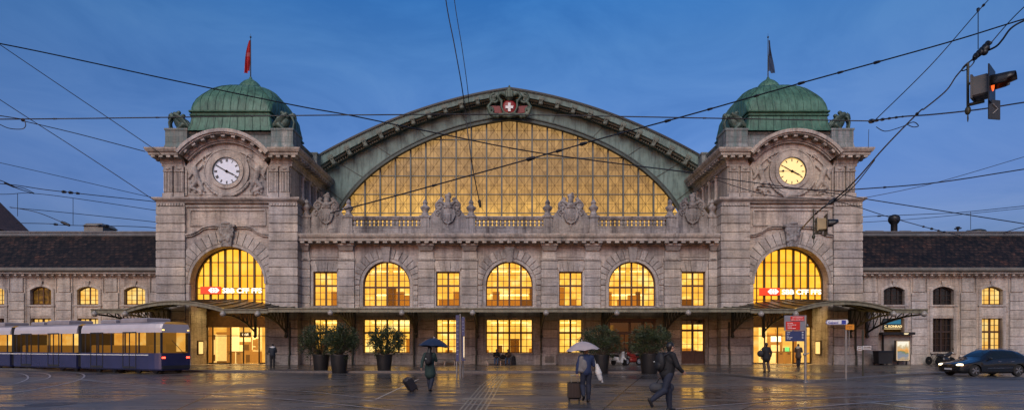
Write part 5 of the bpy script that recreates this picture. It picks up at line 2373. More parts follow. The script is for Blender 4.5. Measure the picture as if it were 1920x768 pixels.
def bars_text(mb, x, z, w, h, y, rnd_):
    """a line of small illegible lettering, as strokes"""
    u = 0
    while u < w:
        l_ = rnd_.uniform(.35, .8) * h
        mb.box(x + u, x + min(u + l_, w), y, y + .004, z, z + h * rnd_.choice((1, 1, .75)))
        u += l_ + h * (.25 if rnd_.random() < .8 else .7)


rt_ = random.Random(5)
# direction boards on a tall post
x, y, z = at(1510, 716.5)
T = thing('direction_sign', 'grey post with red and navy direction boards at the pavement corner', 'sign', (x, y, z))
s = (y - CAMY) / F_
m = MB()
m.tube([(0, 0, 0), (0, 0, 5.0 * 0 + (716 - 590) * s)], .055, 10)
m.lathe([(.12, 0), (.12, .05), (.06, .09)], (0, 0, 0), 12)
m.tube([(0, 0, (716 - 664) * s), (.16, -.02, (716 - 660) * s)], .025, 6)
m.ell((-.06, -.05, (716 - 663) * s), .07, 8, 6)
m.ell((.05, -.08, (716 - 609) * s), .06, 8, 6)
obj('post', m, STEEL, T, 50)
bz = lambda py: (716 - py) * s
bx = lambda px: (px - 1510) * s
m = MB()
m.box(bx(1469), bx(1507.5), -.10, -.06, bz(618.5), bz(590.5))
obj('backing', m, M('sign_grey', (.22, .22, .25), .4), T)
m = MB()
m.box(bx(1480), bx(1505.5), -.13, -.104, bz(600.5), bz(592))
m.box(bx(1471.5), bx(1497.5), -.13, -.104, bz(617), bz(602))
obj('red_board', m, REDS, T)
m = MB()
m.box(bx(1471), bx(1507), -.125, -.07, bz(638.5), bz(619.2))
obj('navy_board', m, BLUES, T)
m = MB()
for py, pa, pb in ((594.5, 1483, 1503), (598.5, 1481, 1504), (605, 1474, 1484), (608, 1474, 1490), (611.5, 1474, 1482), (614.5, 1474, 1489), (622, 1473, 1479), (625, 1473, 1478), (628.5, 1473, 1476), (631.5, 1473, 1483), (634, 1473, 1480)):
    bars_text(m, bx(pa), bz(py + .6), (pb - pa) * s, 1.3 * s, -.136, rt_)
for py in (621.5, 625, 628, 632):
    m.box(bx(1501), bx(1504), -.131, -.126, bz(py + .6), bz(py - .6))
obj('lettering', m, WHITE, T)

# white arrow sign with a small yellow one beneath
x, y, z = at(1586, 713)
T = thing('arrow_sign', 'steel post carrying a white and blue arrow sign over a small orange plate', 'sign', (x, y, z))
s = (y - CAMY) / F_
bz = lambda py: (713 - py) * s
bx = lambda px: (px - 1585) * s
m = MB()
m.tube([(0, 0, 0), (0, 0, bz(600))], .05, 10)
m.tube([(bx(1591.5), .02, bz(660)), (bx(1591.5), .02, bz(617))], .02, 8)
m.tube([(0, 0, bz(659)), (bx(1591.5), .02, bz(659))], .02, 6)
obj('post', m, STEEL, T, 50)
m = MB()
m.ext([(bx(1545.5), bz(603.7)), (bx(1548), bz(599.5)), (bx(1586), bz(598.6)), (bx(1588), bz(603.5)), (bx(1584), bz(608)), (bx(1548), bz(608)), (bx(1545.5), bz(604))], -.09, -.055)
po_ = obj('arrow_plate', m, WHITE, T)
m = MB()
m.box(bx(1575), bx(1583), -.1, -.091, bz(607.3), bz(599.8))
for q in ((1546.4, 600.6), (1546.4, 606.4)):
    m.box(bx(1546.4), bx(1549), -.098, -.091, bz(q[1] + .5), bz(q[1] - .5))
m.box(bx(1546), bx(1547), -.098, -.091, bz(606.6), bz(600.6))
m.box(bx(1549), bx(1575), -.098, -.091, bz(607.4), bz(606.8))
obj('blue_field', m, BLUEM, po_)
m = MB()
text_mb('Gelgend', 5.6 * s, .004, m, (bx(1550), -.096, bz(606)), 0, 'LEFT', .003)
obj('lettering', m, BLUEM, po_)
m = MB()
m.box(bx(1583), bx(1599), -.07, -.04, bz(617.5), bz(607.6))
obj('orange_plate', m, ORANGE, T)
m = MB()
for py in (610.5, 613.8):
    bars_text(m, bx(1586), bz(py + .7), 9.5 * s, 1.5 * s, -.076, rt_)
obj('lettering', m, M('sign_brown', (.25, .10, .02), .5), T)

# low double name plate
x, y, z = at(1618, 708.5)
T = thing('name_plate_post', 'dark thin post with two small white-edged street plates near the right tower', 'sign', (x, y, z))
s = (y - CAMY) / F_
bz = lambda py: (708.5 - py) * s
bx = lambda px: (px - 1618) * s
m = MB()
m.tube([(0, 0, 0), (0, 0, bz(648))], .045, 8)
m.tube([(0, 0, bz(650)), (0, 0, bz(618))], .05, 8)
obj('post', m, IRON, T, 50)
m = MB()
m.box(bx(1606), bx(1614.5), -.09, -.06, bz(656), bz(648.5))
m.box(bx(1616), bx(1631.5), -.09, -.06, bz(654.6), bz(647.5))
pl_ = obj('plate', m, WHITE, T)
m = MB()
m.box(bx(1607), bx(1613.6), -.098, -.092, bz(655), bz(649.6))
m.box(bx(1617), bx(1630.5), -.098, -.092, bz(653.6), bz(648.6))
obj('face', m, M('plate_taupe', (.20, .15, .12), .5), pl_)
m = MB()
bars_text(m, bx(1607.4), bz(653.2), 5.6 * s, 1.6 * s, -.104, rt_)
bars_text(m, bx(1618), bz(652.2), 11.5 * s, 1.6 * s, -.104, rt_)
obj('lettering', m, WHITE, pl_)

# bus stop columns
x, y, z = at(862, 708)
T = thing('stop_column', 'tall three-legged stop column with navy panels in front of the hall windows', 'stop sign', (x, y, z))
s = (y - CAMY) / F_
bz = lambda py: (708 - py) * s
bx = lambda px: (px - 862) * s
m = MB()
for px, yy, top in ((856.3, 0, 592), (862.8, .02, 588), (867, .35, 592)):
    m.tube([(bx(px), yy, 0), (bx(px), yy, bz(top))], .042, 8)
obj('leg', m, STEEL, T, 50)
m = MB()
m.box(bx(855.2), bx(860.7), -.05, .03, bz(676), bz(590))
m.box(bx(854.7), bx(861.2), -.055, .035, bz(599.5), bz(590.2))
m.box(bx(865.5), bx(871.5), -.05, .25, bz(629), bz(594))
m.box(bx(865.5), bx(868.6), .02, .22, bz(675), bz(630))
m.box(bx(866), bx(871.8), -.04, .3, bz(675.5), bz(672.5))
obj('panel', m, BLUES, T)
m = MB()
m.box(bx(869), bx(870.6), -.02, .05, bz(669), bz(630))
obj('light_strip', m, M('column_light', (.8, .7, .5), .4, emit=(1, .75, .4), es=.6), T)
m = MB()
for k in range(9):
    py = 603 + k * 7.6
    bars_text(m, bx(856.2), bz(py), 3.4 * s, 1.2 * s, -.06, rt_)
for k in range(4):
    bars_text(m, bx(866.3), bz(603 + 6 * k), 4 * s, 1.1 * s, -.058, rt_)
obj('lettering', m, M('panel_text', (.4, .42, .5), .5), T)


def bench(label, px0, px1, py, yy):
    x0, x1 = X(px0, yy), X(px1, yy)
    c = (x0 + x1) / 2
    T = thing('bench', label, 'bench', (c, yy, PZ), 0)
    w = (x1 - x0) / 2
    m = MB()
    for k in range(4):
        m.box(-w, w, -.22 + k * .12, -.12 + k * .12, .42, .46)
    obj('seat', m, M('bench_slat', (.15, .12, .09), .5, var=.3, scale=6), T)
    for q in (-w + .15, 0, w - .15):
        l_ = MB()
        l_.box(q - .03, q + .03, -.2, -.14, 0, .42)
        l_.box(q - .03, q + .03, .14, .2, 0, .42)
        l_.box(q - .03, q + .03, -.2, .2, .36, .42)
        obj('leg', l_, STEEL, T)


bench('long slatted bench with two people sitting under the central window', 911, 966, 686, .15)
bench('empty slatted bench against the wall behind the dark umbrella', 812, 856, 686, .2)

# low vent box against the wall, left of the pale umbrella
m = MB()
xx, yy = X(1029, .7), .7
T = thing('wall_cabinet', 'small stone-grey louvred cabinet at the wall foot left of the pale umbrella', 'cabinet', (xx, yy, PZ))
m.box(-.58, .58, -.2, .34, 0, .86)
m.box(-.62, .62, -.24, .34, .86, .92)
obj('body', m, STP, T)
m = MB()
for k in range(6):
    m.box(-.35, .45, -.222, -.2, .18 + k * .09, .23 + k * .09)
obj('grille', m, IRON, T)

# shop sign, light box and canopy lamp line right of the right tower
ys = 1.5
T = thing('shop_sign', 'lit teal and cream sign over the doorway right of the yellow clock tower', 'sign', (X(1673, 1.3), 1.3, Z(609, 1.3)))
s = (1.3 - CAMY) / F_
m = MB()
m.box(-17 * s, 17 * s, 0, .1, -7.5 * s, 12 * s)
obj('panel', m, M('sign_dark_teal', (.02, .028, .03), .4), T)
m = MB()
m.ext([(-12 * s, 2.2 * s), (16 * s, 2.2 * s), (16 * s, 11 * s), (6 * s, 8.5 * s), (-4 * s, 5.5 * s)], -.012, -.001)
obj('teal_field', m, M('sign_teal', (.02, .12, .18), .4, emit=(.04, .28, .45), es=.3), T)
m = MB()
text_mb('C. KONRAD', 6.0 * s, .01, m, (-15 * s, -.02, -4.2 * s), 0, 'LEFT', .008)
m.box(-15.5 * s, 15.5 * s, -.02, -.004, -7 * s, -6.2 * s)
obj('lettering', m, LETW2 if 'LETW2' in globals() else M('cream_letter', (.8, .7, .4), .5, emit=(1, .72, .28), es=.7), T)

K = thing('doorway_porch', 'grey recessed doorway porch with thin dark roof right of the yellow clock tower', 'porch', (X(1680, 1.2), 1.2, PZ))
s = (1.2 - CAMY) / F_
bx = lambda px: (px - 1680) * s
bz = lambda py: Z(py, 1.2) - PZ
m = MB()
m.box(bx(1651), bx(1711), -.35, .2, bz(627), bz(622.2))
obj('roof', m, BLACK, K)
m = MB()
m.box(bx(1657), bx(1706), .1, .28, 0, bz(627))
obj('wall', m, M('porch_grey', (.30, .27, .24), .6, scale=2), K)
m = MB()
m.box(bx(1656), bx(1657.6), -.0, .3, 0, bz(627))
obj('post', m, BLACK, K)
hang_sign('led_display', 'narrow black strip with lit characters on the edge of the porch roof', 'display board',
          (X(1699, .8), .8, Z(624.7, .8)), 18.5 * s, 4.4 * s, '12:57', 3.9 * s, BLACK, M('led_letter', (.7, .6, .4), emit=(1, .8, .42), es=1.1), False, .04)


def poster_mat():
    """advert: pale sun above, orange slopes, green trees and a grey road, all soft"""
    m, nt, b, tc = _nt('advert_print')
    s = nt.nodes.new('ShaderNodeSeparateXYZ')
    nt.links.new(tc.outputs['Object'], s.inputs[0])
    n1 = _noise(nt, tc.outputs['Object'], 2.6, 3, .5)
    a = nt.nodes.new('ShaderNodeMath')
    a.operation = 'MULTIPLY_ADD'
    nt.links.new(n1, a.inputs[0])
    a.inputs[1].default_value = .9
    nt.links.new(s.outputs[2], a.inputs[2])
    r = nt.nodes.new('ShaderNodeMapRange')
    r.inputs[1].default_value, r.inputs[2].default_value = .45, 2.45
    nt.links.new(a.outputs[0], r.inputs[0])
    col = _ramp(nt, r.outputs[0], [(0, (.26, .17, .08)), (.22, (.42, .30, .16)), (.34, (.16, .20, .27)), (.46, (.20, .22, .26)), (.52, (.08, .17, .04)), (.6, (.85, .34, .03)), (.72, (.55, .45, .25)), (.82, (1, .92, .7)), (1, (.9, .85, .72))])
    nt.links.new(col, b.inputs['Emission Color'])
    b.inputs['Emission Strength'].default_value = .95
    b.inputs['Base Color'].default_value = (.1, .1, .1, 1)
    b.inputs['Roughness'].default_value = .15
    return m


T = thing('advert_light_box', 'tall lit advertising light box with a landscape picture beside the porch', 'light box', (X(1693, .55), .55, PZ))
s = (.55 - CAMY) / F_
m = MB()
m.box(-13.5 * s, 13.5 * s, 0, .2, .3, 45.5 * s)
obj('case', m, M('lightbox_case', (.10, .085, .06), .4, .3), T)
m = MB()
m.box(-10.5 * s, 10.5 * s, -.012, -.002, .42, 43.5 * s)
obj('poster', m, poster_mat(), T)
m = MB()
for q in (-1, 1):
    m.box(q * 11.4 * s - .035, q * 11.4 * s + .035, -.016, -.001, .38, 44.3 * s)
m.box(-11.4 * s, 11.4 * s, -.014, -.001, .34, .4)
m.box(-11.4 * s, 11.4 * s, -.014, -.001, 44 * s, 44.6 * s)
obj('frame', m, M('lightbox_edge', (.6, .5, .35), .4, emit=(1, .7, .35), es=.35), T)
m = MB()
for q in (-.35, .35):
    m.box(q - .05, q + .05, .05, .15, 0, .3)
obj('leg', m, BLACK, T)

# notice frames on the tower piers and door jambs
for cx, sgn, lab in ((-23.05, 1, 'small lit notice case on the warm left jamb of the white clock entrance'), (23.05, -1, 'small lit notice case on the warm right jamb of the yellow clock entrance')):
    T = thing('notice_case', lab, 'notice case', (cx - sgn * 3.04, 1.7, 1.5))
    m = MB()
    xs2 = sorted((0, sgn * .09))
    m.box(xs2[0], xs2[1], -.45, .45, -.6, .6)
    obj('case', m, BRZ, T)
    m = MB()
    xs2 = sorted((sgn * .092, sgn * .1))
    m.box(xs2[0], xs2[1], -.36, .36, -.5, .5)
    obj('notice', m, PALE, T)
T = thing('banner_light', 'slim vertical lit sign projecting from the pier left of the white clock entrance', 'sign', (-23.05 - 3.3, -.1, 1.75))
m = MB()
m.box(-.06, .06, -.6, -.02, -.7, .95)
obj('case', m, IRON, T)
m = MB()
m.box(-.045, .045, -.608, -.6, -.68, .93)
obj('edge_light', m, M('strip_white', (.8, .7, .5), emit=(1, .75, .4), es=.6), T)

# bins and a covered heap beside the right tower
T = thing('wheelie_bin', 'dark wheeled rubbish bin standing beside the right tower base', 'bin', (X(1650, .3), .3, PZ))
m = MB()
m.frustum((-.28, .28, -.32, .32), (-.36, .36, -.4, .4), .1, 1.05)
obj('body', m, M('bin_grey', (.03, .032, .034), .5), T)
m = MB()
m.frustum((-.4, .4, -.44, .42), (-.36, .36, -.38, .38), 1.05, 1.15)
m.tube([(-.3, .46, 1.05), (.3, .46, 1.05)], .025, 6)
obj('lid', m, BLACK, T)
for q in (-1, 1):
    m = MB()
    m.lathe([(.1, -.03), (.1, .03)], (q * .25, .34, .1), 12, 'x')
    obj('wheel', m, RUBBER, T)
T2 = copy_tree(T)
T2.location = (X(1662, .5), .5, PZ)
T2['label'] = 'second dark wheeled bin, nearer the doorway porch'


# ---------------------------------------------------------------- two-wheelers
def wheel(mb_t, mb_r, x, r, w, z0=0, spokes=10):
    n = 20
    mb_t.lathe([(r - .0, -w / 2), (r, w / 2), (r - w, w / 2), (r - w, -w / 2), (r, -w / 2)], (x, 0, r + z0), n, 'y')
    for k in range(spokes):
        a = 2 * PI * k / spokes
        mb_r.bar((x, 0, r + z0), (x + (r - w) * math.cos(a), 0, r + z0 + (r - w) * math.sin(a)), .012)
    mb_r.lathe([(.04, -.05), (.04, .05)], (x, 0, r + z0), 10, 'y')


def bicycle(label, loc, rz):
    T = thing('bicycle', label, 'bicycle', loc, rz)
    for x in (-.52, .52):
        a, b = MB(), MB()
        wheel(a, b, x, .34, .035, 0, 14)
        wo = obj('wheel', a, RUBBER, T)
        obj('spokes', b, STEEL, wo)
    f = MB()
    P_ = {'bb': (-.08, 0, .29), 'seat': (-.24, 0, .82), 'head': (.36, 0, .80), 'hb': (.33, 0, .92), 'r': (-.52, 0, .34), 'f': (.52, 0, .34)}
    for a, b in (('bb', 'seat'), ('bb', 'head'), ('seat', 'head'), ('bb', 'r'), ('seat', 'r'), ('head', 'f'), ('head', 'hb')):
        f.tube([P_[a], P_[b]], .017, 6)
    obj('frame', f, BLACK, T)
    h = MB()
    h.tube([(.2, -.27, .98), (.34, -.2, .95), (.33, 0, .93), (.34, .2, .95), (.2, .27, .98)], .014, 6)
    obj('handlebar', h, CHROME, T)
    s = MB()
    s.ell((-.27, 0, .87), (.13, .07, .035))
    obj('saddle', s, BLACK, T)
    return T


bicycle('black bicycle leaning at the wing wall right of the light box', (X(1751, .9), .9, PZ), .25)


def scooter(label, loc, rz, body_mat, kind):
    T = thing('motor_scooter' if kind == 's' else 'motorcycle', label, 'motor scooter' if kind == 's' else 'motorcycle', loc, rz)
    R = .24 if kind == 's' else .31
    for x in (-.58, .62):
        a, b = MB(), MB()
        wheel(a, b, x, R, .10, 0, 6)
        b.lathe([(R * .6, -.03), (R * .62, .03)], (x, 0, R), 16, 'y')
        wo = obj('wheel', a, RUBBER, T)
        obj('rim', b, CHROME, wo)
    m = MB()
    if kind == 's':
        m.cap((-.65, 0, .55), (-.1, 0, .5), .2, .17)
        m.cap((-.1, 0, .3), (.35, 0, .28), .12, .12)
        m.cap((.4, 0, .3), (.5, 0, .95), .17, .13)
        m.cap((.45, 0, .62), (.75, 0, .5), .12, .08)
        m.ell((.52, 0, 1.0), (.14, .17, .12))
    else:
        m.cap((-.55, 0, .72), (-.1, 0, .68), .11, .13)
        m.cap((-.05, 0, .75), (.3, 0, .82), .17, .16)
        m.cap((-.15, 0, .42), (.2, 0, .42), .2, .2)
        m.cap((.3, 0, .8), (.5, 0, .95), .14, .15)
        m.cap((-.85, 0, .75), (-.6, 0, .72), .05, .09)
    link('body', soup(m, .03, body_mat, 'body', 2), T)
    s = MB()
    s.cap((-.62, 0, .78), (-.12, 0, .76), .11, .1)
    s.box(-.7, -.05, -.12, .12, .7, .76)
    obj('seat', s, BLACK, T, 60)
    h = MB()
    h.tube([(.4, -.36, 1.05), (.5, -.2, 1.08), (.5, .2, 1.08), (.4, .36, 1.05)], .02, 6)
    h.tube([(.5, 0, 1.0), (.62, 0, R)], .035, 6)
    for q in (-1, 1):
        h.tube([(.48, q * .25, 1.08), (.45, q * .3, 1.25)], .01, 5)
        h.ell((.45, q * .3, 1.28), (.02, .07, .045))
    obj('handlebar', h, BLACK, T)
    l_ = MB()
    l_.ell((.64 if kind == 's' else .66, 0, .98), (.05, .09, .08))
    obj('headlight', l_, CHROME, T, 60)
    return T


WSC = M('scooter_white', (.62, .62, .62), .3, coat=.4)
RSC = M('motorcycle_red', (.30, .03, .02), .3, coat=.4)
DSC = M('motorcycle_dark', (.02, .02, .022), .3, coat=.4)
scooter('white motor scooter parked between the two right potted shrubs', (X(1160, -.9), -.9, PZ), math.radians(-55), WSC, 's')
scooter('red and black motorcycle parked right of the white scooter', (X(1187, -.8), -.8, PZ), math.radians(205), RSC, 'm')
scooter('dark motorcycle parked below the dark wing window, behind the car', (X(1772, .5), .5, PZ), math.radians(10), DSC, 'm')
# ---------------------------------------------------------------- hatchback
def loft_car():
    """stations from nose to tail: x, z_sill, z_belt, z_roof, half widths at sill, belt, roof"""
    return [(0.00, .42, .56, .60, .55, .60, .50), (.06, .28, .60, .66, .70, .74, .60), (.25, .20, .66, .73, .80, .84, .70), (.70, .19, .72, .82, .86, .88, .74),
            (1.15, .19, .80, .93, .88, .90, .76), (1.32, .19, .84, .99, .88, .90, .74), (1.75, .19, .87, 1.25, .88, .90, .66), (2.15, .19, .89, 1.42, .88, .90, .60),
            (2.75, .19, .91, 1.465, .88, .90, .58), (3.35, .19, .93, 1.43, .88, .90, .57), (3.75, .20, .95, 1.34, .87, .89, .55), (4.05, .24, .96, 1.18, .84, .87, .56),
            (4.22, .30, .94, 1.02, .80, .84, .60), (4.30, .42, .80, .86, .70, .74, .62)]


def car(label, loc, rz):
    T = thing('parked_car', label, 'car', loc, rz)
    st = loft_car()
    b = MB()
    n = 9
    vs, fs = [], []
    rows = []
    for x, zs, zb, zr, ws, wb, wr in st:
        half = [(ws * .92, zs), (ws, zs + .06), (wb * 1.02, zs + (zb - zs) * .55), (wb, zb), (wb - (wb - wr) * .45, zb + (zr - zb) * .5), (wr, zr - .05), (wr * .8, zr), (0, zr + .012)]
        ring = half + [(-y, z) for y, z in reversed(half[:-1])]
        rows.append([(x, y, z) for y, z in ring])
    k = len(rows[0])
    for r in rows:
        vs += r
    for i in range(len(rows) - 1):
        for j in range(k - 1):
            fs.append((i * k + j, i * k + j + 1, (i + 1) * k + j + 1, (i + 1) * k + j))
        fs.append((i * k + k - 1, i * k, (i + 1) * k, (i + 1) * k + k - 1))
    fs += [tuple(range(k)), tuple(range((len(rows) - 1) * k, len(rows) * k))]
    b.add(vs, fs)
    me = b.mesh('body', [CARP])
    o = bpy.data.objects.new('tmp', me)
    COL.objects.link(o)
    # wheel arches are cut, then the shell is rounded
    for wx in (.82, 3.42):
        c = MB()
        c.lathe([(.37, -1.2), (.37, 1.2)], (wx, 0, .31), 28, 'y')
        cme = c.mesh('cut')
        cob = bpy.data.objects.new('cut', cme)
        COL.objects.link(cob)
        md = o.modifiers.new('b', 'BOOLEAN')
        md.operation, md.object, md.solver = 'DIFFERENCE', cob, 'EXACT'
    dg = bpy.context.evaluated_depsgraph_get()
    dg.update()
    out = bpy.data.meshes.new_from_object(o.evaluated_get(dg))
    for q in list(COL.objects):
        if q.name.startswith('cut') or q.name.startswith('tmp'):
            bpy.data.objects.remove(q)
    out.shade_smooth()
    out.set_sharp_from_angle(angle=math.radians(38))
    body = link('body', out, T)
    ua = MB()
    ua.box(.4, 4.0, -.72, .72, .16, .5)
    obj('underbody', ua, BLACK, T)

    def side(i, t, s, off=.006):
        """point on the glasshouse side: station position i (float), height fraction t"""
        i0 = min(int(i), len(st) - 2)
        f = i - i0
        q = [a + (b_ - a) * f for a, b_ in zip(st[i0], st[i0 + 1])]
        x, zs, zb, zr, ws, wb, wr = q
        if t < .5:
            y, z = wb - (wb - wr) * .45 * t / .5, zb + (zr - zb) * t
        else:
            y = (wb - (wb - wr) * .45) + (wr - (wb - (wb - wr) * .45)) * (t - .5) / .5
            z = zb + (zr - zb) * .5 + (zr - .05 - zb - (zr - zb) * .5) * (t - .5) / .5
        return (x, s * (y + off), z + off * .4)
    for s in (-1, 1):
        for i0, i1 in ((5.7, 7.95), (8.05, 9.0), (9.1, 10.4)):
            g_ = MB()
            m_ = 6
            vv, ff = [], []
            for a in range(m_ + 1):
                i = i0 + (i1 - i0) * a / m_
                for t in (.12, .3, .5, .72, .9):
                    vv.append(side(i, t, s))
            for a in range(m_):
                for c in range(4):
                    ff.append((a * 5 + c, a * 5 + c + 1, a * 5 + c + 6, a * 5 + c + 5))
            g_.add(vv, ff)
            obj('side_window', g_, CARG, T, 60)
        mr = MB()
        mr.ell((1.62, s * 1.0, .97), (.08, .1, .07))
        obj('wing_mirror', mr, CARP, T, 60)
        hl = MB()
        hl.ell((.16, s * .62, .62), (.16, .2, .075), rot=Matrix.Rotation(s * -.35, 3, 'Z'))
        obj('headlight', hl, HEADL, T, 60)
        tl = MB()
        tl.ell((4.22, s * .66, .88), (.09, .16, .1))
        obj('tail_light', tl, M('tail_lens', (.25, .01, .01), .2, emit=(1, .05, .02), es=.4), T, 60)
        dl = MB()
        dl.tube([(1.55, s * .915, .45), (2.5, s * .925, .46), (3.0, s * .925, .47)], .012, 5)
        for xd in (2.18, 2.95):
            dl.cap((xd, s * .925, .80), (xd + .14, s * .925, .81), .016, .016, 6)
        obj('door_trim', dl, CHROME, T)
    ws = MB()
    # windscreen and rear window lie on the slopes between stations
    for i0, i1, nm in ((5.25, 7.0, 'windscreen'), (10.1, 12.0, 'rear_window')):
        vv, ff = [], []
        m_ = 6
        for a in range(m_ + 1):
            i = i0 + (i1 - i0) * a / m_
            j = min(int(i), len(st) - 2)
            f = i - j
            q = [u + (v - u) * f for u, v in zip(st[j], st[j + 1])]
            for t in (-1, -.5, 0, .5, 1):
                vv.append((q[0], t * q[6] * .84, q[3] + .02 - abs(t) ** 3 * .016))
        for a in range(m_):
            for c in range(4):
                ff.append((a * 5 + c, a * 5 + c + 1, a * 5 + c + 6, a * 5 + c + 5))
        w = MB()
        w.add(vv, ff)
        obj(nm, w, CARG, T, 60)
    for wx in (.82, 3.42):
        for s in (-1, 1):
            t = MB()
            yy = s * .78
            t.lathe([(.21, -.1), (.29, -.1), (.315, -.07), (.315, .07), (.29, .1), (.21, .1)], (wx, yy, .315), 26, 'y')
            wo = obj('wheel', t, RUBBER, T, 50)
            r = MB()
            r.lathe([(.22, -.06), (.22, .06)], (wx, yy, .315), 24, 'y')
            for q in range(5):
                a = 2 * PI * q / 5
                for da in (-.16, .16):
                    r.bar((wx, yy + s * .085, .315), (wx + .21 * math.cos(a + da), yy + s * .085, .315 + .21 * math.sin(a + da)), .045, .03)
            r.lathe([(.20, -.012), (.225, -.012), (.225, .012), (.20, .012)], (wx, yy + s * .085, .315), 24, 'y')
            obj('rim', r, CHROME, wo)
    gr = MB()
    gr.box(-.01, .08, -.42, .42, .40, .5)
    gr.box(-.0, .1, -.5, .5, .26, .33)
    obj('grille', gr, BLACK, T)
    pl_ = MB()
    pl_.box(-.025, -.012, -.24, .24, .35, .44)
    obj('number_plate', pl_, WHITE, T)
    rr = MB()
    for s in (-1, 1):
        rr.tube([(2.1, s * .52, 1.44), (2.4, s * .54, 1.5), (3.2, s * .53, 1.49), (3.5, s * .5, 1.43)], .016, 6)
    obj('roof_rail', rr, CHROME, T)
    return T


CARP = M('car_paint', (.016, .017, .019), .18, .3, var=.1, coat=.8)
CARG = M('car_glass', (.012, .016, .018), .08, var=.05, spec=.5)
HEADL = M('headlight_lit', (.8, .75, .6), .1, emit=(1, .82, .5), es=4)
x, y, z = at(1783, 704)
car('dark grey estate hatchback with lit headlights at the right edge of the photo', (X(1778, -15.9), -15.9, 0), math.radians(6))


# ---------------------------------------------------------------- tram
TW = M('tram_white', (.58, .53, .55), .3, var=.08, scale=.8, coat=.3)
TB = M('tram_navy', (.035, .040, .105), .25, var=.15, scale=.8, coat=.4)
TR = M('tram_roof', (.30, .27, .285), .5, var=.2, scale=1.5)
TDK = M('tram_black', (.03, .03, .034), .4)
TIN = lit('tram_interior', [(.3, (.8, .36, .06)), (.55, (1, .56, .13)), (.75, (1, .80, .38))], .8, 1.15, .6, (1, 1, 1.5), .02)
TGL = glass('tram_glass', (.80, .68, .46), .84, .06)
TSEAT = M('tram_seat', (.12, .07, .03), .7, emit=(.9, .45, .08), es=.25)
p0 = P(330, 700.3, -13.3)
ang = math.radians(153.5)
TRAM = thing('tram', 'white and navy tram with lit windows leaving the square at the left edge', 'tram', (p0.x, p0.y, 0), ang)


def tram_section(x0, x1, round_rear, round_front):
    """car body cross-section lofted along x, with window band left open"""
    hw = 1.18
    lower, upper, roof = MB(), MB(), MB()
    n = 10
    xs_ = [x0, x0 + .12, x0 + .35, x0 + .8] + [x0 + .8 + (x1 - x0 - 1.6) * k / 4 for k in range(1, 5)] + [x1 - .35, x1 - .12, x1] if round_rear else [x0] + [x0 + (x1 - x0) * k / 4 for k in range(1, 5)]
    def w(x):
        if round_rear and x < x0 + .8:
            t = (x0 + .8 - x) / .8
            return hw * (1 - .22 * t ** 2)
        return hw
    def band(mb, zs):
        for i in range(len(xs_) - 1):
            a, b = xs_[i], xs_[i + 1]
            for (za, ia), (zb, ib) in zip(zs[:-1], zs[1:]):
                for s in (-1, 1):
                    mb.add([(a, s * (w(a) - ia), za), (b, s * (w(b) - ia), za), (b, s * (w(b) - ib), zb), (a, s * (w(a) - ib), zb)], [(0, 1, 2, 3)])
        for x in (xs_[0], xs_[-1]):
            for (za, ia), (zb, ib) in zip(zs[:-1], zs[1:]):
                mb.add([(x, -(w(x) - ia), za), (x, w(x) - ia, za), (x, w(x) - ib, zb), (x, -(w(x) - ib), zb)], [(0, 1, 2, 3)])
    band(lower, [(.22, .06), (.30, .0), (1.12, 0)])
    band(lower, [(1.12, -.005), (1.24, -.005)])
    band(upper, [(2.45, .02), (2.72, .04), (2.95, .12)])
    for i in range(len(xs_) - 1):
        a, b = xs_[i], xs_[i + 1]
        for (ya, za), (yb_, zb) in zip([(-1, 2.95), (-.8, 3.06), (0, 3.1), (.8, 3.06)], [(-.8, 3.06), (0, 3.1), (.8, 3.06), (1, 2.95)]):
            ka, kb = (w(a) - .12), (w(b) - .12)
            roof.add([(a, ya * ka, za), (b, ya * kb, za), (b, yb_ * kb, zb), (a, yb_ * ka, zb)], [(0, 1, 2, 3)])
    return lower, upper, roof, w


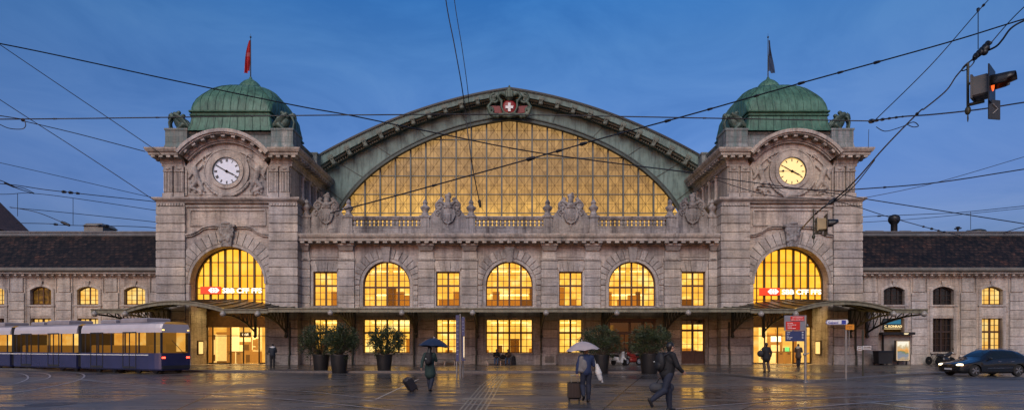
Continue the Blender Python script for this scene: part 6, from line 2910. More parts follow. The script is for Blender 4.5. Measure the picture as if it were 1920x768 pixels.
for k, (x0, x1) in enumerate(((0, 7.6), (8.1, 15.6), (16.1, 24))):
    lo2, up2, rf2, w = tram_section(x0, x1, k == 0, False)
    sec = obj('lower_body', lo2, TB, TRAM, 40)
    obj('upper_body', up2, TW, TRAM, 40)
    r = obj('roof', rf2, TR, TRAM, 50)
    eq = MB()
    eq.rust(x0 + 1.6, x0 + 4.2, -.75, .75, 3.04, 3.36, .06)
    eq.rust(x0 + 4.8, x0 + 6.4, -.65, .65, 3.04, 3.3, .06)
    obj('roof_unit', eq, TR, TRAM)
    # window pillars and glass
    gl_ = MB()
    x = x0 + .35
    i = 0
    while x < x1 - .3:
        for s in (-1, 1):
            pil = MB()
            pil.box(x - .035, x + .035, s * (w(x) - .02) - .03, s * (w(x) - .02) + .03, 1.24, 2.45)
            obj('window_pillar', pil, TDK, TRAM)
        x += 1.35
        i += 1
    if k == 0:
        for yy in (-.88, .88):
            pil = MB()
            pil.box(x0 + .01, x0 + .1, yy - .05, yy + .05, 1.24, 2.45)
            obj('window_pillar', pil, TDK, TRAM)
    for s in (-1, 1):
        gl_.add([(x0 + .3, s * (1.15), 1.24), (x1, s * 1.15, 1.24), (x1, s * 1.14, 2.45), (x0 + .3, s * 1.14, 2.45)], [(0, 1, 2, 3)])
    if k == 0:
        gl_.add([(x0 + .02, -.92, 1.24), (x0 + .02, .92, 1.24), (x0 + .08, .9, 2.45), (x0 + .08, -.9, 2.45)], [(0, 1, 2, 3)])
    obj('window', gl_, TGL, TRAM)
    it = MB()
    it.add([(x0 + .4, -.9, 1.0), (x1, -.9, 1.0), (x1, -.9, 2.5), (x0 + .4, -.9, 2.5)], [(0, 1, 2, 3)])
    it.add([(x0 + .4, -.9, 2.52), (x1, -.9, 2.52), (x1, .9, 2.52), (x0 + .4, .9, 2.52)], [(0, 1, 2, 3)])
    obj('interior', it, TIN, TRAM)
    x = x0 + 1.2
    while x < x1 - .5:
        se = MB()
        se.rust(x, x + .16, .1, .85, .9, 1.72, .05)
        se.box(x + .16, x + .5, .1, .85, .9, .98)
        obj('seat', se, TSEAT, TRAM)
        x += .95
    # doors
    for dx in (2.6, 5.9):
        d = MB()
        for s in (1,):
            d.box(x0 + dx - .65, x0 + dx - .6, 1.15, 1.20, .32, 2.5)
            d.box(x0 + dx + .6, x0 + dx + .65, 1.15, 1.20, .32, 2.5)
            d.box(x0 + dx - .02, x0 + dx + .02, 1.15, 1.20, .32, 2.5)
            d.box(x0 + dx - .65, x0 + dx + .65, 1.15, 1.195, .32, .45)
            d.box(x0 + dx - .65, x0 + dx + .65, 1.15, 1.195, 2.42, 2.5)
        obj('door', d, TDK, TRAM)
    bg_ = MB()
    for bx_ in (x0 + 1.6, x0 + 5.6):
        for q in (-.8, .8):
            for s in (-1, 1):
                bg_.lathe([(.3, -.06), (.3, .06)], (bx_ + q, s * .72, .31), 20, 'y')
        bg_.box(bx_ - 1.3, bx_ + 1.3, -1.0, 1.0, .2, .42)
    obj('bogie', bg_, TDK, TRAM)
    if k < 2:
        bl = MB()
        for q in range(6):
            bl.box(x1 + .02 + q * .08, x1 + .06 + q * .08, -1.08, 1.08, .35, 2.95)
        bl.box(x1, x1 + .5, -1.0, 1.0, .4, 2.9)
        obj('gangway', bl, TDK, TRAM)
cb = MB()
cb.box(1.25, 1.3, -1.0, 1.0, .6, 2.5)
cb.box(.55, 1.0, -.35, .25, .6, 1.75)
cb.box(.15, .45, -.85, .85, .9, 1.32)
obj('cab', cb, M('cab_interior', (.10, .07, .04), .7, emit=(.9, .45, .08), es=.22), TRAM)
cb = MB()
cb.bar((-.0, -.5, 1.22), (.02, .25, 2.0), .025)
cb.bar((-.0, -.55, 1.22), (-.0, -.45, 1.22), .06)
obj('wiper', cb, TDK, TRAM)
st_ = MB()
st_.box(.8, 24, 1.183, 1.19, 1.10, 1.15)
obj('white_stripe', st_, WHITE, TRAM)
TAIL = M('tram_tail_lamp', (.5, .02, .01), .2, emit=(1, .06, .03), es=6)
for s in (-1, 1):
    m = MB()
    m.box(-.03, .06, s * .78 - .1, s * .78 + .1, .92, 1.02)
    obj('tail_light', m, TAIL, TRAM)
    m = MB()
    m.box(.0, .08, s * .8 - .07, s * .8 + .07, 2.56, 2.63)
    obj('marker_light', m, M('marker_lamp', (.6, .5, .2), emit=(1, .62, .15), es=3), TRAM)
m = MB()
m.box(.03, .06, -.7, .7, 2.5, 2.78)
obj('destination_blind', m, M('blind_amber', (.1, .07, .02), emit=(1, .6, .12), es=.55), TRAM)
m = MB()
m.box(-.05, .1, -.9, .9, .30, .50)
obj('bumper', m, TDK, TRAM)
# ---------------------------------------------------------------- people
SKIN = M('skin', (.42, .25, .17), .55, var=.08)


def cloth(name, c, rough=.8, var=.2):
    return M(name, c, rough, var=var, scale=6, bump=.25, bscale=14)


JET = cloth('black_cloth', (.009, .009, .011))
NAVY = cloth('navy_denim', (.013, .017, .034))
DENIM = cloth('blue_denim', (.07, .11, .19))
GREENC = cloth('dark_green_coat', (.016, .038, .034))
GREY = cloth('grey_cloth', (.16, .15, .15))
WHITEC = cloth('white_cloth', (.55, .54, .52))
BLUEV = cloth('blue_cloth', (.016, .03, .085))
BROWN = cloth('brown_cloth', (.07, .045, .03))
HAIRD = M('dark_hair', (.014, .011, .009), .45, var=.3)
HAIRB = M('fair_hair', (.28, .16, .07), .45, var=.3)
SHOE = M('dark_shoe', (.012, .011, .011), .45)

V = Vector


def hand(mb, wr, d, nrm, side, curl=.5, k=1.0):
    """palm, four fingers of unequal length in three bends, and a thumb from the palm's side"""
    d, nrm = V(d).normalized(), V(nrm).normalized()
    lat = d.cross(nrm).normalized() * side
    wr = V(wr)
    for q in (-.022, 0, .022):
        mb.cap(wr + lat * q * .7 * k, wr + d * .085 * k + lat * q * 1.25 * k, .016 * k, .014 * k, 8)
    for i, (o, L) in enumerate(((-.03, .072), (-.01, .082), (.011, .078), (.031, .06))):
        p = wr + d * .085 * k + lat * o * k
        dd = d.copy()
        for s in range(3):
            a = curl * (.5 + .35 * s)
            dd = (dd * math.cos(a) + nrm * math.sin(a)).normalized()
            q = p + dd * L * k * (.45, .32, .25)[s]
            mb.cap(p, q, .0095 * k, .0085 * k, 7)
            p = q
    t0 = wr + d * .03 * k - lat * .03 * k
    t1 = t0 + (d * .6 - lat * .6 + nrm * .35).normalized() * .045 * k
    t2 = t1 + (d * .8 + nrm * .55 * curl * 2).normalized() * .035 * k
    mb.cap(t0, t1, .013 * k, .011 * k, 7)
    mb.cap(t1, t2, .011 * k, .009 * k, 7)


BASE = dict(pel=(0, 0, .93), chest=(0, 0, 1.30), neck=(0, 0, 1.46), head=(0, .02, 1.60),
            LS=(-.18, 0, 1.405), RS=(.18, 0, 1.405), LE=(-.235, -.02, 1.13), RE=(.235, -.02, 1.13), LW=(-.24, .06, .89), RW=(.24, .06, .89),
            LH=(-.09, 0, .91), RH=(.09, 0, .91), LK=(-.10, .02, .50), RK=(.10, .02, .50), LA=(-.10, -.02, .085), RA=(.10, -.02, .085), LT=(0, 1, 0), RT=(0, 1, 0),
            look=(0, 1, 0), LHd=(0, .15, -1), RHd=(0, .15, -1), LHn=(.9, .3, 0), RHn=(-.9, .3, 0), lc=.35, rc=.35)


def person(label, loc, rz, pose, top, legs, hair, k=1.0, coat_len=.0, long_hair=False, vox=.011, hood=None, sc=1.0, build=1.0, shoes=SHOE, group=None):
    """local +y is the way the figure faces; pose overrides joints of a 1.74 m standing figure"""
    J = dict(BASE)
    J.update(pose)
    for n_ in J:
        if isinstance(J[n_], tuple):
            J[n_] = V(J[n_])
    look = J['look'].normalized()
    side = look.cross(V((0, 0, 1))).normalized()
    b = MB()
    # trunk
    b.ell(J['pel'], (.165 * build, .115, .12), 14, 10)
    b.cap(J['pel'] + V((0, 0, .03)), J['chest'] - V((0, 0, .12)), .13 * build, .135 * build, 12)
    b.ell(J['chest'], (.17 * build, .115, .17), 14, 10)
    b.cap(J['LS'], J['RS'], .062, .062, 10)
    b.cap(J['chest'] + V((0, 0, .08)), J['neck'] + V((0, 0, -.02)), .09, .055, 10)
    b.cap(J['neck'] - V((0, 0, .03)), J['head'] - V((0, 0, .05)), .052, .05, 10)
    # head: skull, jaw, nose, brow, ears, lips
    hd = J['head']
    up = V((0, 0, 1))
    b.ell(hd + V((0, 0, .02)) - look * .012, (.074, .092, .098), 16, 12, Matrix.Rotation(math.atan2(-look.x, look.y), 3, 'Z'))
    b.ell(hd + look * .03 - up * .06, (.056, .06, .06), 12, 8)
    b.cap(hd + look * .088 + up * .012, hd + look * .108 - up * .028, .010, .016, 7)
    b.cap(hd + look * .075 - up * .064 - side * .02, hd + look * .075 - up * .064 + side * .02, .012, .012, 7)
    for s in (-1, 1):
        b.cap(hd + look * .08 + up * .03 + side * s * .014, hd + look * .07 + up * .03 + side * s * .05, .010, .008, 7)
        b.ell(hd + side * s * .077 - look * .005, (.014, .022, .032), 8, 6)
    for s in 'LR':
        sg = -1 if s == 'L' else 1
        b.cap(J[s + 'S'], J[s + 'E'], .052, .042)
        b.cap(J[s + 'E'], J[s + 'W'], .042, .028)
        b.cap(J[s + 'H'], J[s + 'K'], .088 * build, .058)
        b.cap(J[s + 'K'], J[s + 'K'].lerp(J[s + 'A'], .35) - J[s + 'T'].normalized() * .015, .056, .058)
        b.cap(J[s + 'K'].lerp(J[s + 'A'], .3) - J[s + 'T'].normalized() * .012, J[s + 'A'], .056, .036)
        t = J[s + 'T'].normalized()
        u2 = V((0, 0, 1)) - t * t.z
        b.cap(J[s + 'A'] - u2 * .035 - t * .02, J[s + 'A'] - u2 * .045 + t * .12, .036, .028)
        hb = MB()
        hand(b, J[s + 'W'], J[s + 'Hd'], J[s + 'Hn'], sg, J['lc' if s == 'L' else 'rc'])
    T = thing('person', label, 'person', loc, rz, group)
    T.scale = (sc, sc, sc)
    body = link('body', soup(b, vox if vox < .009 else .009, SKIN, 'body', 1, .4), T)
    # eyes
    e = MB()
    for s in (-1, 1):
        e.ell(hd + look * .082 + up * .012 + side * s * .031, (.011, .011, .009), 8, 6)
    obj('eyes', e, M_EYE, T, 60)
    # trousers
    t_ = MB()
    t_.ell(J['pel'] - V((0, 0, .01)), (.178 * build, .13, .13), 14, 10)
    for s in 'LR':
        t_.cap(J[s + 'H'], J[s + 'K'], .105 * build, .072)
        kn = J[s + 'K']
        t_.ell(kn, .092, 10, 8)
        t_.cap(kn, kn.lerp(J[s + 'A'], .45) - J[s + 'T'].normalized() * .012, .085, .082)
        t_.cap(kn.lerp(J[s + 'A'], .4) - J[s + 'T'].normalized() * .008, kn.lerp(J[s + 'A'], .95), .082, .062)
    link('trousers', soup(t_, vox, legs, 'trousers', 2), T)
    # shoes
    s_ = MB()
    for s in 'LR':
        t = J[s + 'T'].normalized()
        up2 = V((0, 0, 1)) - t * t.z
        s_.cap(J[s + 'A'] - up2 * .045 - t * .045, J[s + 'A'] - up2 * .05 + t * .14, .046, .038)
        s_.cap(J[s + 'A'] - up2 * .03, J[s + 'A'] + up2 * .03, .046, .044)
    link('shoes', soup(s_, vox, shoes, 'shoes', 1), T)
    # coat or jacket
    c = MB()
    c.ell(J['chest'] + V((0, 0, -.01)), (.20 * build, .15, .2), 14, 10)
    c.cap(J['pel'] + V((0, 0, .04)), J['chest'] - V((0, 0, .08)), .165 * build, .165 * build, 14)
    c.cap(J['LS'] + V((.01, 0, -.005)), J['RS'] + V((-.01, 0, -.005)), .082, .082)
    c.cap(J['chest'] + V((0, 0, .1)), J['neck'] + V((0, 0, -.005)), .11, .075)
    if coat_len:
        hem = (J['LK'] + J['RK']) / 2
        d = (hem - J['pel'])
        c.cap(J['pel'] + V((0, 0, .05)), J['pel'] + d * coat_len, .18 * build, .215 * build, 16)
    for s in 'LR':
        c.cap(J[s + 'S'], J[s + 'E'], .076, .064)
        c.cap(J[s + 'E'], J[s + 'E'].lerp(J[s + 'W'], .93), .064, .048)
    co2 = soup(c, vox, top, 'coat', 2)
    link('coat' if coat_len else 'jacket', co2, T)
    if hood:
        h = MB()
        h.cap(J['neck'] - look * .05 + side * .09, J['neck'] - look * .05 - side * .09, .075, .075)
        h.ell(J['neck'] - look * .09 - V((0, 0, .05)), (.13, .08, .11))
        link('hood', soup(h, vox, hood, 'hood', 2), T)
    hr = MB()
    hr.ell(hd + V((0, 0, .036)) - look * .026, (.085, .096, .098), 16, 12, Matrix.Rotation(math.atan2(-look.x, look.y), 3, 'Z'))
    hr.cap(hd - look * .06 + V((0, 0, .02)), hd - look * .055 - V((0, 0, .05)), .072, .055)
    if long_hair:
        hr.cap(hd - look * .06, J['neck'] - look * .085 - V((0, 0, .1)), .078, .085)
        hr.cap(J['neck'] - look * .085 - V((0, 0, .08)), J['neck'] - look * .115 - V((0, 0, .2)), .085, .05)
    link('hair', soup(hr, vox * .9, hair, 'hair', 1), T)
    return T, J


M_EYE = M('eye', (.02, .015, .012), .2)


def place(J, T, key):
    """a joint of a placed figure in world space"""
    bpy.context.view_layer.update()
    return T.matrix_world @ J[key]


def umbrella(label, hand_w, tilt, R, mat, rise=.62):
    T = thing('umbrella', label, 'umbrella', hand_w)
    T.rotation_euler = tilt
    m = MB()
    m.tube([(0, 0, -.12), (0, 0, rise + .32)], .008, 6)
    m.cap((0, 0, -.12), (0, 0, .0), .016, .014)
    obj('shaft', m, BLACK, T, 60)
    c = MB()
    nr, rg_ = 8, 6
    N_ = nr * 4
    vs, fs = [], []
    for i in range(rg_ + 1):
        t = i / rg_
        for k in range(N_):
            a = 2 * PI * k / N_
            ph = (k % 4) / 4
            sag = math.sin(ph * PI)
            r = R * t * (1 - .055 * sag * t)
            z = rise + .30 - .27 * (R / .5) * t ** 1.9 - .0 - .035 * sag * t * (1 - t) * 2 + .03 * sag * t ** 4
            vs.append((r * math.cos(a), r * math.sin(a), z))
    for i in range(rg_):
        for k in range(N_):
            fs.append((i * N_ + k, i * N_ + (k + 1) % N_, (i + 1) * N_ + (k + 1) % N_, (i + 1) * N_ + k))
    c.add(vs, fs)
    obj('canopy', c, mat, T, 50)
    r_ = MB()
    for k in range(nr):
        a = 2 * PI * k / nr
        pts = [(R * t * math.cos(a), R * t * math.sin(a), rise + .292 - .27 * (R / .5) * t ** 1.9) for t in (0, .25, .5, .75, 1)]
        r_.tube(pts, .004, 4)
        r_.tube([(0, 0, rise - .02), pts[2]], .004, 4)
    r_.tube([(0, 0, rise + .29), (0, 0, rise + .37)], [.012, .004], 6)
    obj('ribs', r_, CHROME, T)


def suitcase(label, loc, rz, tilt, h, w, mat, handle_to=None):
    T = thing('suitcase', label, 'suitcase', loc)
    T.rotation_euler = (tilt, 0, rz)
    m = MB()
    d = .13
    m.rust(-w / 2, w / 2, -d, d, .06, .06 + h, .05)
    obj('shell', m, mat, T)
    r = MB()
    for k in range(4):
        x = -w / 2 + w * (k + .5) / 4
        r.box(x - .02, x + .02, -d - .012, d + .012, .14, h - .02)
    r.box(-w / 2 - .006, w / 2 + .006, -.012, .012, .09, h + .03)
    obj('rib', r, mat, T)
    for sx in (-1, 1):
        for sy in (-1, 1):
            q = MB()
            q.lathe([(.035, -.014), (.035, .014)], (sx * (w / 2 - .05), sy * (d - .04), .035), 10, 'x')
            q.box(sx * (w / 2 - .05) - .02, sx * (w / 2 - .05) + .02, sy * (d - .04) - .02, sy * (d - .04) + .02, .045, .07)
            obj('wheel', q, RUBBER, T)
    q = MB()
    L = .34 if handle_to is None else handle_to
    for s in (-1, 1):
        q.tube([(s * .1, -d + .03, h), (s * .1, -d + .03, h + .06 + L)], .009, 6)
    q.cap((-.11, -d + .03, h + .06 + L), (.11, -d + .03, h + .06 + L), .016, .016, 8)
    obj('handle', q, STEEL, T, 50)
    return T


def backpack(label, T, J, mat, dy=-.2):
    p = place(J, T, 'chest')
    B = thing('backpack', label, 'backpack', p, T.rotation_euler[2])
    B.scale = T.scale
    m = MB()
    m.ell((0, dy, -.06), (.155, .11, .24), 14, 10)
    m.ell((0, dy - .08, -.16), (.12, .06, .11), 12, 8)
    link('pack', soup(m, .012, mat, 'pack', 2), B)
    s = MB()
    for q in (-1, 1):
        s.tube([(q * .09, dy + .04, .10), (q * .12, -.06, .165), (q * .125, .07, .13), (q * .13, .15, .0), (q * .14, .06, -.2), (q * .12, dy + .04, -.24)], .018, 6)
    obj('strap', s, mat, B, 60)
    z = MB()
    z.box(-.075, -.03, dy - .145, dy - .135, -.06, -.045)
    obj('reflector', z, M('reflector', (.6, .6, .6), .3, emit=(1, 1, 1), es=.25), B)


# 1 woman in a dark green coat under a dark umbrella, towing a case, walking away
x, y, z = at(806, 732.5)
sc1 = (732.5 - 649) * (y - CAMY) / F_ / 1.70
pose = dict(RS=(.17, 0, 1.40), RE=(.21, .12, 1.17), RW=(.12, .25, 1.36), RHd=(-.1, .25, 1), RHn=(-.9, .1, .1), rc=1.1,
            LE=(-.26, -.12, 1.14), LW=(-.27, -.22, .90), LHd=(0, -.35, -1), LHn=(.9, 0, 0), lc=1.0,
            LH=(-.085, 0, .91), LK=(-.06, .07, .50), LA=(-.03, .10, .085), RK=(.09, .02, .50), RA=(.07, -.20, .12), RT=(0, .9, -.3))
T1, J1 = person('woman in dark green coat with backpack seen from behind under the dark umbrella', (x, y, 0.0), math.radians(-8), pose, GREENC, NAVY, HAIRD, coat_len=.62, long_hair=True, sc=sc1)
backpack('black backpack on the back of the woman in the dark green coat', T1, J1, JET, -.24)
UDK = cloth('dark_umbrella', (.022, .03, .055), .4)
hw = place(J1, T1, 'RW') + V((0.0, .0, .04))
umbrella('dark navy umbrella held over the woman in the green coat', (hw.x - .06, hw.y, hw.z), (math.radians(-3), math.radians(3), 0), .60, UDK, .30)
x, y, z = at(777, 733.5)
suitcase('dark wheeled case tilted behind the woman in the green coat', (x, y, .02), math.radians(-62), math.radians(33), .52, .40, M('case_dark', (.016, .014, .018), .4), .52)

# 2 woman with pale umbrella, black case and white bag
x, y, z = at(1099, 752.5)
sc2 = (752.5 - 650) * (y - CAMY) / F_ / 1.72
pose = dict(RE=(.25, .05, 1.16), RW=(.12, .26, 1.33), RHd=(-.1, .2, 1), RHn=(-.9, .1, .1), rc=1.1, LE=(-.27, -.03, 1.15), LW=(-.30, -.02, .90), LHd=(-.05, .05, -1), LHn=(.9, 0, 0), lc=1.0,
            LH=(-.09, 0, .91), LK=(-.10, .06, .50), LA=(-.11, -.16, .20), LT=(0, .75, -.65), RK=(.09, .06, .50), RA=(.08, .06, .085))
T2p, J2 = person('woman in blue and grey jacket and dark jeans seen from behind under the pale umbrella', (x, y, 0.0), math.radians(5), pose, BLUEV, NAVY, HAIRB, sc=sc2, long_hair=False)
gb = MB()
gb.cap((-.16, -.06, 1.38), (-.20, -.05, 1.0), .075, .085)
gb.cap((-.20, -.05, 1.0), (-.13, -.08, .98), .085, .07)
gb.ell((-.07, -.10, 1.15), (.12, .075, .20))
link('grey_panel', soup(gb, .011, GREY, 'grey', 2), T2p)
UPL = cloth('pale_umbrella', (.44, .37, .36), .5, .08)
hw = place(J2, T2p, 'RW')
umbrella('pale pinkish umbrella held over the woman with the black suitcase', (hw.x - .14, hw.y, hw.z + .04), (math.radians(-2), math.radians(-5), 0), .54, UPL, .20)
x, y, z = at(1077, 751)
suitcase('black upright suitcase beside the woman with the pale umbrella', (x, y + .05, .002), 0, 0, .54, .40, M('case_black', (.009, .009, .010), .35), .18)
hw = place(J2, T2p, 'RE')
B = thing('carrier_bag', 'white shoulder bag hanging at the side of the woman with the pale umbrella', 'bag', (hw.x + .10, hw.y + .0, .0))
m = MB()
m.cap((0, 0, 1.15 * sc2), (.05, 0, .9 * sc2), .05, .10)
m.cap((.03, 0, .95 * sc2), (.10, 0, .72 * sc2), .09, .075)
m.cap((.08, 0, .85 * sc2), (.16, 0, .62 * sc2), .06, .03)
link('sack', soup(m, .012, WHITEC, 'sack', 2), B)
m = MB()
m.tube([(-.02, 0, 1.1 * sc2), (-.08, .02, 1.38 * sc2), (-.04, -.02, 1.1 * sc2)], .012, 6)
obj('strap', m, WHITEC, B)

# 3 man in dark clothes striding to the right
x, y, z = at(1243, 771)
sc3 = (771 - 637) * (y - CAMY) / F_ / 1.78
pose = dict(pel=(0, 0, .92), chest=(0, .05, 1.30), neck=(0, .09, 1.46), head=(0, .12, 1.60), LS=(-.19, .05, 1.41), RS=(.19, .05, 1.41),
            LE=(-.25, -.08, 1.14), LW=(-.24, -.0, .92), RE=(.25, .14, 1.14), RW=(.22, .30, 1.0), RHd=(-.1, .8, -.4), lc=.8, rc=.6,
            LK=(-.10, .12, .52), LA=(-.10, .14, .085), RK=(.10, -.14, .53), RA=(.10, -.52, .30), RT=(0, .45, -.9))
pose.update(LHd=(0, .1, -1))
T3, J3 = person('man in dark jacket and jeans with a backpack in mid-stride to the right', (x + .1, y, .0), math.radians(-72), pose, JET, NAVY, HAIRD, sc=sc3, build=1.08)
backpack('dark grey backpack on the striding man', T3, J3, M('pack_dark', (.011, .011, .013), .7, var=.3), -.24)
hw = place(J3, T3, 'LW')
B = thing('holdall', 'grey holdall hanging from the hand of the striding man', 'bag', (hw.x, hw.y, hw.z - .10))
m = MB()
m.cap((-.19, 0, -.24), (.19, 0, -.24), .13, .13)
link('bag', soup(m, .014, cloth('bag_grey', (.045, .048, .058)), 'bag', 2), B)
m = MB()
m.tube([(-.14, 0, -.13), (-.05, 0, .0), (.05, 0, .0), (.14, 0, -.13)], .012, 6)
obj('strap', m, JET, B)

# 4 person with a pale hood resting against the left tower
x, y, z = at(511, 689.5, PZ)
pose = dict(head=(0, .08, 1.57), neck=(0, .05, 1.45), look=(0, 1, -.5), LE=(-.25, .05, 1.16), LW=(-.12, .24, 1.10), RE=(.25, .05, 1.16), RW=(.12, .24, 1.1), LHd=(.7, .6, 0), RHd=(-.7, .6, 0), LHn=(0, 0, 1), RHn=(0, 0, 1))
person('person in dark jacket with pale hood standing head bowed by the left tower pier', (x, y, PZ), math.radians(12), pose, cloth('dark_blue_jacket', (.016, .022, .032)), JET, HAIRD, hood=WHITEC, vox=.014, sc=.98, build=1.15)

# 5, 6 two people seated on the bench
SIT = dict(pel=(0, -.02, .55), chest=(0, .02, .92), neck=(0, .05, 1.08), head=(0, .09, 1.21), LS=(-.18, .02, 1.02), RS=(.18, .02, 1.02),
           LE=(-.25, .05, .76), LW=(-.12, .26, .72), RE=(.25, .05, .76), RW=(.12, .26, .72), LHd=(.6, .7, 0), RHd=(-.6, .7, 0), LHn=(0, .2, -1), RHn=(0, .2, -1), lc=.6, rc=.6,
           LH=(-.10, 0, .53), RH=(.10, 0, .53), LK=(-.12, .42, .52), RK=(.11, .42, .52), LA=(-.10, .44, .085), RA=(.12, .47, .085), look=(.1, 1, -.35))
for px, lab, tc_, lc_, rz, sd in ((931, 'seated person in black jacket and blue jeans at the left of the bench', JET, DENIM, 178, 1), (953, 'seated person in brown jacket and blue jeans at the right of the bench', BROWN, DENIM, 165, 2)):
    p_ = dict(SIT)
    if sd == 2:
        p_.update(LW=(-.05, .3, .82), RW=(.1, .28, .8), look=(-.3, 1, -.3), LK=(-.17, .4, .52), LA=(-.16, .36, .085))
    person(lab, (X(px, .15), .17, PZ), math.radians(rz), p_, tc_, lc_, HAIRD, vox=.014, sc=.95)
B = thing('rucksack', 'dark rucksack lying on the bench between the two seated people', 'rucksack', (X(943, .1), .15, PZ + .46))
m = MB()
m.ell((0, 0, .17), (.26, .15, .18))
m.ell((.1, -.08, .12), (.14, .1, .1))
link('pack', soup(m, .015, JET, 'pack', 2), B)
m = MB()
m.tube([(-.1, 0, .33), (0, 0, .40), (.1, 0, .33)], .014, 6)
obj('strap', m, JET, B)
B = thing('travel_bag', 'tall dark bag standing at the right end of the occupied bench', 'bag', (X(963, -.3), -.25, PZ))
m = MB()
m.cap((0, 0, .2), (0, .02, .55), .2, .17)
m.box(-.2, .2, -.16, .16, 0.002, .3)
link('pack', soup(m, .018, JET, 'pack', 2), B)
m = MB()
m.tube([(-.08, 0, .7), (0, 0, .78), (.08, 0, .7)], .014, 6)
obj('strap', m, JET, B)

# 7, 8 two people at the right entrance
x, y, z = at(1437, 697.5, PZ)
pose = dict(LE=(-.27, -.02, 1.14), LW=(-.26, .08, .92), RE=(.27, -.04, 1.14), RW=(.27, .04, .9), LK=(-.10, .08, .5), LA=(-.09, .02, .085), RK=(.09, .0, .5), RA=(.08, -.16, .12), RT=(0, .9, -.3))
T7, J7 = person('person in dark jacket walking into the right entrance with a bag over the shoulder', (x, y, PZ), math.radians(5), pose, JET, BROWN, HAIRD, vox=.013, sc=1.0, coat_len=.25, build=1.1)
hw = place(J7, T7, 'LE')
B = thing('shoulder_bag', 'dark bulky bag at the left side of the person walking into the right entrance', 'bag', (hw.x - .10, hw.y, hw.z))
m = MB()
m.ell((0, 0, -.05), (.17, .22, .19))
link('sack', soup(m, .015, cloth('bag_charcoal', (.03, .028, .028)), 'sack', 2), B)
m = MB()
m.tube([(.02, -.12, .1), (.16, -.02, .34), (.02, .12, .1)], .016, 6)
obj('strap', m, JET, B)
x, y, z = at(1497, 688, PZ)
pose = dict(head=(0, .05, 1.59), look=(.4, 1, -.4), LE=(-.24, .05, 1.15), LW=(-.1, .24, 1.14), RE=(.24, .05, 1.15), RW=(.1, .24, 1.14), LHd=(.5, .6, .3), RHd=(-.5, .6, .3), LHn=(0, 0, 1), RHn=(0, 0, 1),
            LK=(-.08, .05, .5), LA=(-.06, .0, .085), RK=(.08, .04, .5), RA=(.06, -.1, .085))
person('person in dark coat with pale collar standing in the right entrance', (x, y, PZ), math.radians(-35), pose, BROWN, JET, HAIRD, vox=.014, sc=.98, coat_len=.3, hood=M('pale_collar', (.45, .40, .3), .8))
# ---------------------------------------------------------------- overhead wires and hanging signals
def W3(pts, sag=0, n=10):
    """polyline of (px, py, distance) surveyed points, softened into a hanging curve"""
    V_ = [P(a, b, CAMY + d) for a, b, d in pts]
    out = []
    for i in range(len(V_) - 1):
        p0, p1, p2, p3 = [V_[min(max(i + k, 0), len(V_) - 1)] for k in (-1, 0, 1, 2)]
        for k in range(n):
            t = k / n
            out.append(.5 * ((2 * p1) + (p2 - p0) * t + (2 * p0 - 5 * p1 + 4 * p2 - p3) * t * t + (-p0 + 3 * p1 - 3 * p2 + p3) * t ** 3) - V((0, 0, sag * 4 * t * (1 - t))))
    out.append(V_[-1])
    return out


def wire(label, pts, w_px, sag=0, knots=(), droppers=()):
    """w_px: apparent thickness in surveyed pixels at each point's distance"""
    S = W3(pts, sag)
    T = list(S)
    # ends that leave the view run on to the masts and walls beyond it
    if pts[0][0] < 0 or pts[0][1] < 0:
        T.insert(0, T[0] + (T[0] - T[1]).normalized() * 45)
    if pts[-1][0] > 1920 or pts[-1][1] < 0:
        T.append(T[-1] + (T[-1] - T[-2]).normalized() * 45)
    m = MB()
    rs = []
    for p in T:
        d = p.y - CAMY
        rs.append(min(.06, max(.004, w_px * abs(d) / F_ / 2)))
    m.tube(T, rs, 6)
    o = obj('overhead_wire', m, WIRE, None, 60)
    tag(o, label, 'overhead wire')
    if knots:
        for f, sz in knots:
            k_ = MB()
            i = min(int(f * (len(S) - 1)), len(S) - 2)
            a = S[i].lerp(S[i + 1], f * (len(S) - 1) - i)
            d = (S[i + 1] - S[i]).normalized()
            q = a.y - CAMY
            r = sz * q / F_ / 2
            k_.cap(a - d * r * 1.6, a + d * r * 1.6, r, r * .8, 7)
            obj('clamp', k_, WIRE, o, 60)
    return o


wire('thick wire falling from the top left corner across the left dome to the arch', [(-300, 36, 20), (0, 82, 24), (340, 154, 30), (560, 199, 34), (660, 217, 36), (821, 250, 40), (1020, 288, 45), (1300, 324, 49.5)], 2.3, 0, [(.99, 4)])
wire('almost level wire running the whole width behind the dome tops', [(-300, 222, 30), (0, 223.5, 31), (320, 220, 33), (620, 216, 34), (950, 215, 35), (1350, 222, 34), (1635, 227, 32)], 2.2, 0, [(.02 + .1 * k, 3.2) for k in range(10)])
wire('wire rising to the right edge from the knot right of the yellow clock tower', [(1635, 227, 32), (1690, 219, 28), (1745, 215, 24), (1830, 206, 20), (1920, 192, 17), (2200, 150, 12)], 2.6, 0, [(.0, 9), (.05, 6), (.09, 6), (.13, 5), (.17, 5), (.21, 4)])
wire('heavy wire with many dark clips climbing from the glass arch across the right dome', [(620, 399, 46), (760, 362, 42), (1000, 296, 36), (1130, 259, 33), (1290, 216, 29), (1480, 162, 25), (1640, 118, 22), (1790, 76, 19), (1920, 36, 17), (2200, -45, 13)], 2.7, 0,
     [(.14, 5), (.22, 8), (.255, 6), (.30, 7), (.36, 5), (.42, 6), (.47, 5), (.52, 5), (.57, 6), (.62, 5), (.67, 6)])
wire('thin wire slanting from the top left to the left tower cornice', [(-250, -90, 22), (0, 84, 27), (284, 276, 44), (300, 290, 49.2)], 1.5)
wire('thin wire slanting lower from the left edge to the left tower flank', [(-250, 20, 22), (0, 187, 27), (160, 290, 36), (292, 377, 49.5)], 1.5)
wire('thin wire leaving the left end of the level wire for the left cornice', [(40, 226, 31.2), (150, 252, 38), (272, 284, 48.9)], 1.5)
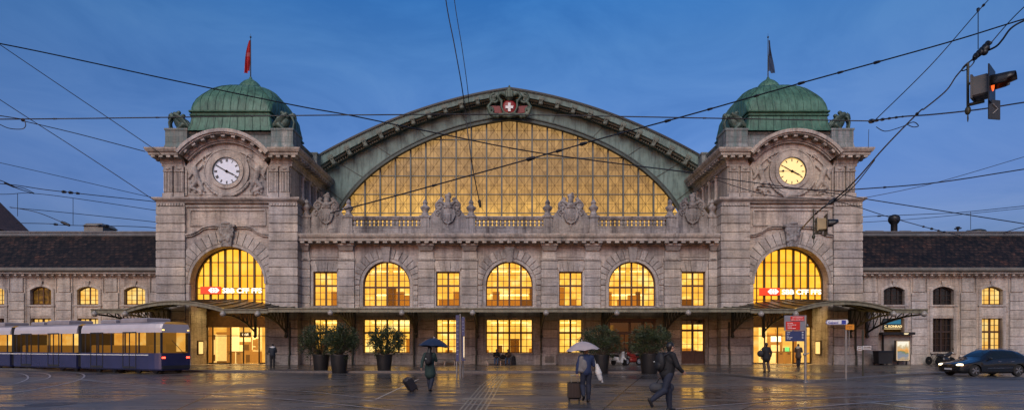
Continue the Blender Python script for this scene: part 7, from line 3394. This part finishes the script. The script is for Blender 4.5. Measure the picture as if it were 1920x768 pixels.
wire('left of the two near vertical wires over the arch', [(820, -160, 30), (836, 0, 36), (853, 90, 45), (868, 176, 57), (884, 300, 58), (900, 384, 58.5)], 2.0, 0, [(.8, 4), (.99, 6)])
wire('right of the two near vertical wires over the arch', [(836, -160, 30), (852, 0, 36), (867, 95, 46), (878, 178, 57), (884, 262, 58)], 1.4)
wire('thin steep wire from the top edge down to the knot beside the yellow clock tower', [(1990, -140, 12), (1846, 8, 18), (1740, 128, 25), (1640, 226, 31.8)], 1.7, 0, [(.34, 5)])
wire('signal span wire from the upper right past the big signal to the right tower', [(2000, -60, 8), (1905, 28, 9), (1857, 82, 9.3)], 1.8)
wire('thick black cable curling beside the big traffic signal', [(1960, 26, 8.6), (1918, 40, 8.8), (1895, 54, 8.9), (1880, 74, 9), (1868, 87, 9.1), (1852, 95, 9.3)], 3.6)
wire('span wire running down from the big signal across the right tower', [(1840, 98, 9.3), (1816, 118, 9.4), (1793, 143, 10), (1772, 172, 12), (1733, 204, 15), (1719, 214, 16), (1655, 280, 22), (1604, 338, 28), (1567, 372, 31), (1530, 400, 33), (1500, 432, 49.7)], 2.6, 0, [(0, 12), (.03, 10), (.5, 6), (.82, 8), (.9, 5)])
wire('second span wire beside it over the right tower', [(1640, 300, 23), (1600, 350, 28.5), (1568, 376, 31.2)], 1.8)
wire('wire from the right tower face to the right edge, upper', [(1420, 350, 49.9), (1560, 357, 33), (1600, 355, 30), (1740, 344, 24), (1920, 317, 18), (2150, 280, 14)], 2.0, 0, [(.5, 4)])
wire('thin wire just under it toward the right edge', [(1620, 371, 49.5), (1740, 346, 40), (1920, 294, 30), (2100, 240, 25)], 1.0)
wire('wire sloping down to the right from the yellow clock', [(1335, 332, 49.5), (1450, 347, 42), (1575, 364, 34), (1625, 373, 31), (1920, 419, 22), (2150, 455, 18)], 1.7)
wire('wire dropping across the yellow clock tower toward the black roof cowl', [(1345, 338, 49.5), (1440, 366, 42), (1560, 376, 35), (1672, 408, 38), (1760, 432, 48), (1800, 441, 54.3)], 1.4, 0, [(.72, 4), (.76, 5), (.8, 4), (.84, 4)])
wire('faint wire over the right wing roof, upper', [(1545, 410, 55), (1622, 406, 55), (1740, 401, 50), (1800, 398, 45), (1920, 386, 40), (2100, 368, 35)], 1.1, 0, [(.25, 3), (.3, 3)])
wire('faint wire over the right wing roof, lower', [(1545, 420, 55), (1628, 416, 55), (1740, 408, 50), (1920, 390, 41), (2100, 374, 36)], .9)
wire('wire rising to the right edge from the end of the right wing roof', [(1885, 435, 54.8), (1920, 425, 46), (2050, 400, 30)], 1.5)
wire('faint high wire from the left edge to the left tower', [(-200, 262, 30), (0, 305, 38), (150, 339, 45), (292, 371, 55), (365, 380, 55)], 1.0)
wire('wire with a dark fitting from the left edge to the left tower', [(-200, 335, 28), (0, 344, 34), (90, 356, 38), (180, 366, 45), (292, 378, 55), (365, 387, 55)], 1.4, 0, [(.47, 6), (.5, 6), (.53, 5)])
wire('wire under the fitting from the left edge to the left tower', [(-200, 361, 30), (0, 364, 36), (90, 365, 40), (292, 394, 55), (365, 403, 55)], 1.1)
wire('lower wire over the left wing roof', [(20, 389, 45), (120, 398, 48), (292, 416, 55), (365, 425, 55)], 1.1, 0, [(.75, 3)])
wire('short wire with an insulator dipping to the left wing roof', [(18, 388, 42), (70, 398, 42), (125, 420, 42)], 1.2, 0, [(.93, 5), (1, 6)])
wire('wire low over the left wing roof from the house', [(30, 418, 42), (90, 419, 43), (130, 422, 43), (240, 424, 52), (292, 427, 55), (365, 436, 55)], 1.2, 0, [(.3, 5), (.5, 6), (.52, 6)])
wire('left vertical dropper over the left wing roof', [(33, 363, 40), (33, 405, 41)], 1.0)
wire('right vertical dropper over the left wing roof', [(137, 372, 42), (137, 421, 43)], 1.0)
wire('vertical dropper above the right wing skylight', [(1820, 396, 42), (1820, 430, 52)], .9)
wire('vertical stay from the steep wire to the big signal', [(1834, 19, 10.5), (1834, 92, 9.4)], 1.8, 0, [(0, 6)])
wire('short vertical stay hanging right of the yellow clock tower', [(1629, 243, 32), (1628, 277, 36)], 1.0)

# pull-off arms at the left edge
m = MB()
m.tube(W3([(-40, 212, 29), (0, 217, 30), (45, 224, 31)]), .022, 6)
m.tube(W3([(-10, 228, 30), (15, 240, 30.5), (40, 242, 31), (48, 236, 31), (46, 226, 31)]), .02, 6)
m.ell(P(43, 225, CAMY + 31), .09, 8, 6)
tag(obj('pull_off_arm', m, M('arm_rust', (.06, .04, .035), .6), None, 60), 'rusty pull-off arm with a loop on the level wire at the left edge', 'wire arm')
m = MB()
m.tube(W3([(-60, 326, 31), (0, 338, 32), (30, 352, 33), (64, 363, 34)]), .022, 6)
m.tube(W3([(28, 350, 33), (45, 353, 33.5), (64, 362, 34)]), .02, 6)
m.cap(P(10, 343, CAMY + 32.3), P(26, 350, CAMY + 33), .06, .05, 8)
tag(obj('pull_off_arm', m, M('arm_dark', (.04, .035, .035), .6), None, 60), 'dark forked pull-off arm over the left wing roof at the left edge', 'wire arm')
m = MB()
m.tube(W3([(1643, 238, 30), (1660, 246, 29.5), (1690, 238, 28), (1712, 229, 27), (1722, 236, 27), (1712, 238, 27), (1700, 233, 27.5)]), .02, 6)
tag(obj('cable_loop', m, WIRE, None, 60), 'slack loop of black cable under the wire right of the yellow clock tower', 'cable')
m = MB()
pts = []
for k in range(33):
    a = k / 32 * 2 * PI * 2
    pts.append(P(1815 + 11 * math.cos(a) - 4 * math.sin(a), 123 + 8 * math.sin(a) - 6 * math.cos(a), CAMY + 9.35 + .02 * math.sin(k)))
m.tube(pts, .009, 6)
tag(obj('cable_loop', m, WIRE, None, 60), 'coiled black cable above the big traffic signal', 'cable')
m = MB()
for k in range(5):
    a = P(1829 + 5.5 * k, 106 - 5.6 * k, CAMY + 9.3)
    m.lathe([(.02, -.02), (.055, -.008), (.055, .008), (.02, .02)], (a.x, a.y, a.z), 12, 'x')
m.tube([P(1826, 109, CAMY + 9.3), P(1858, 80, CAMY + 9.3)], .024, 8)
m.ell(P(1846, 98, CAMY + 9.28), .05, 8, 6)
tag(obj('insulator', m, WIRE, None, 50), 'ribbed insulator where the span wire holds the big traffic signal', 'insulator')


def signal(label, px, py, d, turn, s, shell, lens_em, arrow):
    """single-lamp signal head on its hanger: box, backing board, long hood, lens, arrow plate"""
    T = thing('traffic_signal', label, 'traffic signal', P(px, py, CAMY + d), turn)
    T.scale = (s, s, s)
    m = MB()
    m.rust(-.17, .17, -.11, .14, -.19, .19, .03)
    m.box(-.19, .19, .12, .15, -.21, .21)
    obj('housing', m, shell, T)
    m = MB()
    m.box(-.25, .25, -.135, -.115, -.34, .30)
    obj('backing_board', m, BLACK, T)
    h = MB()
    n = 20
    vs, fs = [], []
    for i, yy in enumerate((-.13, -.24, -.36, -.46)):
        for k in range(n + 1):
            a = -2.05 + 4.1 * k / n
            r = .155 - .006 * i
            drop = 1.0 if i < 3 else (.93 if abs(a) < 1.4 else .8)
            vs.append((r * math.sin(a), yy + (.10 * i / 3 if abs(a) > 1.6 else 0), r * math.cos(a) * drop + .01))
    for i in range(3):
        for k in range(n):
            a = i * (n + 1) + k
            fs.append((a, a + 1, a + n + 2, a + n + 1))
    h.add(vs, fs)
    ho = obj('hood', h, BLACK, T, 50)
    sm_ = ho.modifiers.new('t', 'SOLIDIFY')
    sm_.thickness = .008
    l_ = MB()
    l_.ell((0, -.13, 0), (.12, .03, .12), 16, 10)
    obj('lens', l_, lens_em, T, 60)
    p = MB()
    p.tube([(0, .22, -.42), (0, .22, .50)], .022, 8)
    p.tube([(0, .22, -.26), (0, -.02, -.26)], .03, 8)
    p.tube([(0, .22, .12), (0, .12, .12)], .025, 8)
    p.ell((0, .22, -.36), (.05, .05, .08), 8, 6)
    p.tube([(0, .22, -.42), (.03, .22, -.5), (0, .22, -.56), (-.03, .22, -.5), (0, .22, -.42)], .008, 5)
    obj('hanger', p, IRON, T, 50)
    if arrow:
        a = MB()
        a.xf = Matrix.Translation((.02, -.14, 0)) @ Matrix.Rotation(-turn * .75, 4, 'Z')
        a.box(-.12, .12, -.03, -.01, -.62, -.28)
        ao = obj('arrow_plate', a, M('plate_dark', (.05, .05, .05), .4), T)
        w = MB()
        w.xf = a.xf
        w.bar((-.05, -.035, -.36), (.05, -.035, -.44), .03, .006)
        w.bar((.05, -.035, -.44), (-.05, -.035, -.53), .03, .006)
        obj('arrow', w, M('arrow_grey', (.32, .32, .32), .5), ao)
    return T


signal('big black traffic signal with glowing amber lamp hung at the upper right', 1843, 163, 9.2, math.radians(42), .84, M('signal_grey', (.10, .095, .09), .5), M('amber_lens', (.5, .1, .02), .2, emit=(1, .13, .02), es=1.4), True)
signal('pale yellow traffic signal box hung before the right clock tower', 1540, 421, 17.5, math.radians(74), .92, M('signal_ochre', (.32, .24, .12), .5, var=.2), M('dark_lens', (.03, .02, .02), .2), False)
